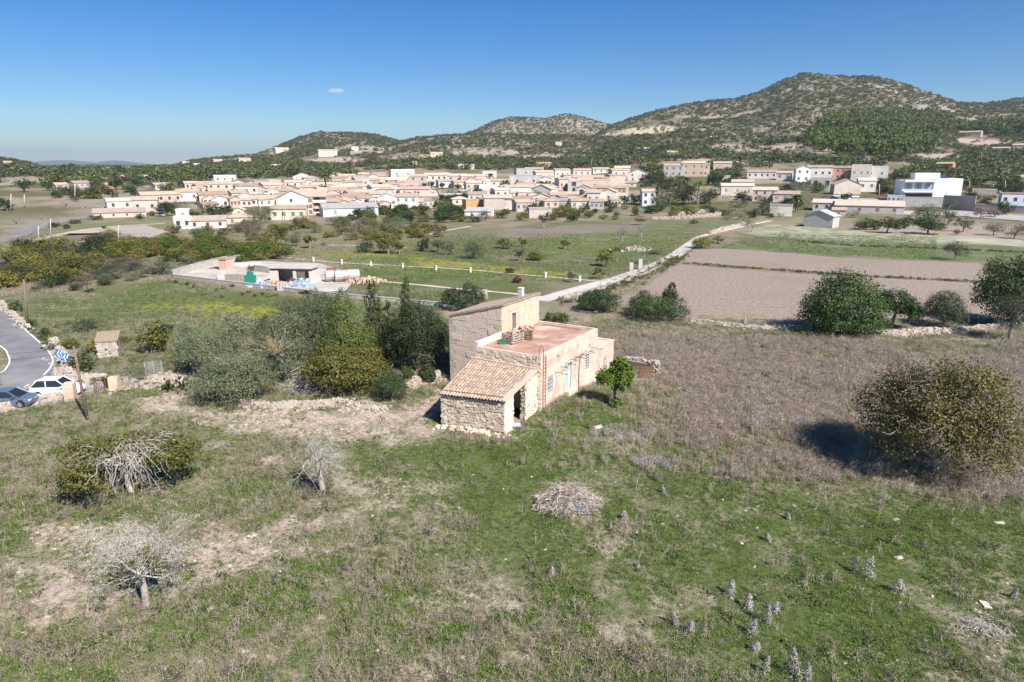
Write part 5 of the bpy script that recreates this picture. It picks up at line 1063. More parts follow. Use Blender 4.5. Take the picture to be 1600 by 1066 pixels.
for a in (
 (84,106,286,299,'gx','cream',T,'cream cottage with terracotta roof above the little green hill meadow',1,2), (110,140,283,294,'gx','stone',B_,'long dark fronted house with brown roof among trees, left of the orange house',1,3), (159,183,287,296,'gx','orange',T,'small bright orange house with tiled roof among the left trees',1,2), (237,267,286,297,'gx','cream',Pl,'long pale stone house above the round olive, left end of the village',1,3), (165,187,272,279,'gx','cream',Pl,'pale hillside farmhouse among far left trees',1,3), (192,231,274,282,'gx','stone',Pl,'long pale farm ruin on the far left hillside',1,4), (112,126,268,274,'gx','peach',T,'tiny pink roofed house among the far left trees',1,1), (92,116,277,282,'flat','cream',Wh,'low pale house by the far left fields',1,2), (160,176,262,266,'gx','orange',O_,'tiny orange roofed house on the left skyline',1,1), (196,212,261,266,'gx','white',T,'tiny white and tile house on the left skyline',1,2), (6,20,252,258,'gx','white',T,'small pale house on the far left hill',1,2),
 (210,249,308,334,'gx','cream',B_,'large cream house with brown roof at the left end of the village',1,2,-.1), (168,206,310,327,'gx','white',Pl,'white house joined to the left of the large cream house',1,2,.1), (152,224,326,340,'mono','stone',Pl,'long low stone barn in front of the cream house',1,4,0), (221,281,300,317,'gx','stone',Pl,'long stone house with an orange painted end',1,5,.15), (277,315,296,315,'gx','white',B_,'narrow white house with dark windows beside the stone house',1,2,-.2),
 (328,370,284,306,'hip','cream',T,'large two-storey cream house with hipped red roof',2,4,0), (336,369,275,286,'flat','white',Wh,'white flat-roofed house behind the hipped red roof',1,3), (370,403,287,306,'gx','cream',B_,'cream house with one wide window right of the hipped roof house',1,3,0), (388,406,283,292,'gy','yellow',O_,'small yellow gabled house behind the wide-window house',1,1), (312,356,300,321,'gx','yellow',T,'stepped yellow house below the hipped red roof',2,3,.1), (406,440,286,302,'gx','stone',Pl,'long pale house with porch at the village back, left part',1,2), (392,437,306,322,'gx','white',O_,'long low house with orange roof left of the apartments',1,4,0), (310,342,316,329,'gx','cream',B_,'brown roofed cottage behind dark green bushes',1,2), (364,385,325,338,'gy','cream',Pl,'small cream gabled cottage right of the dark bushes',1,1), (355,406,334,350,'hip','cream',T,'low cream bungalow with hipped roof and garage',1,3,.05), (274,300,340,358,'flat','white',Wh,'white stairway house at the left of the red door bungalow',1,2), (298,354,338,357,'gx','white',Pl,'low white bungalow with a dark red door',1,3,-.05,None,None,'house',None,True), (277,300,328,344,'flat','white',Wh,'small white block with blue panel behind the bungalow',1,1), (376,402,302,313,'flat','grey',Gy,'grey flat-roofed house amid the left part of the village',1,2), (300,322,292,301,'mono','yellow',O_,'low house with yellow awning and blue tarpaulin roof',1,1),
 (425,482,321,344,'gx','cream',T,'cream cottage with low red wall in front of the apartments',1,4,-.15), (500,591,318,338,'gx','bluew',Gy,'wide grey blue warehouse with low pitched roof',1,2,.18), (506,577,305,321,'gx','white',B_,'long white house with brown roof behind the warehouse',1,6,-.05), (591,622,303,326,'gy','white',Wh,'bright white gabled house, left half of a pair',1,2,0), (618,655,303,330,'gx','white',B_,'bright white two-storey house with blue door, right half of a pair',2,3,-.1), (446,478,282,293,'gx','white',O_,'white house with orange roof behind the apartments',1,3), (485,500,284,293,'gy','white',T,'tiny white gable left of the tall palm',1,1), (497,537,280,297,'gx','cream',B_,'cream house with terrace just behind the tall palm',1,3), (517,558,289,307,'hip','white',Pl,'white house with balcony right of the tall palm',1,3,0), (420,446,286,297,'gx','white',Pl,'pale roofed white house left of the white orange-roofed one',1,2), (420,452,295,310,'gx','red',B_,'brown roofed house with red fascia behind the apartments',1,2), (550,577,277,292,'gx','bluew',Gy,'white house with grey roof at the village back',1,2), (557,592,288,303,'gx','white',T,'white house with red roof in the middle of the village',1,3), (574,612,289,306,'gx','white',O_,'wide white house with flat terrace in the middle of the village',1,3), (572,608,278,290,'gx','cream',O_,'orange roofed house left of the red house',1,2), (545,585,297,313,'gx','cream',Pl,'pale pink roofed house behind the warehouse ridge',1,3), (400,437,308,322,'gx','white',T,'low white house tucked left of the apartments',1,3), (470,500,289,300,'gx','white',T,'white house row between apartments and palm',1,2),
 (606,637,278,291,'gx','red',Wh,'pinkish red house with white roof edge',1,2,0), (608,648,266,280,'flat','white',Wh,'white house with stepped roof terrace on the upper edge of the village',1,2), (664,699,271,291,'gx','cream',Pl,'large tan stone house with two rows of windows',2,4,0), (640,668,273,292,'gx','stone',B_,'tall brown stone house joined to the large tan one',2,2,0), (681,711,281,293,'gx','white',Gy,'low white house with grey roof right of the large tan house',1,2), (704,731,282,294,'gx','cream',B_,'cream house with brown roof beside the grey roofed one',1,2), (725,753,283,298,'gx','cream',Pl,'wide pale roofed cream house above the grey carport',1,3), (625,675,292,307,'gx','cream',B_,'wide brown roofed house above the bright white pair',1,3,-.2), (651,686,303,317,'gx','stone',Pl,'stone house with pale roof behind the green garden',1,2), (657,678,311,325,'mono','cream',B_,'small brown lean-to house beside the bright white pair',1,2), (715,733,297,308,'mono','grey',Gy,'grey roofed carport house in the village centre',1,1), (732,759,300,315,'mono','white',T,'pale house with three dark windows in a row',1,3,0), (742,775,290,304,'flat','white',Wh,'white block house with flat roof behind the three-window house',1,3), (726,772,325,339,'mono','white',Gy,'low grey roofed store with white end at the village front',1,2), (722,755,313,327,'flat','orange',O_,'low orange walled building',0,0), (754,800,305,328,'gx','stone',Pl,'big blank grey brown house wall beside the round dark tree',0,0,.1), (754,776,268,279,'flat','white',Wh,'white modern villa at the foot of the hill',1,2), (766,798,280,293,'gx','cream',T,'cream house with blue shutters at the village back',1,3,0,None,None,'house',None,False,0,4), (766,796,294,310,'gx','white',Pl,'white house beside the small palm',1,2), (718,750,273,284,'gx','peach',Pl,'peach house below the hill, left of the white villa',1,2), (600,625,293,305,'gx','bluew',Gy,'grey white house left of the wide brown roof',1,2), (690,722,303,312,'gx','white',Wh,'low pale wall house hidden behind garden trees',0,0),
 (780,833,307,328,'gx','white',T,'white house with a dark arched porch at the village front',1,3,-.1), (796,845,275,292,'flat','grey',Gy,'long grey white block with two small windows',1,2,0), (803,833,264,277,'flat','grey',Gy,'grey block house with tower end at the back',1,1), (832,866,267,280,'gx','cream',O_,'pale beige roof house near the hill',1,2), (862,891,264,279,'gx','white',O_,'white house with dark terrace at the upper village',1,3), (896,924,264,276,'gx','white',O_,'white two-storey house with orange roof on the upper edge',1,3), (894,943,274,286,'gx','white',T,'long white terrace house with blue shutters, upper village',1,6,0,None,None,'house',None,False,0,4), (866,889,278,299,'gx','peach',T,'peach house behind the glazed balcony building',1,2), (887,909,284,301,'flat','grey',Gy,'building with long dark glazed balcony',2,1,0,None,None,'house',None,False,0,0,2.4), (908,952,282,299,'flat','peach','orange','peach block with a wide red balcony opening',1,3,0), (952,976,275,296,'flat','cream',Pl,'plain beige windowless tower-like house',0,0,0), (798,834,289,309,'gx','white',T,'white house with long red roof behind the yellow bush',1,2,0), (830,871,289,311,'gy','white',O_,'bright white gable house with orange roof',1,1,-.5), (870,904,300,312,'gx','cream',Pl,'low house with wide pale roof in the front centre',0,0,0), (861,887,309,324,'mono','grey',Gy,'garage with dark green door and grey canopy',1,1,0,None,None,'garage'), (917,942,298,321,'gx','white',T,'white house with balcony at the front right of the village',1,2,-.2), (940,966,296,320,'gy','white',O_,'tall white gable at the village front right',1,1,-.2), (930,950,311,321,'gx','peach',T,'tiny red roofed hut before the white gable',1,2,0), (824,862,326,341,'flat','stone',Gy,'roofless low grey stone ruin at the meadow edge',0,0,.1,None,'stone_ruin','ruin'), (924,952,262,271,'gx','white',T,'white terrace at the very top of the village',1,3), (950,980,264,277,'gx','cream',O_,'cream house with long beige roof, upper right village',1,2), (902,917,292,308,'gy','cream',O_,'narrow cream gable in the front centre',1,1), (820,850,262,268,'gx','peach',T,'peach roofed house hidden in trees above the village',1,2), (838,862,254,262,'gx','peach',Pl,'pinkish hillside house above the village centre',1,2), (840,866,292,301,'gx','peach',T,'small peach roof behind the bright white gable',1,1),
 (981,1011,265,284,'gy','white',T,'white gabled house with balcony, right end of the old village',2,2,0), (960,984,260,276,'gx','cream',Pl,'cream house with pale roof behind the beige tower house',1,2), (999,1024,296,322,'gx','bluew',T,'blue white house half hidden by dark conifers',2,2,.2), (1114,1142,253,271,'gx','peach',T,'peach farmhouse beside the hill track',1,2), (1125,1176,287,306,'gx','cream',Pl,'low pale farmhouse with chimney and roof terrace',1,3,.1), (1128,1140,276,290,'flat','cream',Wh,'square pale water tower beside the low farmhouse',0,0,0), (1143,1176,281,294,'gx','white',Pl,'white outbuilding with tall chimney',1,1,0), (996,1015,231,239,'gx','peach',Pl,'small house among scrub above the manor',1,2), (1040,1059,236,245,'gx','peach',O_,'orange roofed cottage above the manor',1,1),
 (1168,1212,266,279,'gx','white',T,'long low white house with blue shutters',1,5,0,None,None,'house',None,False,0,4), (1213,1240,268,282,'gx','white',O_,'white house with terrace left of the tall blue white house',1,2), (1239,1264,260,285,'gy','bluew',T,'tall blue white gabled house',2,2,.25), (1261,1298,259,281,'gx','white',T,'white terraced house with three windows',1,4,0), (1297,1328,260,281,'gx','red',T,'red and white house with balconies',2,4,0), (1267,1298,279,295,'flat','grey',Gy,'grey concrete carport under the white terraced house',1,2,0,None,None,'house',None,False,0,0,2.0), (1298,1342,281,304,'gy','cream',Pl,'big beige gabled warehouse by the car park',0,0,.3,None,None,'warehouse'), (1176,1212,293,315,'gx','cream',Pl,'stone farmhouse with red door, taller left part',2,3,0), (1208,1247,299,316,'gx','cream',T,'long low wing of the stone farmhouse',1,3,0), (1271,1312,312,330,'gx','grey',Pl,'grey house with pale tile roof left of the long barn',1,3,0), (1306,1405,314,334,'gx','grey',Pl,'very long low grey barn with a row of four small windows',1,4,.05,None,'long_barn','barn'), (1258,1308,330,356,'gy','grey',Gy,'bare grey concrete gable house in front of the long barn',0,0,-.3), (1203,1236,321,338,'flat','white',Gy,'low white flat-roofed shed below the date palm',0,0,0,None,None,'shed'), (1300,1320,325,340,'mono','cream',B_,'small cream porch house with brown roof',1,1,0),
 (1330,1358,259,284,'flat','white',Wh,'white cube house with arched windows, left of pair',1,3,0), (1354,1384,261,284,'flat','white',Wh,'white cube house with rooftop room, right of pair',1,2,0), (1338,1366,279,300,'gx','white',Wh,'white house behind the beige warehouse',1,2), (1387,1411,306,318,'flat','white',Wh,'small white box with blue panels by the white modern building',1,4,0,None,None,'kiosk',None,False,0,5), (1521,1553,297,306,'flat','stone',Gy,'low grey roofed store right of the white modern building',0,0,0), (1463,1489,254,269,'gx','orange',O_,'orange villa on the slope above the white modern building',1,2), (1431,1441,262,271,'gx','yellow',O_,'small yellow house on the slope',1,1), (1500,1532,205,214,'gx','peach',T,'villa with red roof on the pine hillside at right',1,3), (1423,1446,165,175,'flat','stone',Gy,'grey stone villa high on the main hill',1,3), (1406,1430,179,186,'flat','peach',O_,'pinkish villa just below the grey stone villa',1,2), (1260,1276,210,217,'gx','peach',T,'small red roofed hut at the edge of the pine wood',1,1), (1283,1304,216,222,'gx','peach',Pl,'low pinkish sheds at the foot of the pine wood',1,2), (1552,1576,230,238,'gx','peach',Pl,'pale house among the right hillside trees',1,2), (1583,1603,225,236,'gx','peach',T,'red roofed house at the far right hillside',1,2), (1585,1604,274,283,'gx','peach',T,'red roofed bungalow at the right edge',1,2),
 (548,560,230,236,'flat','white',Wh,'small white villa high on the middle hill',1,1), (497,527,234,245,'gx','cream',O_,'long cream villa on the slope of the left hill',1,3), (548,566,237,243,'gx','peach',T,'peach hillside house below the small white villa',1,2), (425,441,257,265,'gx','cream',O_,'cream villa above the left of the village',1,2), (372,392,247,255,'gx','peach',T,'red roofed villa on the left hill shoulder',1,2), (332,348,249,255,'gx','peach',O_,'peach house on the left hill shoulder',1,2), (302,312,256,261,'flat','white',Wh,'tiny white house on the left hill shoulder',1,1), (286,296,253,257,'flat','white',Wh,'tiny white house near the left skyline',1,1), (645,652,253,262,'gx','yellow',O_,'small yellow house above the large tan house',1,1), (716,742,257,265,'gx','cream',Pl,'cream farmhouse in trees above the village centre',1,2), (672,692,238,245,'gx','cream',O_,'pale villa high above the village centre',1,2), (427,452,231,238,'gx','cream',Pl,'pale house beside the quarry on the left hill',1,2), (866,878,222,230,'gx','peach',O_,'small pink house on the slope left of the quarry',1,1), (1108,1120,213,218,'gx','cream',O_,'small house right of the quarry',1,2)):
    house(*a)
# the houses packed in between, each named by the one it stands behind
FILL = 0
while FILL < 160:
    u = R.uniform(280, 985); v = R.uniform(274, 322) if u > 420 else R.uniform(288, 318)
    if any(abs(u - q[1]) < 8 and abs(v - q[2]) < 2.8 for q in HOUSES): 
        FILL += .02; continue
    q = min(HOUSES, key=lambda q: (q[1] - u) ** 2 + 9 * (q[2] - v + 4) ** 2); k_ = ' '.join(q[3].split()[:6]); k_ = re.sub(r'( (with|of|behind|and|in|at|the|on|left|right|by|a|below|above|before|beside|to|joined|between|roof))+$', '', k_)
    wl = R.choice(['white', 'white', 'white', 'cream', 'cream', 'stone', 'stone', 'peach']); rf = R.choice([T, T, O_, Pl, B_]); w_ = R.uniform(20, 34); h_ = R.uniform(10, 15) * (v - 215) / 80
    house(u - w_ / 2, u + w_ / 2, v - h_ * .5, v + h_ * .5, R.choice(['gx', 'gx', 'gy', 'hip']), wl, rf, ('%s %s house, %s roof, just %s the %s' % (R.choice(('small', 'low', 'narrow', 'modest', 'plain', 'tiny')), wl if wl != 'white' else 'whitewashed', {'terra': 'red', 'orange': 'orange', 'pale': 'pale', 'brown': 'brown'}[rf], 'left of' if u < q[1] - 3 else 'right of' if u > q[1] + 3 else 'behind', k_)), 1, R.randint(2, 3)); FILL += 1
# the pink manor
o, W, D, h = house(1066, 1100, 253, 276, 'gx', 'peach', O_, 'big pink manor house with long tiled roof, middle block', 2, 3, 0, .5, 'manor_house', 'manor', win=1, chim=1)
house(1037, 1067, 257, 276, 'mono', 'grey', Pl, 'grey stone wing joined to the left of the pink manor', 2, 3, 0, .5, 'manor_wing'); house(1097, 1108, 256, 276, 'gx', 'peach', T, 'narrow pink wing at the right of the manor', 2, 1, 0, 1.0, 'manor_wing')
# the apartment block: white side gable at left, balconies at right
p = at(484, 336); d = depth(p); W = 50 * d / FPX; Hh = 31 * d / FPX; az = atan2(p[0], p[1])
o = empty('apartment_block', p, -az, 'three-storey apartment block with white gable side and stacked balconies', 'apartment block'); HOUSES.append((o, 473, 317, 'three-storey apartment block'))
s_ = d / FPX; xl, xm, xr = -48 * s_, -2 * s_, 26 * s_; h1 = 27 * s_; hr = 37 * s_; D = 10.
b = MB(); b.prism([(xl, 1), ((xl + xm) / 2, .5), (xm, 0), (xm, D), ((xl + xm) / 2, D), (xl, D)], -2, [h1 * .96, hr, h1, h1, hr, h1 * .96]); b.build('gable_wall', WALL['white'], o)
b = MB(); b.box(xm + .01, xm + 8 * s_, 0, D - .02, -2, h1); b.box(xm + 8 * s_ + .002, xr, 1.6, D - .04, -2, h1); b.build('front_wall', WALL['cream'], o)
b = MB(); xk = (xl + xm) / 2
for q4 in ([(xl - .4, .5, h1 * .93), (xk, .1, hr), (xk, D + .3, hr), (xl - .4, D + .3, h1 * .93)], [(xk, .1, hr), (xm, -.3, h1), (xm, D * .6, hr), (xk, D + .3, hr)], [(xm, -.4, h1), (xr + .5, .3, h1), (xr + .5, D + .3, hr), (xm, D * .6, hr)]):
    b.poly([(a_, c_, z + .35) for a_, c_, z in q4]); b.poly([(a_, c_, z + .1) for a_, c_, z in q4]); b.poly([(q4[0][0], q4[0][1], q4[0][2] + .1), (q4[1][0], q4[1][1], q4[1][2] + .1), (q4[1][0], q4[1][1], q4[1][2] + .35), (q4[0][0], q4[0][1], q4[0][2] + .35)])
b.build('roof', ROOF['orange'], o)
for f_ in range(3):
    z = f_ * h1 / 3
    w_ = link('window', WIN[1], o, (xm + 4 * s_, -.015, z + h1 / 6)); w_.scale = (1.3, 1, 1.2); bal = MB(); bal.box(xm + 8 * s_ + .01, xr - .02, -.4, 1.59, z - .15 + .3, z + .3); bal.build('balcony_slab', WALL['cream'], o)
    bal = MB(); bal.box(xm + 8 * s_, xr - .02, -.42, -.3, z + .31, z + 1.25); bal.build('balcony_wall', WALL['peach'] if f_ == 1 else WALL['white'], o); w_ = link('window', WIN[6], o, (xm + 15 * s_, 1.58, z + h1 / 6 + .2)); w_.scale = (1.8, 1, 1.5)
    w_ = link('window', WIN[0], o, ((xl + xm) / 2 + R.uniform(-1, 1), .44, z + h1 / 6)); w_.scale = (.9, 1, 1); w_.location.y = .42 if True else 0
# the white modern building
p = at(1450, 316); d = depth(p); s_ = d / FPX; az = atan2(p[0], p[1])
o = empty('white_modern_building', p, -az + .33, 'large white modern block with glazed upper floor and solar panels', 'building'); HOUSES.append((o, 1452, 295, 'white modern block'))
b = MB(); b.box(-39 * s_, 4 * s_, 0, 12, -2, 33 * s_); b.box(4 * s_ + .01, 44 * s_, -.6, 14, -3, 36 * s_); b.build('wall', MATS.get('bright_white_render') or mat('bright_white_render', (.84, .83, .81), (.8, .79, .77), .3, .8), o)
b = MB(); b.box(-38 * s_, 4 * s_, -2.2, -.01, 15 * s_, 17 * s_); b.box(-39 * s_, 4 * s_, -2.3, 0, 31 * s_, 34 * s_); b.build('balcony_slab', MATS.get('bright_white_render') or mat('bright_white_render', (.84, .83, .81), (.8, .79, .77), .3, .8), o)
for k in range(3): b = MB(); x0 = (-36 + k * 14) * s_; b.box(x0, x0 + 10 * s_, -.08, -.02, 18 * s_, 29 * s_); w_ = b.build('window', mat('pale_glass_%s' % 'abc'[k], (.35, .4, .45), rough=.15, spec=.6), o); q = MB(); q.box(x0 + 4.8 * s_, x0 + 5.4 * s_, -.13, -.081, 18 * s_, 29 * s_); q.build('mullion', m_trim, w_)
b = MB(); b.box(-38 * s_, 3.8 * s_, -2.2, -2.1, 17 * s_, 20 * s_); b.build('glass_balustrade', mat('balustrade_glass', (.55, .6, .64), rough=.15), o); b = MB(); b.box(-20 * s_, 15 * s_, 3, 10, 33 * s_ + .01, 44 * s_); b.build('roof_storey', MATS.get('bright_white_render') or mat('bright_white_render', (.84, .83, .81), (.8, .79, .77), .3, .8), o)
b = MB(); b.prism([(12 * s_, 3), (28 * s_, 3), (28 * s_, 7), (12 * s_, 7)], 36 * s_ + .02, [36.5 * s_, 36.5 * s_, 41 * s_, 41 * s_]); b.build('solar_panel', mat('solar_panel_blue', (.04, .06, .12), rough=.2, spec=.6), o)
b = MB(); b.box(-36 * s_, 3.5 * s_, -.05, -.01, 2 * s_, 13 * s_); b.build('ground_floor_glazing', m_pane, o)
# walls, pool building and the car park at the right
def vwall(u0, v0, u1, v1, hpx, label, m_): 
    a, b_ = np.array(at(u0, v0)), np.array(at(u1, v1)); d_ = b_ - a; L_ = hypot(d_[0], d_[1]); hh = hpx * depth(a) / FPX; o = empty('boundary_wall', a, atan2(d_[1], d_[0]), label, 'wall'); q = MB(); q.box(0, L_, -.15, .15, -2, hh); q.build('wall', m_, o); q = MB(); q.box(-.05, L_ + .05, -.22, .22, hh + .003, hh + .15); q.build('coping', m_conc, o)
vwall(1408, 323, 1476, 324, 15, 'tall grey concrete wall below the white modern building', WALL['grey']); vwall(1472, 326, 1522, 330, 20, 'pale wall running right from the white modern building', WALL['stone']); vwall(1522, 330, 1600, 334, 10, 'low pale wall along the street at the right edge', WALL['stone'])
o, W, D, h = house(1562, 1604, 303, 322, 'flat', 'bluew', Wh, 'pale blue and white pool pavilion with red roof edge at the right edge', 1, 3, .2, .6, 'pavilion', 'pavilion')
b = MB(); b.box(-W / 2 - .1, W / 2 + .1, -D / 2 - .2, -D / 2 - .07, h + .1, h + .7); b.build('red_fascia', WALL['red'], o)
for i, (u, v, pm, lab) in enumerate(((1291,311,m_carblue,'dark car in the village car park, leftmost'), (1303,312,m_trim,'black car in the village car park, second from the left'), (1308,308,m_carwhite,'white car in the village car park, behind the black one'), (1335,309,m_carwhite,'white car at the right end of the village car park'), (1322,312,MATS['car_paint_white'],'white van-like car by the car park bush'), (252,338,m_carwhite,'white car parked beside the large cream house'), (184,337,m_carblue,'dark car parked before the long stone barn'))): car(u, v, R.uniform(-.4, .4), pm, i % 2, lab, True)
# ------------------------------------------------------------------ trees and bushes
# the near ones, each built for itself
def big_tree(sp, u, v, wpx, hpx, lobes, n, size, label, name=None, front=False, trunk=None, per=14, sig=.2, asp=.62, shell=.62, low=-.6, bark=None):
    """lobes in units: x, y of the crown radius, z of the height"""
    p, r, h = place(u, v, wpx, hpx, front); az = atan2(p[0], p[1]); o = empty(name or NAMES[sp], (p[0], p[1], p[2] - .04), -az, label, 'bush' if 'bush' in (name or NAMES[sp]) else 'tree')
    lb = [(a[0] * r, a[1] * r, a[2] * h, a[3] * r, a[4] * r, a[5] * h) for a in lobes]
    link('crown', crown_mesh('crown', lb, int(n * 3.2), size * (.66 if sp in ('carob', 'fig', 'holm') else .76), LM[sp], asp, int(per * 1.6), sig * .75, low=low, zmin=.05, shell=shell), o)
    tk = (trunk or .35) * h; tr = max(.09, .035 * h); ln = [(wander((0, 0, -.2), (R.uniform(-.05, .05) * r, R.uniform(-.05, .05) * r, tk), 5, .05), tr * 1.3, tr)]
    for a in lb: 
        m_ = np.array(a[:3]); ln.append((wander((0, 0, tk * .8), m_, 5, .07), tr * .55, tr * .12))
        for _ in range(2): q = m_ + unit(1)[0] * np.array(a[3:6]) * .7; ln.append((wander(m_ * .8, q, 4, .1), tr * .2, .01))
    link('trunk', tubes_mesh('trunk', ln, bark or m_bark, 6), o); TREES.append((o, sp, 'own', u, v)); return o, r, h
def ring(n, rr, z, s, sz, jit=.12): return [(cos(a + .3) * rr, sin(a + .3) * rr, z + R.uniform(-jit, jit), s * R.uniform(.75, 1.2), s * R.uniform(.75, 1.2), sz * R.uniform(.8, 1.2)) for a in np.linspace(0, 6.28, n, endpoint=False)]
big_tree('carob', 1312, 532, 138, 116, [(0, 0, .5, .75, .75, .46), (-.1, 0, .8, .45, .45, .2), (.2, .1, .72, .5, .5, .22)] + ring(7, .58, .42, .42, .3) + ring(6, .6, .18, .36, .18, .05), 6500, .38, 'large dense dark green carob tree at the edge of the ploughed field', front=True)
big_tree('carob', 1396, 514, 76, 66, [(0, 0, .66, .6, .6, .3), (.5, .0, .5, .4, .4, .28), (-.5, 0, .62, .42, .42, .28), (.7, -.1, .42, .3, .3, .22)], 2200, .36, 'dark green carob with overhanging crown, just right of the large carob', trunk=.5)
big_tree('wild', 1473, 512, 70, 60, [(0, 0, .58, .8, .8, .36), (0, 0, .82, .5, .5, .18)] + ring(6, .5, .5, .45, .26), 4200, .24, 'round grey green olive with short trunk beside the ploughed field', name='olive_tree', trunk=.3, asp=.4)
big_tree('carob', 1578, 508, 122, 112, [(0, 0, .2, .6, .6, .2), (0, 0, .55, .75, .75, .42), (-.3, 0, .8, .45, .45, .2), (.3, 0, .75, .5, .5, .24)] + ring(7, .6, .5, .42, .26), 5200, .4, 'tall very dark carob tree at the right edge of the photo', trunk=.3)
big_tree('wild', 1577, 532, 84, 82, [(0, 0, .72, .6, .6, .2), (-.4, 0, .62, .4, .4, .2), (.45, 0, .66, .45, .45, .22), (.1, -.2, .5, .4, .4, .16)], 2600, .22, 'loose grey green olive in front of the darkest carob', name='olive_tree', trunk=.5, asp=.4)
ln = []
for _ in range(3): grow((R.uniform(-.3, .3), 0, 0), (R.uniform(-.4, .4), R.uniform(-.3, .3), 1), 1.7, .06, 4, ln, .7, .1, 3)
p = at(1556, 548); tag(link('bare_bush', tubes_mesh('bare_bush', ln, m_twig, 3), None, p), 'small bare grey bush below the grey olive at the right edge', 'bush')
big_tree('shrub', 935, 491, 76, 40, ring(7, .55, .4, .4, .4) + [(0, 0, .6, .5, .5, .4)], 2600, .26, 'low dark green bush behind the farmhouse, left of two', name='lentisc_bush', front=True, trunk=.2)
big_tree('shrub', 1027, 507, 104, 50, ring(8, .6, .4, .36, .38) + [(0, 0, .5, .5, .5, .4), (-.5, 0, .6, .3, .3, .3)], 3400, .26, 'wide green bush behind the farmhouse, right of two', name='lentisc_bush', front=True, trunk=.2)
big_tree('shrub', 1046, 482, 34, 42, [(0, 0, .5, .7, .7, .3), (.1, 0, .85, .35, .35, .16), (-.4, 0, .4, .4, .4, .25)], 900, .26, 'upright green sprout rising out of the wide bush', name='lentisc_bush', trunk=.3)
big_tree('wild', 1000, 487, 44, 40, [(0, 0, .5, .7, .7, .4), (.3, 0, .7, .4, .4, .2)], 900, .2, 'greyish bush at the back left of the wide green bush', name='wild_olive_bush', trunk=.3, asp=.4)
big_tree('citrus', 870, 508, 46, 24, ring(5, .5, .4, .45, .4), 900, .2, 'bright green low bush behind the terrace corner', name='citrus_bush', front=True, trunk=.2)
# the orange tree by the farmhouse
big_tree('orange', 960, 634, 54, 76, [(-.5, -.1, .6, .55, .55, .19), (.4, .1, .66, .62, .6, .24), (.2, 0, .84, .5, .5, .15), (.45, -.3, .5, .42, .42, .15), (.15, -.3, .1, .32, .32, .1)], 1700, .26, 'small bright green orange tree with two-lobed crown beside the farmhouse', name='orange_tree', trunk=.4, asp=.7, shell=.7)
# the grove left of the house
big_tree('olive', 365, 642, 124, 100, [(0, 0, .5, .8, .7, .4)] + ring(8, .58, .38, .42, .3) + ring(5, .4, .75, .4, .2), 7000, .22, 'big soft grey green olive in front of the grove', front=True, trunk=.3, asp=.34, shell=.5, sig=.24)
big_tree('olive', 322, 600, 84, 96, [(0, 0, .55, .8, .7, .4)] + ring(6, .5, .5, .45, .3), 3400, .24, 'grey green olive with the leaning pale pole, left end of the grove', front=True, trunk=.3, asp=.34, shell=.5)
big_tree('olive', 372, 580, 66, 92, [(0, 0, .25, .7, .7, .25), (0, 0, .6, .7, .7, .35)] + ring(5, .4, .7, .45, .25), 2400, .24, 'bluish olive top behind the big front olive', trunk=.4, asp=.34, shell=.5)
big_tree('olive', 447, 608, 100, 126, [(-.1, 0, .2, .7, .6, .2), (.3, 0, .3, .6, .6, .25), (0, 0, .62, .75, .6, .32), (.2, 0, .85, .5, .5, .14), (-.4, 0, .5, .4, .4, .22), (.45, 0, .5, .4, .4, .25)], 4600, .24, 'tall silvery olive with bare yellowish limbs in mid grove', trunk=.5, asp=.34, shell=.55, bark=m_bark_pale, front=True)
big_tree('wild', 487, 570, 112, 112, [(0, 0, .25, .7, .6, .25), (0, 0, .62, .8, .7, .33)] + ring(7, .5, .68, .42, .24), 5200, .26, 'dark grey brown wild olive with broad crown at the back of the grove', trunk=.4, asp=.42)
ln = []
for _ in range(9): grow((R.uniform(-.4, .4), R.uniform(-.3, .3), 2.2), (R.uniform(-1, 1), -.6, .7), 1.5, .05, 3, ln, .6, .1, 3)
pq = at(444, 606); tag(link('bare_limbs', tubes_mesh('bare_limbs', ln, mat('yellowish_dead_wood', (.5, .4, .24), (.42, .33, .2), 4), 4), None, (pq[0], pq[1] - .8, pq[2] + 1.2)), 'dead yellowish limbs sticking out of the silvery olive', 'dead tree')
big_tree('cypress', 585, 566, 58, 130, [(R.uniform(-.15, .15), 0, z, .75 * (1.05 - z) ** .6, .75 * (1.05 - z) ** .6, .1) for z in np.linspace(.1, .93, 12)], 3000, .24, 'tallest brownish green cypress in the grove', trunk=.2, asp=.4, front=True)
big_tree('cypress', 637, 545, 34, 112, [(R.uniform(-.15, .15), 0, z, .8 * (1.05 - z) ** .5, .8 * (1.05 - z) ** .5, .1) for z in np.linspace(.1, .93, 11)], 1900, .24, 'slim dark cypress behind the holm oak', trunk=.2, asp=.4)
big_tree('cypress', 609, 560, 30, 92, [(R.uniform(-.15, .15), 0, z, .8 * (1.05 - z) ** .5, .8 * (1.05 - z) ** .5, .1) for z in np.linspace(.1, .9, 10)], 1300, .24, 'shorter cypress between the tallest cypress and the holm oak', trunk=.2, asp=.4)
big_tree('pine', 538, 600, 112, 146, [(R.uniform(-.2, .2), 0, z, .85 * (1.08 - z) ** .7, .85 * (1.08 - z) ** .7, .12) for z in np.linspace(.2, .92, 10)], 3600, .26, 'pyramid shaped mid green conifer behind the fig tree', name='conifer_tree', trunk=.2, asp=.42)
big_tree('fig', 545, 626, 140, 96, [(0, 0, .55, .75, .65, .38)] + ring(8, .6, .42, .4, .3) + ring(5, .4, .72, .42, .2), 6400, .3, 'broad olive and ochre leaved fig tree in front of the cypresses', front=True, trunk=.3, shell=.66)
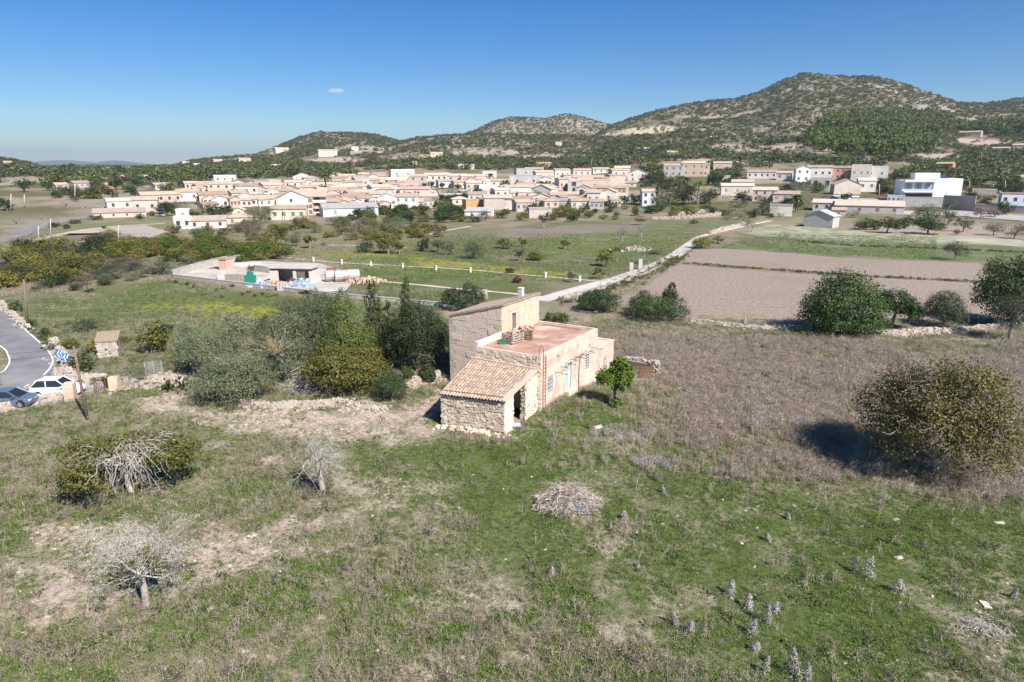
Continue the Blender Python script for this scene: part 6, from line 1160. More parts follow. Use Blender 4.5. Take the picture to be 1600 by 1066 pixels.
big_tree('holm', 655, 590, 98, 126, [(0, 0, .2, .75, .7, .2), (0, 0, .52, .8, .75, .42), (0, 0, .82, .5, .5, .16)] + ring(8, .55, .5, .42, .3), 7000, .24, 'dense nearly black holm oak against the farmhouse wall', front=True, trunk=.3)
big_tree('shrub', 612, 632, 56, 58, ring(6, .5, .42, .45, .36) + [(0, 0, .6, .6, .6, .36)], 2600, .18, 'dark green oleander bush right of the fig, above the stone bank', name='oleander_bush', front=True, trunk=.2, asp=.4)
big_tree('citrus', 637, 596, 26, 26, ring(4, .4, .5, .5, .4), 500, .16, 'small grey leaved shrub below the holm oak', name='small_shrub', front=True, trunk=.2)
big_tree('shrub', 724, 482, 76, 40, ring(7, .6, .5, .36, .36), 2200, .28, 'leafy bush showing above the upper roof line', name='garden_bush', trunk=.3)
for a in (('olive', 405, 628, 76, 74, 'grey green olive wedged between the front olive and the silvery one'), ('olive', 300, 580, 60, 64, 'soft olive bush at the far left of the grove'), ('wild', 520, 560, 70, 88, 'dark bushy olive behind the fig and the conifer'), ('wild', 425, 560, 70, 74, 'dark olive behind the silvery olive'), ('holm', 612, 585, 66, 78, 'dark evergreen between the cypresses and the holm oak'), ('pine', 572, 590, 52, 96, 'second mid green conifer tucked beside the fig tree'), ('holm', 690, 560, 44, 60, 'dark evergreen touching the upper block of the farmhouse'), ('shrub', 668, 600, 30, 30, 'low dark shrub at the foot of the holm oak')):
    big_tree(a[0], a[1], a[2], a[3], a[4], ring(6, .5, .45, .45, .34) + [(0, 0, .55, .7, .7, .4), (.1, 0, .82, .45, .45, .16)], 1900, .24, a[5], front=True, trunk=.3, asp=.36 if a[0] in ('olive', 'wild') else .6)
# left roadside garden
for sp, form, u, v, w_, h_, lab in (('wild','mound',131,522,52,30,'dark grey green bush above the stone hut'), ('fig','round',238,553,54,52,'yellowish green fig tree standing right of the stone hut'), ('yellow','mound',148,552,30,26,'yellowing vine mound at the left of the stone hut'), ('fig','mound',112,548,44,24,'brownish green bush behind the chevron signs'), ('fig','mound',188,538,36,16,'vine sprawling behind the stone hut roof'), ('shrub','dome',130,583,40,36,'dark green round bush beside the leaning pole'), ('olive','dome',215,606,44,42,'grey green olive bush beside the wire mesh fence'), ('shrub','mound',73,527,20,18,'small dark bush by the road bend'), ('shrub','mound',25,490,22,24,'grey weedy bush on the wall by the upper road'), ('shrub','mound',48,512,18,16,'green bush at the foot of the grey telegraph pole'), ('brown','mound',92,514,24,10,'yellow dry bush in the roadside field'), ('olive','mound',292,538,40,44,'pale olive scrub left of the grove'), ('shrub','mound',262,522,34,18,'low green scrub behind the fig by the hut'), ('grey','mound',300,580,36,40,'grey bare scrub left of the grove'), ('shrub','mound',262,612,20,18,'small prickly scrub on the rubble bank')):
    tree(sp, form, u, v, w_, h_, lab, lod=1300 if w_ > 30 else 500)
# prickly pear
p = at(283, 612); o = empty('prickly_pear', p, 0, 'prickly pear cactus with flat pads on the rubble bank', 'cactus'); b = MB()
for k in range(34):
    q = MB(); r_ = R.uniform(.14, .22); pts = [(r_ * .7 * cos(a), r_ * sin(a)) for a in np.linspace(0, 6.28, 9)[:-1]]; q.prism(pts, 0, .04); c_ = q.build('pad', LM['shrub'], o) if k < 34 else None
    c_.location = (G.normal() * .55, G.normal() * .4, R.uniform(.15, 1.3)); c_.rotation_euler = (pi / 2 + R.uniform(-.5, .5), R.uniform(-.4, .4), R.uniform(0, 6.28))
# the left fig with its drooping bare branches
p, r, h = place(207, 770, 192, 124, False); o = empty('fig_tree', (p[0], p[1], p[2] - .05), -atan2(p[0], p[1]), 'old fig tree with drooping bare grey branches over yellowish leaves', 'tree'); h = 4.1
ln = [(wander((0, 0, -.1), (-.15, .0, 1.7), 5, .04), .24, .17)]
for k in range(9): a = k * .7; ln.append((wander((-.1, 0, 1.5), (cos(a) * 1.3, sin(a) * 1.1, 2.7 + .3 * R.random()), 6, .06), .1, .06))
for k in range(140):
    a = R.uniform(0, 6.28); r0 = R.uniform(.2, 2.3); r1 = min(r * .98, r0 + R.uniform(.7, 1.9)); z0 = 3.3 - .12 * r0 + R.uniform(-.3, .5); z1 = R.uniform(.9, 2.6) if R.random() < .75 else R.uniform(2.8, 3.7)
    A = np.array((cos(a) * r0, sin(a) * r0 * .9, z0)); B = np.array((cos(a + R.uniform(-.5, .5)) * r1, sin(a) * r1 * .85, z1)); P = wander(A, B, 8, .035, .16); e = R.uniform(.013, .028); ln.append((P, e, e * .55))
    for _ in range(3): i = R.randint(2, 6); d_ = unit(1)[0] * .5; d_[2] += .05; ln.append((wander(P[i], P[i] + d_, 4, .08), .011, .005))
link('trunk', tubes_mesh('trunk', ln, m_lichen, 5), o)
lb = [(cos(a) * .72 * r, sin(a) * .62 * r, R.uniform(1.6, 3.0), .3 * r, .3 * r, .8) for a in np.linspace(-.8, 3.94, 13)] + [(0, .35 * r, 2.9, .5 * r, .3 * r, .5), (-.75 * r, -.15 * r, 1.9, .25 * r, .3 * r, .8), (.75 * r, -.1 * r, 2.2, .28 * r, .3 * r, .9), (.1, .3, 3.5, .6 * r, .35 * r, .3), (-.3 * r, -.2 * r, 3.3, .3 * r, .3 * r, .3), (.45 * r, 0, 3.1, .3 * r, .3 * r, .4)]
lb = [(a[0], a[1], a[2], a[3], a[4], a[5]) for a in lb]
link('crown', crown_mesh('crown', lb, 9500, .18, LM['fig'], .7, 12, .22, low=-.8, zmin=.55), o); link('shoot', crown_mesh('shoot', [(.4, -.1, .35, .35, .35, .3)], 160, .16, LM['fig'], .7), o)
# the bare almond on its pale trunk
def bare_tree(name, u, v, wpx, trunk_h, tr, cr, ch, n, label, m_, sp=None, leaf_lobes=(), nleaf=0, lean=(0, 0), droop=-.3, depth_=3, fuzz=None, zup=(.1, 1.1)):
    p = at(u, v); o = empty(name, (p[0], p[1], p[2] - .05), -atan2(p[0], p[1]), label, 'tree'); ln = [(wander((0, 0, -.2), (lean[0], lean[1], trunk_h), 6, .03), tr * 1.15, tr * .85)]
    br = []
    for k in range(n):
        a = k * 2.4 + R.uniform(-.3, .3); br_d = (cos(a) * 1.0, sin(a) * 1.0, R.uniform(*zup)); grow((lean[0], lean[1], trunk_h - R.uniform(0, .25)), br_d, cr * R.uniform(.55, .8), tr * R.uniform(.17, .28), depth_, br, .85, droop * .35, 3, .66, .14, .58, 5)
    link('trunk', tubes_mesh('trunk', ln, m_bark_pale, 8), o); link('branches', tubes_mesh('branches', br, m_, 4), o)
    if fuzz:
        tw = [q for q in br if q[1] < .03] or br; Q = np.array([q[0][R.randint(0, len(q[0]) - 1)] for q in (R.choice(tw) for _ in range(fuzz[0]))]) + G.normal(size=(fuzz[0], 3)) * fuzz[2]; V, F = leaves_geo(Q, unit(len(Q)), fuzz[1], .55); link('lichen', mkmesh('lichen', V, F, LM['lichen'], tint=G.random(len(F))), o)
    if nleaf: link('foliage', crown_mesh('foliage', list(leaf_lobes), nleaf, .13, LM[sp], .7, 10, .3), o)
    return o
bare_tree('almond_tree', 503, 772, 85, 2.6, .2, 1.75, 1.4, 26, 'leafless almond tree with thick pale trunk and tangled drooping twigs', m_lichen, 'brown', [(-.2, .3, .3, .6, .4, .3), (.3, 0, .2, .4, .4, .25)], 260, droop=-.25, depth_=4, fuzz=(2600, .045, .03), zup=(.3, 1.4))
bare_tree('dead_almond_tree', 229, 946, 120, 1.8, .17, 2.5, 1.8, 15, 'lichen covered dying almond with a few green shoots, nearest tree at the lower left', m_lichen, 'fig', [(.5, 0, 2.3, .4, .4, .4), (.6, .1, 1.9, .3, .3, .25), (-.6, 0, 2.4, .25, .25, .2), (.2, .1, 2.9, .3, .3, .25)], 700, droop=.35, depth_=5, fuzz=(8000, .065, .03), zup=(.15, 1.7))
# lichen tufts along the dying almond's twigs
# the big fig at right with pale twigs on top
p, r, h = place(1458, 738, 236, 188, False); o = empty('fig_tree', (p[0], p[1], p[2] - .05), -atan2(p[0], p[1]), 'big rounded browning fig tree with pale bare twigs on top, in the dry scrub', 'tree')
lb = [(0, 0, .56 * h, .8 * r, .8 * r, .38 * h)] + [(cos(a) * .64 * r, sin(a) * .64 * r, (.46 + .1 * sin(3 * a)) * h, R.uniform(.27, .42) * r, R.uniform(.27, .42) * r, R.uniform(.2, .3) * h) for a in np.linspace(0, 6.28, 9)[:-1]] + [(.2 * r, -.2 * r, .88 * h, .4 * r, .4 * r, .14 * h)] + [(cos(a) * .35 * r, sin(a) * .35 * r, .7 * h, .4 * r, .4 * r, .2 * h) for a in np.linspace(0.4, 6.6, 6)[:-1]]
link('crown', crown_mesh('crown', lb, 42000, .15, LM['figbrown'], .75, 18, .17, low=-.7, zmin=.6, shell=.6), o)
ln = [(wander((0, 0, -.1), (0, 0, 1.2), 4, .05), .25, .2)]
for k in range(12): a = k * .55; ln.append((wander((0, 0, 1), (cos(a) * .6 * r, sin(a) * .6 * r, .7 * h), 6, .06), .09, .05))
for k in range(220):
    a = R.uniform(0, 6.28); e = R.uniform(.05, 1.35); d_ = np.array((cos(a) * cos(e) * r, sin(a) * cos(e) * r, sin(e) * h * .62)); A = d_ * .62 + (0, 0, .38 * h); B = d_ * R.uniform(.95, 1.08) + (0, 0, .38 * h); P = wander(A, B, 6, .1, .03); ln.append((P, .03, .013))
    for _ in range(3): i = R.randint(2, 5); q = unit(1)[0] * .45; q[2] = abs(q[2]) * .5; ln.append((wander(P[i], P[i] + q, 4, .12), .012, .006))
link('branches', tubes_mesh('branches', ln, m_bark_pale, 4), o)
# ---- middle distance, one by one
for sp, form, u, v, w_, h_, lab in (
 ('holm','dome',570,396,32,22,'dark round bush left in the hedge row beyond the white posts'), ('fig','round',607,396,40,32,'olive brown tree beside the dark bush in the hedge row'), ('fig','loose',624,397,24,22,'thin ochre tree in the hedge row, right of the olive brown one'), ('holm','dome',661,394,24,26,'upright dark green tree in the hedge row'), ('brown','loose',684,394,34,20,'dry brown shrub right of the upright dark tree'), ('wild','round',697,398,28,24,'grey brown tree in the middle of the hedge row'), ('wild','dome',740,406,44,34,'large grey brown bush in the meadow, left part'), ('fig','round',788,389,30,18,'brownish green bush near the meadow top'), ('fig','round',415,381,26,22,'small orchard tree beneath the apartments, leftmost'), ('fig','loose',437,383,24,20,'small orchard tree beneath the apartments, second'), ('wild','round',457,385,24,20,'small dark orchard tree beneath the apartments, third'), ('fig','loose',485,388,26,24,'small orchard tree beneath the apartments, rightmost'), ('yellow','mound',506,384,10,6,'orange leaved little bush in the orchard'), ('red','mound',797,428,20,11,'dark red bush between the garden paths'), ('red','mound',808,443,24,13,'dark red bush below the white posts'), ('grey','loose',972,376,30,24,'bare grey almond in the green meadow, left of two'), ('grey','loose',1002,371,26,24,'bare grey almond with white trunk in the meadow, right of two'), ('brown','loose',1001,352,26,16,'brown bush behind the two bare almonds'), ('grey','dome',849,358,36,19,'pale grey leafless bush at the meadow top'), ('fig','loose',817,386,16,16,'small yellowish tree in the meadow'), ('fig','loose',882,389,24,16,'small thin green tree in the meadow'), ('brown','loose',810,408,28,20,'dry brown bush in the lower meadow'), ('fig','mound',838,409,36,18,'ochre bush in the lower meadow'), ('grey','loose',906,411,26,18,'leafless small tree in the lower meadow'), ('yellow','loose',947,417,36,28,'orange brown tree in the lower meadow'), ('grey','loose',964,409,22,18,'bare twiggy bush right of the orange brown tree'), ('grey','loose',998,412,32,18,'grey brown twiggy tree beside the stony mound'), ('fig','loose',937,436,22,20,'thin ochre tree above the concrete lane'), ('wild','loose',894,441,18,18,'small dark tree at the end of the white posts'), ('brown','mound',965,393,26,10,'brown bush on the left of the stony mound'), ('brown','mound',1022,398,30,10,'brown bush on the right of the stony mound'), ('fig','dome',1098,390,34,23,'rounded scrubby bush at the bend of the concrete lane'), ('brown','loose',1121,381,24,14,'brown bush behind the lane bend'), ('grey','loose',1128,356,16,9,'tiny bare tree in the far meadow'), ('grey','loose',1062,356,12,9,'tiny grey snag in the far meadow'), ('fig','mound',1084,350,20,8,'low ochre bush in the far meadow'), ('grey','loose',1175,362,28,17,'grey bare bush at the end of the dirt path'), ('grey','loose',1186,383,10,12,'small dead snag in the pale field'), ('grey','dome',1233,371,30,15,'grey bare bush in the stubble field'), ('wild','round',1492,406,42,34,'dark round tree alone in the green strip'), ('grey','loose',1302,383,12,12,'tiny bare sapling in the green strip'), ('citrus','dome',1350,360,36,22,'bright green bush row below the long barn, left'), ('yellow','dome',1366,360,16,17,'yellow green bush below the long barn'), ('holm','round',1386,364,40,28,'dark tree below the long barn'), ('shrub','dome',1412,358,28,24,'bluish green bush below the long barn, right'), ('carob','round',1450,366,48,34,'big round green tree before the white modern building'), ('pine','dome',1450,346,52,30,'tall bamboo like green clump before the white modern building'), ('wild','dome',1482,352,28,28,'green bush right of the bamboo clump'), ('wild','round',1505,362,30,28,'dark bushy tree right of the bamboo clump'), ('brown','round',1552,368,32,22,'brownish small tree with thin trunk on bare soil, left of two'), ('brown','round',1584,373,34,26,'brownish small tree on bare soil at the right edge'), ('brown','mound',1494,368,14,12,'brown little bush on the bare soil'), ('brown','round',1532,342,26,20,'brown leaved street tree by the pale wall'), ('brown','round',1554,340,22,18,'second brown leaved street tree by the pale wall'), ('carob','round',1572,336,26,22,'dark green street tree by the pale blue pavilion'), ('citrus','dome',1541,318,26,15,'bright green round tree behind the street wall'), ('shrub','round',1521,318,24,18,'dark tree behind the street wall'), ('yellow','loose',1505,318,18,14,'ochre tree behind the street wall'), ('wild','loose',1482,332,24,22,'brownish tree at the end of the concrete wall'), ('olive','dome',1271,352,36,24,'grey green olive before the concrete gable house'), ('olive','dome',1332,341,24,16,'small olive in front of the long barn'), ('grey','dome',1267,317,24,15,'large grey leafless bush by the car park'), ('holm','round',1322,313,20,12,'dark bush in the car park'), ('citrus','dome',1280,302,24,12,'green bush below the carport'), ('olive','dome',1206,338,36,20,'grey green bush below the stone farmhouse'), ('olive','dome',1168,354,20,18,'olive bush at the end of the dirt path'), ('holm','round',1228,322,24,16,'dark green bush by the low wing'), ('brown','dome',1187,318,20,14,'reddish brown bush before the stone farmhouse'), ('holm','round',1160,316,28,18,'dark green tree before the low pale farmhouse'), ('olive','round',1150,330,30,18,'grey olive before the low pale farmhouse'), ('grey','loose',1134,318,22,16,'bare tree before the low pale farmhouse'), ('holm','round',1116,290,26,22,'dark tree in the field behind the conifers'), 
 ('cypress','cone',1028,328,24,52,'tall dark conifer in the clump, left of two'), ('cypress','cone',1046,324,26,46,'tall dark conifer in the clump, right of two'), ('holm','round',1060,296,28,22,'dark round tree behind the conifers'), ('holm','dome',1068,322,42,30,'wide dark tree right of the conifers'), ('holm','dome',1103,320,34,26,'very dark tree below the slender palm'), ('holm','round',1013,286,32,16,'dark tree in front of the white gabled house'), ('holm','dome',974,320,20,16,'dark tree beside the blue white house, left'), ('holm','dome',990,320,22,18,'dark tree beside the blue white house, right'), ('carob','dome',786,342,26,17,'perfectly round dark tree in front of the blank house wall'), ('wild','round',759,346,22,20,'grey olive next to the round dark tree'), ('shrub','dome',740,348,28,15,'bright green bush left of the grey olive'), ('holm','dome',834,336,32,20,'dark ivy tree left of the roofless ruin'), ('fig','dome',880,340,40,24,'large brownish green bush right of the roofless ruin'), ('fig','dome',906,341,26,22,'olive green bush beside the brownish one'), ('wild','round',902,322,16,14,'grey tree behind the brownish bush'), ('yellow','mound',945,343,18,10,'low yellow green bush in the garden meadow'), ('shrub','mound',930,334,14,10,'small dark bush in the garden meadow, left'), ('shrub','mound',950,333,16,9,'small dark bush in the garden meadow, right'), ('brown','mound',960,344,18,8,'brown bush at the meadow edge'), ('citrus','round',839,311,14,14,'green climber beside the bright white gable'), ('yellow','round',812,308,20,13,'yellow green tree before the long red roof'), ('holm','dome',793,312,14,9,'dark round bush before the long red roof'),
 ('holm','round',262,338,34,26,'big dark green tree at the village left end, left of group'), ('olive','round',284,334,28,22,'grey olive in the dark group at the village left end'), ('holm','round',302,343,22,16,'dark bush behind the white bungalow'), ('carob','dome',330,340,30,22,'dark green tree behind the white bungalow, left'), ('holm','dome',351,340,28,22,'dark green tree behind the white bungalow, right'), ('wild','dome',409,350,46,30,'large rounded grey green tree left of the cream cottage'), ('fig','dome',272,366,26,17,'dark green orchard bush before the white stairway house'), ('wild','round',316,378,34,28,'brownish dark tree before the red door bungalow'), ('fig','round',346,378,22,14,'brown green tree right of the brownish dark one'), ('holm','round',176,318,16,12,'dark bush by the white house at the left'), ('shrub','dome',219,343,14,10,'dark bush before the stone barn, left'), ('shrub','dome',237,338,14,9,'dark bush before the cream house'), ('holm','round',184,297,24,22,'dark reddish tree right of the orange house'), ('holm','dome',176,312,20,20,'dark green tree below the orange house'), ('carob','dome',216,293,20,16,'green tree left of the long pale house'), ('fig','dome',262,298,24,14,'round brown green tree on the long pale house'), ('holm','cone',210,306,12,14,'small dark conifer below the long pale house'), ('holm','round',148,310,26,20,'dark tree below the dark fronted house'), ('carob','round',78,298,20,18,'dark tree left of the cream cottage'), ('holm','round',38,300,16,16,'slim dark tree on the far left fields'), ('holm','dome',12,330,24,24,'dark tree at the far left beyond the almond field'), ('grey','dome',106,326,30,14,'bare greyish pink almond row, left'), ('grey','dome',128,327,28,14,'bare greyish pink almond row, middle'), ('grey','dome',150,328,28,14,'bare greyish pink almond row, right'), ('grey','dome',26,352,40,16,'bare almond in the brown field, left'), ('grey','dome',70,344,36,14,'bare almond in the brown field, right'), ('grey','dome',10,366,26,14,'bare dark almond at the left edge'), ('shrub','mound',104,358,16,9,'green bush on the country road verge, left'), ('shrub','mound',84,356,20,10,'green bush on the country road verge, far left'), ('fig','mound',120,350,26,9,'ochre bushes on the country road verge'), ('fig','mound',150,344,24,10,'ochre scrub beside the stone barn'), ('wild','mound',46,382,16,10,'round small tree in the bare field'), ('shrub','mound',162,358,8,6,'tiny tree on the bare field path'), ('yellow','mound',208,392,40,24,'tall yellow green willow above the grove'),
 ('citrus','dome',118,455,20,15,'bright citrus green bush at the grove corner'), ('shrub','mound',142,457,16,7,'bluish agave like bush at the grove corner'), ('wild','round',60,458,24,16,'small dark tree at the grove edge'), ('olive','mound',298,415,34,22,'grey blue olive bush at the yard corner, left'), ('wild','mound',326,411,32,20,'dark bush behind the yard wall'), ('shrub','round',392,424,14,12,'small tree growing in the yard'), ('shrub','round',458,428,22,14,'small dark tree before the open shed'), ('citrus','dome',380,410,26,14,'green bush behind the yard'), ('fig','dome',406,408,34,18,'dark olive bush behind the yard'), ('wild','dome',440,406,26,16,'dark brown bush behind the open shed')):
    tree(sp, form, u, v, w_, h_, lab)
palm(510, 306, 20, 34, 'tall palm right of the apartment block'); palm(1090, 320, 18, 36, 'slender palm right of the dark conifers'); palm(1062, 300, 22, 24, 'palm rising behind the dark conifers'); palm(1073, 300, 20, 22, 'second palm behind the dark conifers'); palm(1244, 332, 30, 26, 'low date palm with bright orange date clusters', True); palm(790, 296, 18, 14, 'small palm in the village centre'); palm(1447, 264, 12, 14, 'palm beside the small yellow house'); palm(1362, 262, 14, 14, 'palm behind the white cube houses'); palm(766, 284, 12, 12, 'palm left of the cream house with blue shutters'); palm(924, 262, 12, 20, 'tall thin palm above the orange roofed white house')
# ---- groves and gardens whose trees nothing tells apart
def patch(poly, n, kinds, grp, wr=(18, 34), asp=(.55, .85)):
    us = [q[0] for q in poly]; vs = [q[1] for q in poly]; k = 0; um, vm, wm = (min(us) + max(us)) / 2, (min(vs) + max(vs)) / 2, (wr[0] + wr[1]) / 2; q4 = (max(us) - min(us)) / 4
    while k < n:
        u, v = R.uniform(min(us), max(us)), R.uniform(min(vs), max(vs))
        if not inpoly(np.array([u]), np.array([v]), poly)[0]: continue
        sp, form, lab = R.choice(kinds); w_ = R.uniform(*wr); lab = '%s %s, %s row, %s' % ('large' if w_ > wm else 'small', lab, 'front' if v > vm else 'back', 'left end' if u < um - q4 else 'left middle' if u < um else 'right middle' if u < um + q4 else 'right end'); tree(sp, form, u, v, w_, w_ * R.uniform(*asp), lab, group=grp, parts=w_ > 24); k += 1
patch([(0,455),(0,412),(60,398),(120,396),(180,380),(200,398),(150,425),(110,450),(60,455)], 95, [('fig','dome','olive green bush in the dense grove beyond the road bend'), ('wild','dome','grey brown bush in the dense grove beyond the road bend'), ('yellow','mound','yellowing bush in the dense grove beyond the road bend'), ('holm','dome','dark green bush in the dense grove beyond the road bend'), ('fig','round','olive green tree in the dense grove beyond the road bend')], 'dense grove beyond the road bend', (20, 46))
patch([(150,402),(200,384),(300,384),(460,394),(470,405),(400,408),(330,412),(250,410)], 85, [('citrus','dome','bright green citrus tree in the orchard behind the walled yard'), ('fig','dome','olive green tree in the orchard behind the walled yard'), ('yellow','dome','yellow fruited citrus tree in the orchard behind the walled yard'), ('citrus','dome','bright green citrus tree in the orchard behind the walled yard')], 'citrus orchard behind the walled yard', (22, 36), (.6, .8))
patch([(120,452),(150,420),(240,412),(275,425),(250,436),(180,446)], 34, [('olive','mound','grey olive bush along the edge of the grassy garden field'), ('wild','dome','dark olive bush along the edge of the grassy garden field'), ('brown','mound','dry brown bush along the edge of the grassy garden field')], 'bushes along the grassy garden field', (22, 40), (.5, .7))
patch([(310,368),(400,352),(520,352),(620,352),(700,352),(690,372),(600,382),(470,372),(380,378)], 80, [('yellow','mound','yellow brown bush in the scrub strip before the village'), ('fig','dome','olive green bush in the scrub strip before the village'), ('brown','mound','dry brown bush in the scrub strip before the village'), ('olive','dome','grey olive bush in the scrub strip before the village')], 'scrub strip before the village', (18, 34), (.5, .7))
patch([(540,350),(560,338),(640,332),(700,330),(730,338),(720,348),(640,352)], 55, [('holm','dome','dark green garden tree at the village front'), ('carob','dome','rich green garden tree at the village front'), ('shrub','dome','mid green garden tree at the village front'), ('fig','dome','olive green garden tree at the village front')], 'garden trees at the village front', (16, 28), (.6, .85))
patch([(670,306),(720,300),(735,316),(700,322),(675,318)], 14, [('holm','dome','dark green tree in the walled garden mid village'), ('olive','dome','grey green tree in the walled garden mid village')], 'walled garden mid village', (14, 24))
patch([(1000,338),(1010,330),(1110,328),(1125,334),(1100,336),(1030,340)], 16, [('yellow','dome','yellow green hedge bush below the conifers'), ('shrub','dome','dark green hedge bush below the conifers')], 'hedge below the conifers', (14, 24), (.5, .7))
patch([(60,318),(120,290),(200,284),(240,292),(180,308),(130,318)], 24, [('holm','dome','dark tree among the scattered houses at the left'), ('fig','dome','olive tree among the scattered houses at the left'), ('wild','round','grey tree among the scattered houses at the left')], 'trees among the scattered left houses', (14, 24), (.6, .9))
patch([(1215,300),(1262,288),(1300,300),(1290,306),(1230,306)], 16, [('holm','dome','dark green tree below the terraced houses'), ('olive','dome','grey green tree below the terraced houses')], 'trees below the terraced houses', (16, 26), (.5, .8))
patch([(1370,300),(1385,280),(1412,284),(1405,308),(1385,308)], 12, [('holm','dome','dark tree left of the white modern building'), ('fig','dome','olive tree left of the white modern building')], 'trees left of the white modern building', (14, 26), (.7, 1.0))
patch([(1495,318),(1500,298),(1600,290),(1600,304),(1560,306),(1520,300)], 20, [('holm','dome','dark tree in the gardens at the right edge'), ('shrub','dome','mid green tree in the gardens at the right edge'), ('fig','dome','olive tree in the gardens at the right edge')], 'gardens at the right edge', (14, 24), (.6, .9))
patch([(440,325),(600,296),(760,286),(900,290),(980,300),(900,312),(760,312),(600,312)], 110, [('holm','dome','dark green tree between the village houses'), ('fig','round','olive green tree between the village houses'), ('shrub','dome','mid green tree between the village houses')], 'trees between the village houses', (8, 17), (.6, .9))
patch([(800,345),(860,338),(990,326),(1005,336),(960,348),(860,350)], 16, [('shrub','dome','mid green garden bush at the meadow edge of the village'), ('fig','dome','olive green garden bush at the meadow edge of the village')], 'garden bushes at the meadow edge of the village', (12, 22), (.5, .8))
patch([(1120,335),(1170,322),(1260,316),(1262,330),(1200,345),(1140,348)], 22, [('olive','dome','grey olive bush among the farm gardens right of the conifers'), ('shrub','dome','green bush among the farm gardens right of the conifers'), ('brown','dome','brown bush among the farm gardens right of the conifers')], 'farm gardens right of the conifers', (12, 24), (.5, .8))
patch([(980,292),(1030,282),(1140,284),(1160,282),(1130,300),(1100,306),(1040,300)], 18, [('holm','dome','dark tree in the grounds before the pink manor'), ('olive','dome','olive tree in the grounds before the pink manor')], 'grounds before the pink manor', (12, 22), (.6, .8))
# ------------------------------------------------------------------ woods and scrub of the hills (far too many to count)
def far_proto(sp, n, seed, form='dome'):
    g = np.random.default_rng(seed); return crown_mesh('far_' + sp, lobes_for(form, g), n, .62 / sqrt(n / 12.) * .9, LM.get('far_' + sp, LM[sp]), .7, per=6, sig=.22, g=g, low=-.6)
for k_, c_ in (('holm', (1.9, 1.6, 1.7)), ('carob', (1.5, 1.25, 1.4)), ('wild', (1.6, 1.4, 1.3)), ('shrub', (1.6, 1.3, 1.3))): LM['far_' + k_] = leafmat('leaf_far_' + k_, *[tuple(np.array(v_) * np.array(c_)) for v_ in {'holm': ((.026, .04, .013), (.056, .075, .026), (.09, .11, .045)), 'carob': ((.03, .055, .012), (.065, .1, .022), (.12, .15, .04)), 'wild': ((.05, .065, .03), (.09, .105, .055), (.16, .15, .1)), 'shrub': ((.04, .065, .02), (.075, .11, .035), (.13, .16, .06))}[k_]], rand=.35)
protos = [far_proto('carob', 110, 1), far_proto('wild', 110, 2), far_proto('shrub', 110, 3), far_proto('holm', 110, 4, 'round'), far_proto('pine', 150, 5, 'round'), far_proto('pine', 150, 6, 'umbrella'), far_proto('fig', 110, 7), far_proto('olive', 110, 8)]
def far_wood(name, P, size, idx, flat=.75):
    n = len(P); s = size * (.45 + 1.1 * G.uniform(0, 1, n) ** 1.6); sc = np.column_stack([s, s, s * flat * G.uniform(.8, 1.25, n)])
    rot = np.zeros((n, 3)); rot[:, 2] = G.uniform(0, 6.28, n); P = P.copy(); P[:, 2] -= .15 * s * .3
    return scatter(name, P, rot, sc, idx, protos)
def pts_polar(n, r0, r1, s0=-.86, s1=.86, p=1.0):
    s = G.uniform(s0, s1, n); r = np.exp(G.uniform(log_(r0), log_(r1), n)) if p == 0 else (G.uniform(r0 ** (1 + p), r1 ** (1 + p), n)) ** (1 / (1 + p)); y = r / np.sqrt(1 + s * s); x = s * y; return np.column_stack([x, y, hgt(x, y)])
log_ = math.log
def pix(P):
    d = P[:, 1] * cos(PITCH) - (P[:, 2] - CAMZ) * sin(PITCH); up = P[:, 1] * sin(PITCH) + (P[:, 2] - CAMZ) * cos(PITCH); return 800 + FPX * P[:, 0] / d, 533 - FPX * up / d
P = pts_polar(90000, 760, 2050); nz = fbm(P[:, 0] / 45, P[:, 1] / 60, 71, 4); u, v = pix(P)
bare = np.zeros(len(P))
for bu, bv, ru, rv in ((1015,203,44,9), (965,208,22,7), (1150,232,46,8), (1270,231,60,8), (1460,242,52,10), (1420,212,16,9), (1530,222,34,9), (430,237,24,6), (1090,246,40,6), (1205,240,50,5), (640,247,50,6), (760,238,60,7), (850,246,40,5), (520,250,50,6)): bare = np.maximum(bare, (((u - bu) / ru) ** 2 + ((v - bv) / rv) ** 2 < 1) * .82)
slope_c = (u > 960) & (v < 225); keep = (nz > np.where(slope_c, .33, np.where((v > 240) & (u < 560), .4, .3))) & (G.uniform(0, 1, len(P)) > bare); P = P[keep]; nz = nz[keep]
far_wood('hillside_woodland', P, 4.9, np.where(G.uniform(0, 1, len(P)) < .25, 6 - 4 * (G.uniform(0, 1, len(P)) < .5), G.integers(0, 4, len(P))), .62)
# the light green pine wood on the right slope
P = pts_polar(9000, 520, 1150, .38, .86); u, v = pix(P); k = inpoly(u, v, [(1255,235),(1275,205),(1295,188),(1370,180),(1440,186),(1500,172),(1620,180),(1620,215),(1540,212),(1490,205),(1460,215),(1455,240),(1400,246),(1330,244)])
P = P[k][:1500]; far_wood('pine_wood', P, 11, G.integers(4, 6, len(P)), .95)
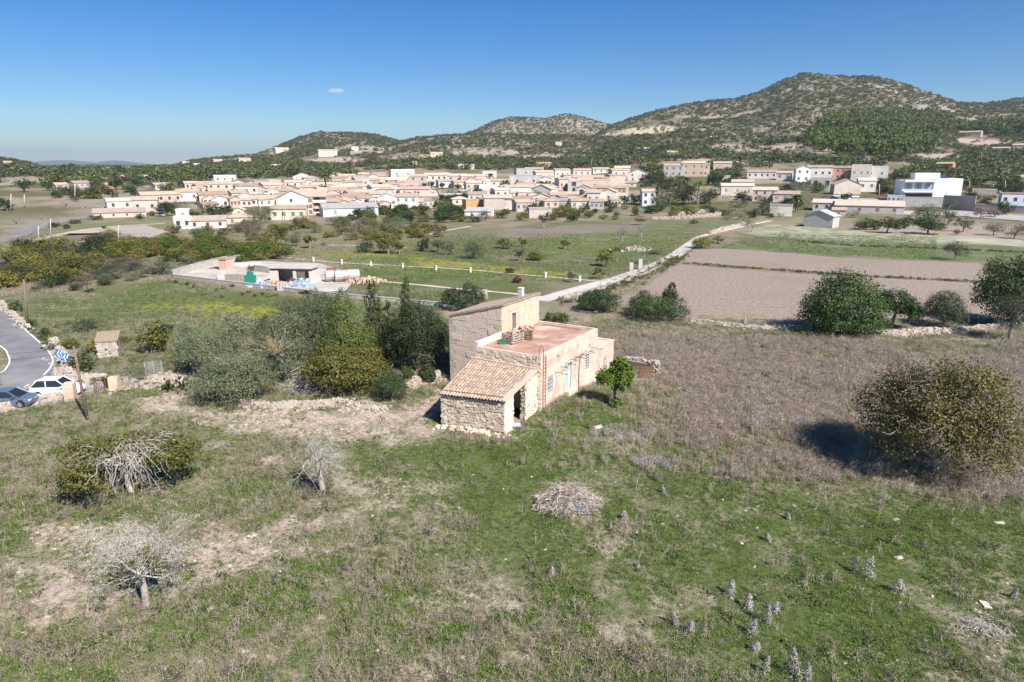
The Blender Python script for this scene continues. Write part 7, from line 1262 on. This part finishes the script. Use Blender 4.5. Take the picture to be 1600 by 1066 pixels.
# mixed trees between the village and the hills
P = pts_polar(14000, 440, 800); u, v = pix(P); nz = fbm(P[:, 0] / 30, P[:, 1] / 30, 91, 3)
k = (nz > np.where(u < 560, .47, .4)) & ~((u > 560) & (u < 1000) & (v > 266)) & ~((u > 1160) & (u < 1400) & (v > 262)) & ~((v > 292)) & ~((u > 320) & (u < 620) & (v > 280)) & ~((u > 1030) & (u < 1110) & (v > 252))
for bu, bv, ru, rv in ((1150,232,46,8), (1270,231,60,8), (1460,242,52,10), (1205,240,50,5), (1530,222,34,9), (1395,262,20,5), (640,247,50,6), (850,246,40,5), (520,250,50,6), (360,258,60,5), (150,268,80,5), (60,282,60,6)): k &= ~((((u - bu) / ru) ** 2 + ((v - bv) / rv) ** 2 < 1) & (G.uniform(0, 1, len(P)) < .8))
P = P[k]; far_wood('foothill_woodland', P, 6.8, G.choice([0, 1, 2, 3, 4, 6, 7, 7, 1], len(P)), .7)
# ------------------------------------------------------------------ far blue land
def ridge(name, pts, D, m_, base):
    V = []; 
    for u, v in pts: d = ray(u, v); V.append((d[0] / d[1] * D, D, CAMZ + d[2] / d[1] * D))
    n = len(V); W = [(x_, y_ - D * .12, base) for x_, y_, z in V] + V + [(x_ , y_ + D * .15, base) for x_, y_, z in V]; F = [(i, i + 1, n + i + 1, n + i) for i in range(n - 1)] + [(n + i, n + i + 1, 2 * n + i + 1, 2 * n + i) for i in range(n - 1)]
    link(name, mkmesh(name, W, np.array(F), m_, smooth=True), kind='structure')
m_farland = mat('distant_scrubland', (.05, .06, .04), (.09, .085, .06), .004, .95)
ridge('distant_hills', [(-60,262),(20,260),(70,258),(110,256),(150,257),(170,256.5),(200,258),(240,260),(275,262),(330,264)], 5200, m_farland, -120)
ridge('distant_mountains', [(-80,257),(10,256),(50,253),(80,251),(105,250.2),(125,252),(150,254),(165,251.5),(180,250.6),(205,253),(240,257),(300,261)], 12500, m_farland, -300)
# ------------------------------------------------------------------ meadow: tufts, weeds, stones
m_gr = leafmat('grass_green', (.115, .172, .038), (.185, .255, .065), (.29, .31, .11), .35, .3); m_straw = leafmat('grass_dry', (.3, .265, .165), (.44, .39, .265), (.53, .48, .35), .3, .25)
m_weed = leafmat('weed_brown', (.345, .28, .215), (.5, .415, .325), (.62, .54, .445), .3, .25); m_stone = mat('field_stone', (.46, .39, .32), (.6, .53, .46), 3, .95, .3, 10, rand=.2); m_grey = leafmat('mullein_grey', (.36, .32, .28), (.5, .45, .4), (.6, .55, .5), .2, .15)
m_flow = leafmat('yellow_flowers', (.4, .34, .03), (.5, .42, .04), None, .2, .2)
def tuft(m_, n, hgt_, spread, wd, lean=.5, g=G):
    V = []; T = []
    for _ in range(n):
        a = g.uniform(0, 6.28); r_ = spread * sqrt(g.random()); b0 = np.array((cos(a) * r_, sin(a) * r_, 0)); h = hgt_ * g.uniform(.45, 1.1); d = np.array((g.normal() * lean * h, g.normal() * lean * h, h)); s = unit(1, g)[0]; s[2] = 0; s = s / (np.linalg.norm(s) + 1e-6) * wd
        V += [b0 - s, b0 + s, b0 + d]; T.append(g.random())
    return mkmesh('tuft', V, np.arange(3 * n).reshape(n, 3), m_, tint=T)
def leafy(m_, n, r_, h, size, g=G):
    P = np.column_stack([g.normal(size=(n, 2)) * r_ * .5, g.uniform(.02, h, n)]); Nn = g.normal(size=(n, 3)) * .5 + (0, 0, 1); Nn /= np.linalg.norm(Nn, axis=1)[:, None]; V, F = leaves_geo(P, Nn, size, .6, g); return mkmesh('leafy', V, F, m_, tint=g.random(n))
def stalks(m_, n, h, spread, wd, twigs=3, g=G):
    V = []; T = []; 
    for _ in range(n):
        a = g.uniform(0, 6.28); b0 = np.array((cos(a), sin(a), 0)) * spread * sqrt(g.random()); d = np.array((g.normal() * .22, g.normal() * .22, 1)) * h * g.uniform(.5, 1.1); s = np.array((cos(a + 1.5), sin(a + 1.5), 0)) * wd; t = g.random(); V += [b0 - s, b0 + s, b0 + d]; T.append(t)
        for _ in range(twigs):
            k = g.uniform(.4, .95); q = b0 + d * k; e = unit(1, g)[0] * h * .28; e[2] = abs(e[2]); s2 = np.cross(e, unit(1, g)[0]); s2 = s2 / (np.linalg.norm(s2) + 1e-6) * wd * .9; V += [q - s2, q + s2, q + e]; T.append(t * .6 + g.random() * .4)
    return mkmesh('stalks', V, np.arange(len(V)).reshape(-1, 3), m_, tint=T)
rocks = []
for k in range(3): V, F = rock_boxes(np.zeros((1, 3)), np.array([[1, .8, .55]]), np.zeros(1), .3); rocks.append(mkmesh('rock', V, F, m_stone))
MP = [tuft(m_gr, 26, .13, .16, .012, .7), leafy(m_gr, 22, .2, .08, .09), tuft(m_gr, 22, .2, .13, .012, .5), leafy(m_gr, 26, .24, .12, .07),
      tuft(m_straw, 24, .2, .15, .01, .7), tuft(m_straw, 22, .32, .14, .009, .45), stalks(m_weed, 5, .55, .14, .008), stalks(m_weed, 9, .42, .2, .009, 4), rocks[0], rocks[1], rocks[2], leafy(m_flow, 10, .2, .18, .05), stalks(leafmat('weed_dark', (.12, .09, .07), (.2, .155, .12), (.28, .22, .17), .15, .25), 6, .5, .2, .012, 5), leafy(leafmat('weed_dark_green', (.05, .075, .02), (.09, .12, .035), (.14, .16, .06), .25, .25), 30, .25, .2, .09)]
def meadow(n, r0, r1, s0, s1, powr=-.15):
    s = G.uniform(s0, s1, n); a = 1 + powr; y = G.uniform(r0 ** a, r1 ** a, n) ** (1 / a); x = s * y; return x, y
x, y = meadow(300000, 20, 92, -1.0, 1.0, .35)
ou_, ov_ = pix(np.column_stack([x, y, 0 * x])); k = ~inpoly(ou_, ov_, [(-600,200),(0,470),(70,520),(112,570),(160,590),(215,600),(215,607),(165,612),(112,622),(0,646),(-600,780)]) & (x > -66); x, y = x[k], y[k]
lu = soft(x, y, LUSH, 4.5); sc_ = soft(x, y, SCRUB, 7); ba = np.zeros(len(x))
for pts, kk in BARE: ba = np.maximum(ba, soft(x, y, pts, 1.3) * kk)
n6 = fbm(x / 6, y / 6, 1, 4); n1 = fbm(x / .9, y / .9, 2, 3); mix = n6 * .55 + n1 * .45; ba = np.maximum(ba, sstep(.6, .69, n6 * .6 + n1 * .4) * .85 * (1 - .88 * lu)); cl_ = fbm(x / 2.3, y / 2.3, 77, 3)
# keep clear of the house
dx, dy = x - HX, y - HY; la = dx * ca_ + dy * sa_; lb_ = -dx * sa_ + dy * ca_; ins = ((la > -.05) & (la < 15.6) & (lb_ > -.05) & (lb_ < 6.5)) | ((la > 4.3) & (la < 11.5) & (lb_ > 0) & (lb_ < 12.6)) | ((la > -5.7) & (la < .1) & (lb_ > .3) & (lb_ < 6.9))
q = G.uniform(0, 1, len(x)); green_p = np.clip(.78 + lu * .34 - sc_ * .75 - sstep(.44, .6, mix) * (.45 - .25 * lu), .03, .97)
keep = (~ins) & (G.uniform(0, 1, len(x)) > np.clip(ba, 0, 1) * .62) & (G.uniform(0, 1, len(x)) < .35 + 1.3 * sstep(.3, .6, cl_)) & (G.uniform(0, 1, len(x)) > sc_ * .3)
x, y, q, green_p, lu, sc_, ba, cl_ = [t_[keep] for t_ in (x, y, q, green_p, lu, sc_, ba, cl_)]; n = len(x); t2 = G.uniform(0, 1, n)
idx = np.where(q < green_p, np.where(t2 < .3, 0, np.where(t2 < .62, 1, np.where(t2 < .75, 2, 3))), np.where(t2 < .62, 4, np.where(t2 < .78, 5, np.where(t2 < .88, 6, 7))))
t3 = G.uniform(0, 1, n); idx = np.where(t3 < .012 + .22 * np.clip(ba, 0, 1), 8 + G.integers(0, 3, n), idx); idx = np.where((t3 > .996) & (lu > .3), 11, idx); bigw = (t3 > .972) & (t3 < .99); idx = np.where(bigw, G.choice([3, 6, 7, 7, 12, 13], n), idx)
isr = (idx >= 8) & (idx <= 10); s = G.uniform(.45, 1.3, n) * (1 - .3 * lu) * (.55 + .95 * cl_); s = np.where(isr, .022 + .075 * G.uniform(0, 1, n) ** 5, s); s = np.where((idx >= 4) & (idx <= 7) & (lu > .5), s * .6, s); s = np.where(bigw, G.uniform(.9, 1.9, n), s); s = np.where(~isr & ~bigw, s * (1 - .35 * np.clip(ba, 0, 1)), s)
rot = np.zeros((n, 3)); rot[:, 2] = G.uniform(0, 6.28, n); rot[:, 0] = np.where(isr, G.uniform(-.4, .4, n), 0)
scatter('meadow_grass', np.column_stack([x, y, hgt(x, y) - .005]), rot, np.column_stack([s, s, s]), idx, MP)
# the dry brown scrub
SP = [stalks(m_weed, 16, .62, .3, .011, 5), stalks(m_weed, 22, .5, .34, .011, 5), stalks(m_straw, 14, .6, .26, .01, 4), tuft(m_straw, 30, .4, .25, .01, .5), stalks(m_grey, 18, .55, .3, .012, 5), leafy(m_gr, 26, .3, .2, .09), stalks(m_weed, 12, .95, .22, .012, 6)]
x, y = meadow(52000, 38, 84, .05, .86, .6); sc_ = soft(x, y, SCRUB, 7); nn = fbm(x / 5, y / 5, 44, 3); dx, dy = x - HX, y - HY; la = dx * ca_ + dy * sa_; lb_ = -dx * sa_ + dy * ca_
k = (G.uniform(0, 1, len(x)) < sc_ * (.35 + 1.1 * sstep(.35, .6, nn))) & ~((la > -.1) & (la < 15.6) & (lb_ > -.1) & (lb_ < 12.6)); x, y, nn = x[k], y[k], nn[k]; n = len(x)
idx = G.choice([0, 0, 1, 1, 2, 3, 6], n); idx = np.where(fbm(x / 2.2, y / 2.2, 47, 2) > .76, 4, idx); idx = np.where((nn < .47) & (G.uniform(0, 1, n) < .55), 5, idx)
s = G.uniform(.6, 1.25, n); rot = np.zeros((n, 3)); rot[:, 2] = G.uniform(0, 6.28, n); scatter('dry_scrub', np.column_stack([x, y, hgt(x, y) - .01]), rot, np.column_stack([s, s, s]), idx, SP)
# weeds along the walls, the fields and the garden beyond
x, y = meadow(60000, 58, 210, -.8, .62, .4); cl = fbm(x / 12, y / 12, 61, 3); u, v = pix(np.column_stack([x, y, np.zeros(len(x))]))
bad = inpoly(u, v, [(0,470),(70,520),(110,570),(70,600),(0,660)]) | inpoly(u, v, [(270,432),(345,408),(520,410),(560,430),(560,468),(400,450)]) | inpoly(u, v, [(940,480),(1062,408),(1084,388),(1134,388),(1600,415),(1640,525),(1240,516),(1080,506)]) | ((u > 690) & (u < 960) & (v > 440))
k = ~bad & (y > 88 - 30 * (x < -36)) & (cl > .36); x, y, cl = x[k], y[k], cl[k]; n = len(x)
grn = np.zeros(n)
for pts, cc in GREENS: grn = np.maximum(grn, soft(x, y, pts, 3))
idx = np.where(G.uniform(0, 1, n) < .35 + .6 * grn, G.choice([1, 3, 2], n), G.choice([4, 5, 7], n)); yl = np.zeros(n)
for pts, kk in YELLOW: yl = np.maximum(yl, soft(x, y, pts, 2))
idx = np.where(G.uniform(0, 1, n) < yl * .5, 11, idx); s = G.uniform(.9, 2.0, n); rot = np.zeros((n, 3)); rot[:, 2] = G.uniform(0, 6.28, n); scatter('field_weeds', np.column_stack([x, y, hgt(x, y) - .01]), rot, np.column_stack([s, s, s * .8]), idx, MP)
# low bushes and weeds on the field banks, by the lane and at the verge of the road
def verge_(name, lines, per, wd, size, kinds):
    X = []; Y = []
    for ln in lines:
        W = np.array([at(u, v)[:2] for u, v in ln]); seg = np.linalg.norm(np.diff(W, axis=0), axis=1); cum = np.concatenate([[0], np.cumsum(seg)]); n = int(cum[-1] * per); s = G.uniform(0, cum[-1], n); X.append(np.interp(s, cum, W[:, 0]) + G.normal(size=n) * wd); Y.append(np.interp(s, cum, W[:, 1]) + G.normal(size=n) * wd)
    x, y = np.concatenate(X), np.concatenate(Y); n = len(x); s = size * G.uniform(.4, 1.4, n); rot = np.zeros((n, 3)); rot[:, 2] = G.uniform(0, 6.28, n); scatter(name, np.column_stack([x, y, hgt(x, y) - .02]), rot, np.column_stack([s, s, s * .7]), G.choice(kinds, n), protos + [SP[0], SP[3]])
verge_('field_bank_weeds', [[(1062,411),(1180,420),(1350,432),(1545,442)]], 14, .5, .6, [1, 6, 8, 9, 9, 8]); verge_('lane_side_weeds', [[(880,474),(935,458),(985,440),(1030,420),(1062,402)]], 8, .9, .9, [1, 2, 6, 8, 9, 8]); verge_('field_bank_weeds', [[(1245,377),(1340,385),(1450,388),(1600,395)]], 9, .6, .7, [1, 6, 8, 9]); verge_('road_verge_weeds', [[(0,470),(30,497),(65,527),(86,548)], [(110,600),(150,596),(180,600)]], 6, .4, .5, [1, 2, 6, 8, 9]); verge_('wall_foot_weeds', [[(849,645),(870,622),(900,610),(935,600)], [(700,684),(800,686)]], 20, .35, .8, [9, 9, 8, 8])
# orange and rust coloured garden plants
for i, (u, v, w_, sp) in enumerate(((273,443,10,'red'), (292,446,8,'red'), (338,455,8,'yellow'), (349,452,9,'yellow'), (317,462,9,'yellow'), (378,462,9,'red'), (389,458,11,'yellow'), (398,464,9,'red'), (410,462,8,'red'), (420,465,12,'yellow'), (431,463,11,'yellow'), (302,450,8,'red'), (362,449,9,'red'), (545,466,8,'yellow'), (541,474,7,'red'), (346,466,6,'red'))):
    tree(sp, 'mound', u, v, w_, 6, '%s garden plant in the grassy field before the yard, %s part, %s row' % ('rust red' if sp == 'red' else 'orange yellow', 'left' if u < 340 else 'middle' if u < 400 else 'right', 'front' if v > 458 else 'back'), group='garden plants in the grassy field', lod=150, name='garden_plant', cat='plant', parts=False)
# ------------------------------------------------------------------ dead mulleins and thistles, one by one
LM['thistle'] = leafmat('thistle_grey', (.28, .25, .235), (.4, .365, .35), (.5, .46, .44), .2, .15)
def mullein(u, v, hpx, label, bushy=False):
    p = at(u, v); h = hpx * depth(p) / FPX / .85; V = []; T = []; g = G; n = 420 if bushy else 280; P = []; Nn = []
    o = empty('dead_thistle', p, 0, label, 'thistle'); st = MB(); st.tube([(0, 0, -.03), (.02, 0, h * .9)], .02, 4)
    for k in range(n):
        z = g.random() ** .8; r_ = (.36 if bushy else .25) * h * (1.05 - z) ** .8 + .03; a = g.uniform(0, 6.28); P.append((cos(a) * r_ * g.uniform(.4, 1), sin(a) * r_ * g.uniform(.4, 1), z * h)); Nn.append((cos(a) + g.normal() * .4, sin(a) + g.normal() * .4, .5))
    for k in range(7): a = k * .9; z = h * (.1 + .1 * k); st.tube([(0, 0, z), (cos(a) * h * .24 * (1 - .1 * k), sin(a) * h * .24 * (1 - .1 * k), z + h * .12)], .012, 3)
    o.rotation_euler = (R.uniform(-.2, .2), R.uniform(-.25, .25), 0); o.scale = (R.uniform(.8, 1.35), R.uniform(.8, 1.35), R.uniform(.8, 1.05)); st.build('stem', m_grey, o); Nn = np.array(Nn); Nn /= np.linalg.norm(Nn, axis=1)[:, None]; V, F = leaves_geo(np.array(P), Nn, .085, .45); link('dry_leaves', mkmesh('dry_leaves', V, F, LM['thistle'], tint=g.random(len(F))), o)
for u, v, hp, lab, bs_ in ((975,812,14,'small grey dead thistle right of the brush pile, upper one',True), (953,826,14,'small grey dead thistle below the brush pile, lower one',False), (862,896,14,'low grey dead bush in the middle foreground',True), (1200,845,14,'low wide grey thistle alone on the lush grass',True), (1331,894,30,'pale grey thistle, left of the upright pair in the lush grass',False), (1355,906,40,'thin tall grey thistle, right of the upright pair in the lush grass',False), (1402,926,28,'brownish grey rounded thistle right of the upright pair',True), (1582,934,16,'small grey thistle at the right edge',False), (1140,932,24,'three-pronged grey thistle left of the large cluster',True), (1170,952,26,'thin grey thistle above the large cluster',False), (1198,972,34,'broad pale grey thistle, centre of the large cluster',True), (1212,958,18,'small grey thistle behind the broad pale one',False), (1174,992,30,'upright conical grey thistle below the broad pale one',False), (1178,1016,18,'short grey thistle under the conical one',True), (1192,1052,32,'bushy grey thistle at the bottom, left of three',False), (1238,1058,46,'tall branching grey thistle at the bottom, middle of three',True), (1262,1062,30,'slim grey thistle at the bottom, right of three',False), (1056,978,22,'narrow grey thistle left of the path of thistles, left of two',False), (1078,988,22,'narrow grey thistle left of the path of thistles, right of two',False), (1232,872 - 60,10,'tiny grey thistle near the dry scrub edge',True), (1038,772,14,'thin dry stalk right of the brush pile',False), (996,886,8,'tiny grey tuft in the green foreground',True)):
    mullein(u, v, hp, lab, bs_)
# bigger single field stones
for i, (u, v, s_, lab) in enumerate(((1562,818,.3,'pale flat rock in the grass at the right'), (1404,872,.22,'pale flat rock above the brownish thistle'), (1400,812,.2,'grey stone in the grass below the big fig'), (935,668,.35,'pale bare rock in the grass below the orange tree'), (332,950,.2,'pale stone by the lower left almond'), (1180,886,.1,'small white stone in the lush grass'), (920,966,.16,'pale stone in the centre foreground'), (1540,946,.3,'pale rock by the scattered sticks'))):
    V, F = rock_boxes(np.zeros((1, 3)), np.array([[s_, s_ * .5, s_ * .22]]), np.array([.2 * i]), .3); o = link('field_rock', mkmesh('field_rock', V, F, m_stone), None, at(u, v)); tag(o, lab, 'rock')
# ------------------------------------------------------------------ clouds, haze
m, nt, bs = new_mat('cloud_vapour'); nt.nodes.remove(bs); pv = N(nt, 'ShaderNodeVolumePrincipled'); pv.inputs['Color'].default_value = (1, 1, 1, 1); pv.inputs['Density'].default_value = .02; pv.inputs['Anisotropy'].default_value = -.4; nt.links.new(pv.outputs[0], nt.nodes['Material Output'].inputs['Volume'])
def cloud(u, v, wpx, hpx, D, label, dens):
    d = ray(u, v); c = np.array((d[0] / d[1] * D, D, CAMZ + d[2] / d[1] * D)); s = D / FPX; b = bpy.data.meshes.new('cloud'); import bmesh
    bm = bmesh.new()
    for k in range(9):
        t = bmesh.ops.create_icosphere(bm, subdivisions=2, radius=1); f = (k / 8 - .5) * 2; r_ = (1 - f * f * .75) * R.uniform(.7, 1.0)
        for q in t['verts']: q.co = Vector((q.co.x * wpx * .16 * r_ + f * wpx * .4, q.co.y * wpx * .2 * r_, q.co.z * hpx * .5 * r_ + R.uniform(-.1, .1) * hpx * .3)) * s
    bm.to_mesh(b); bm.free(); mm = m.copy(); mm.name = 'cloud_vapour'; mm.node_tree.nodes['Principled Volume'].inputs['Density'].default_value = dens; b.materials.append(mm); o = link('cloud', b, None, c); tag(o, label, 'cloud')
cloud(525, 142, 34, 9, 22000, 'small white cloud in the blue sky, left and brighter one', .004); cloud(707, 173, 22, 7, 22000, 'very faint small cloud in the blue sky, right and thinner one', .0005)
m, nt, bs = new_mat('haze_air'); nt.nodes.remove(bs); pv = N(nt, 'ShaderNodeVolumePrincipled'); pv.inputs['Color'].default_value = (.78, .9, 1, 1); pv.inputs['Density'].default_value = .00008; pv.inputs['Anisotropy'].default_value = .2; nt.links.new(pv.outputs[0], nt.nodes['Material Output'].inputs['Volume'])
top_ = max(300., float(TZ.max()) + 30); b = MB(); b.box(-15500, 15500, -15500, 15500, -420, top_); b.build('haze', m, kind='stuff')
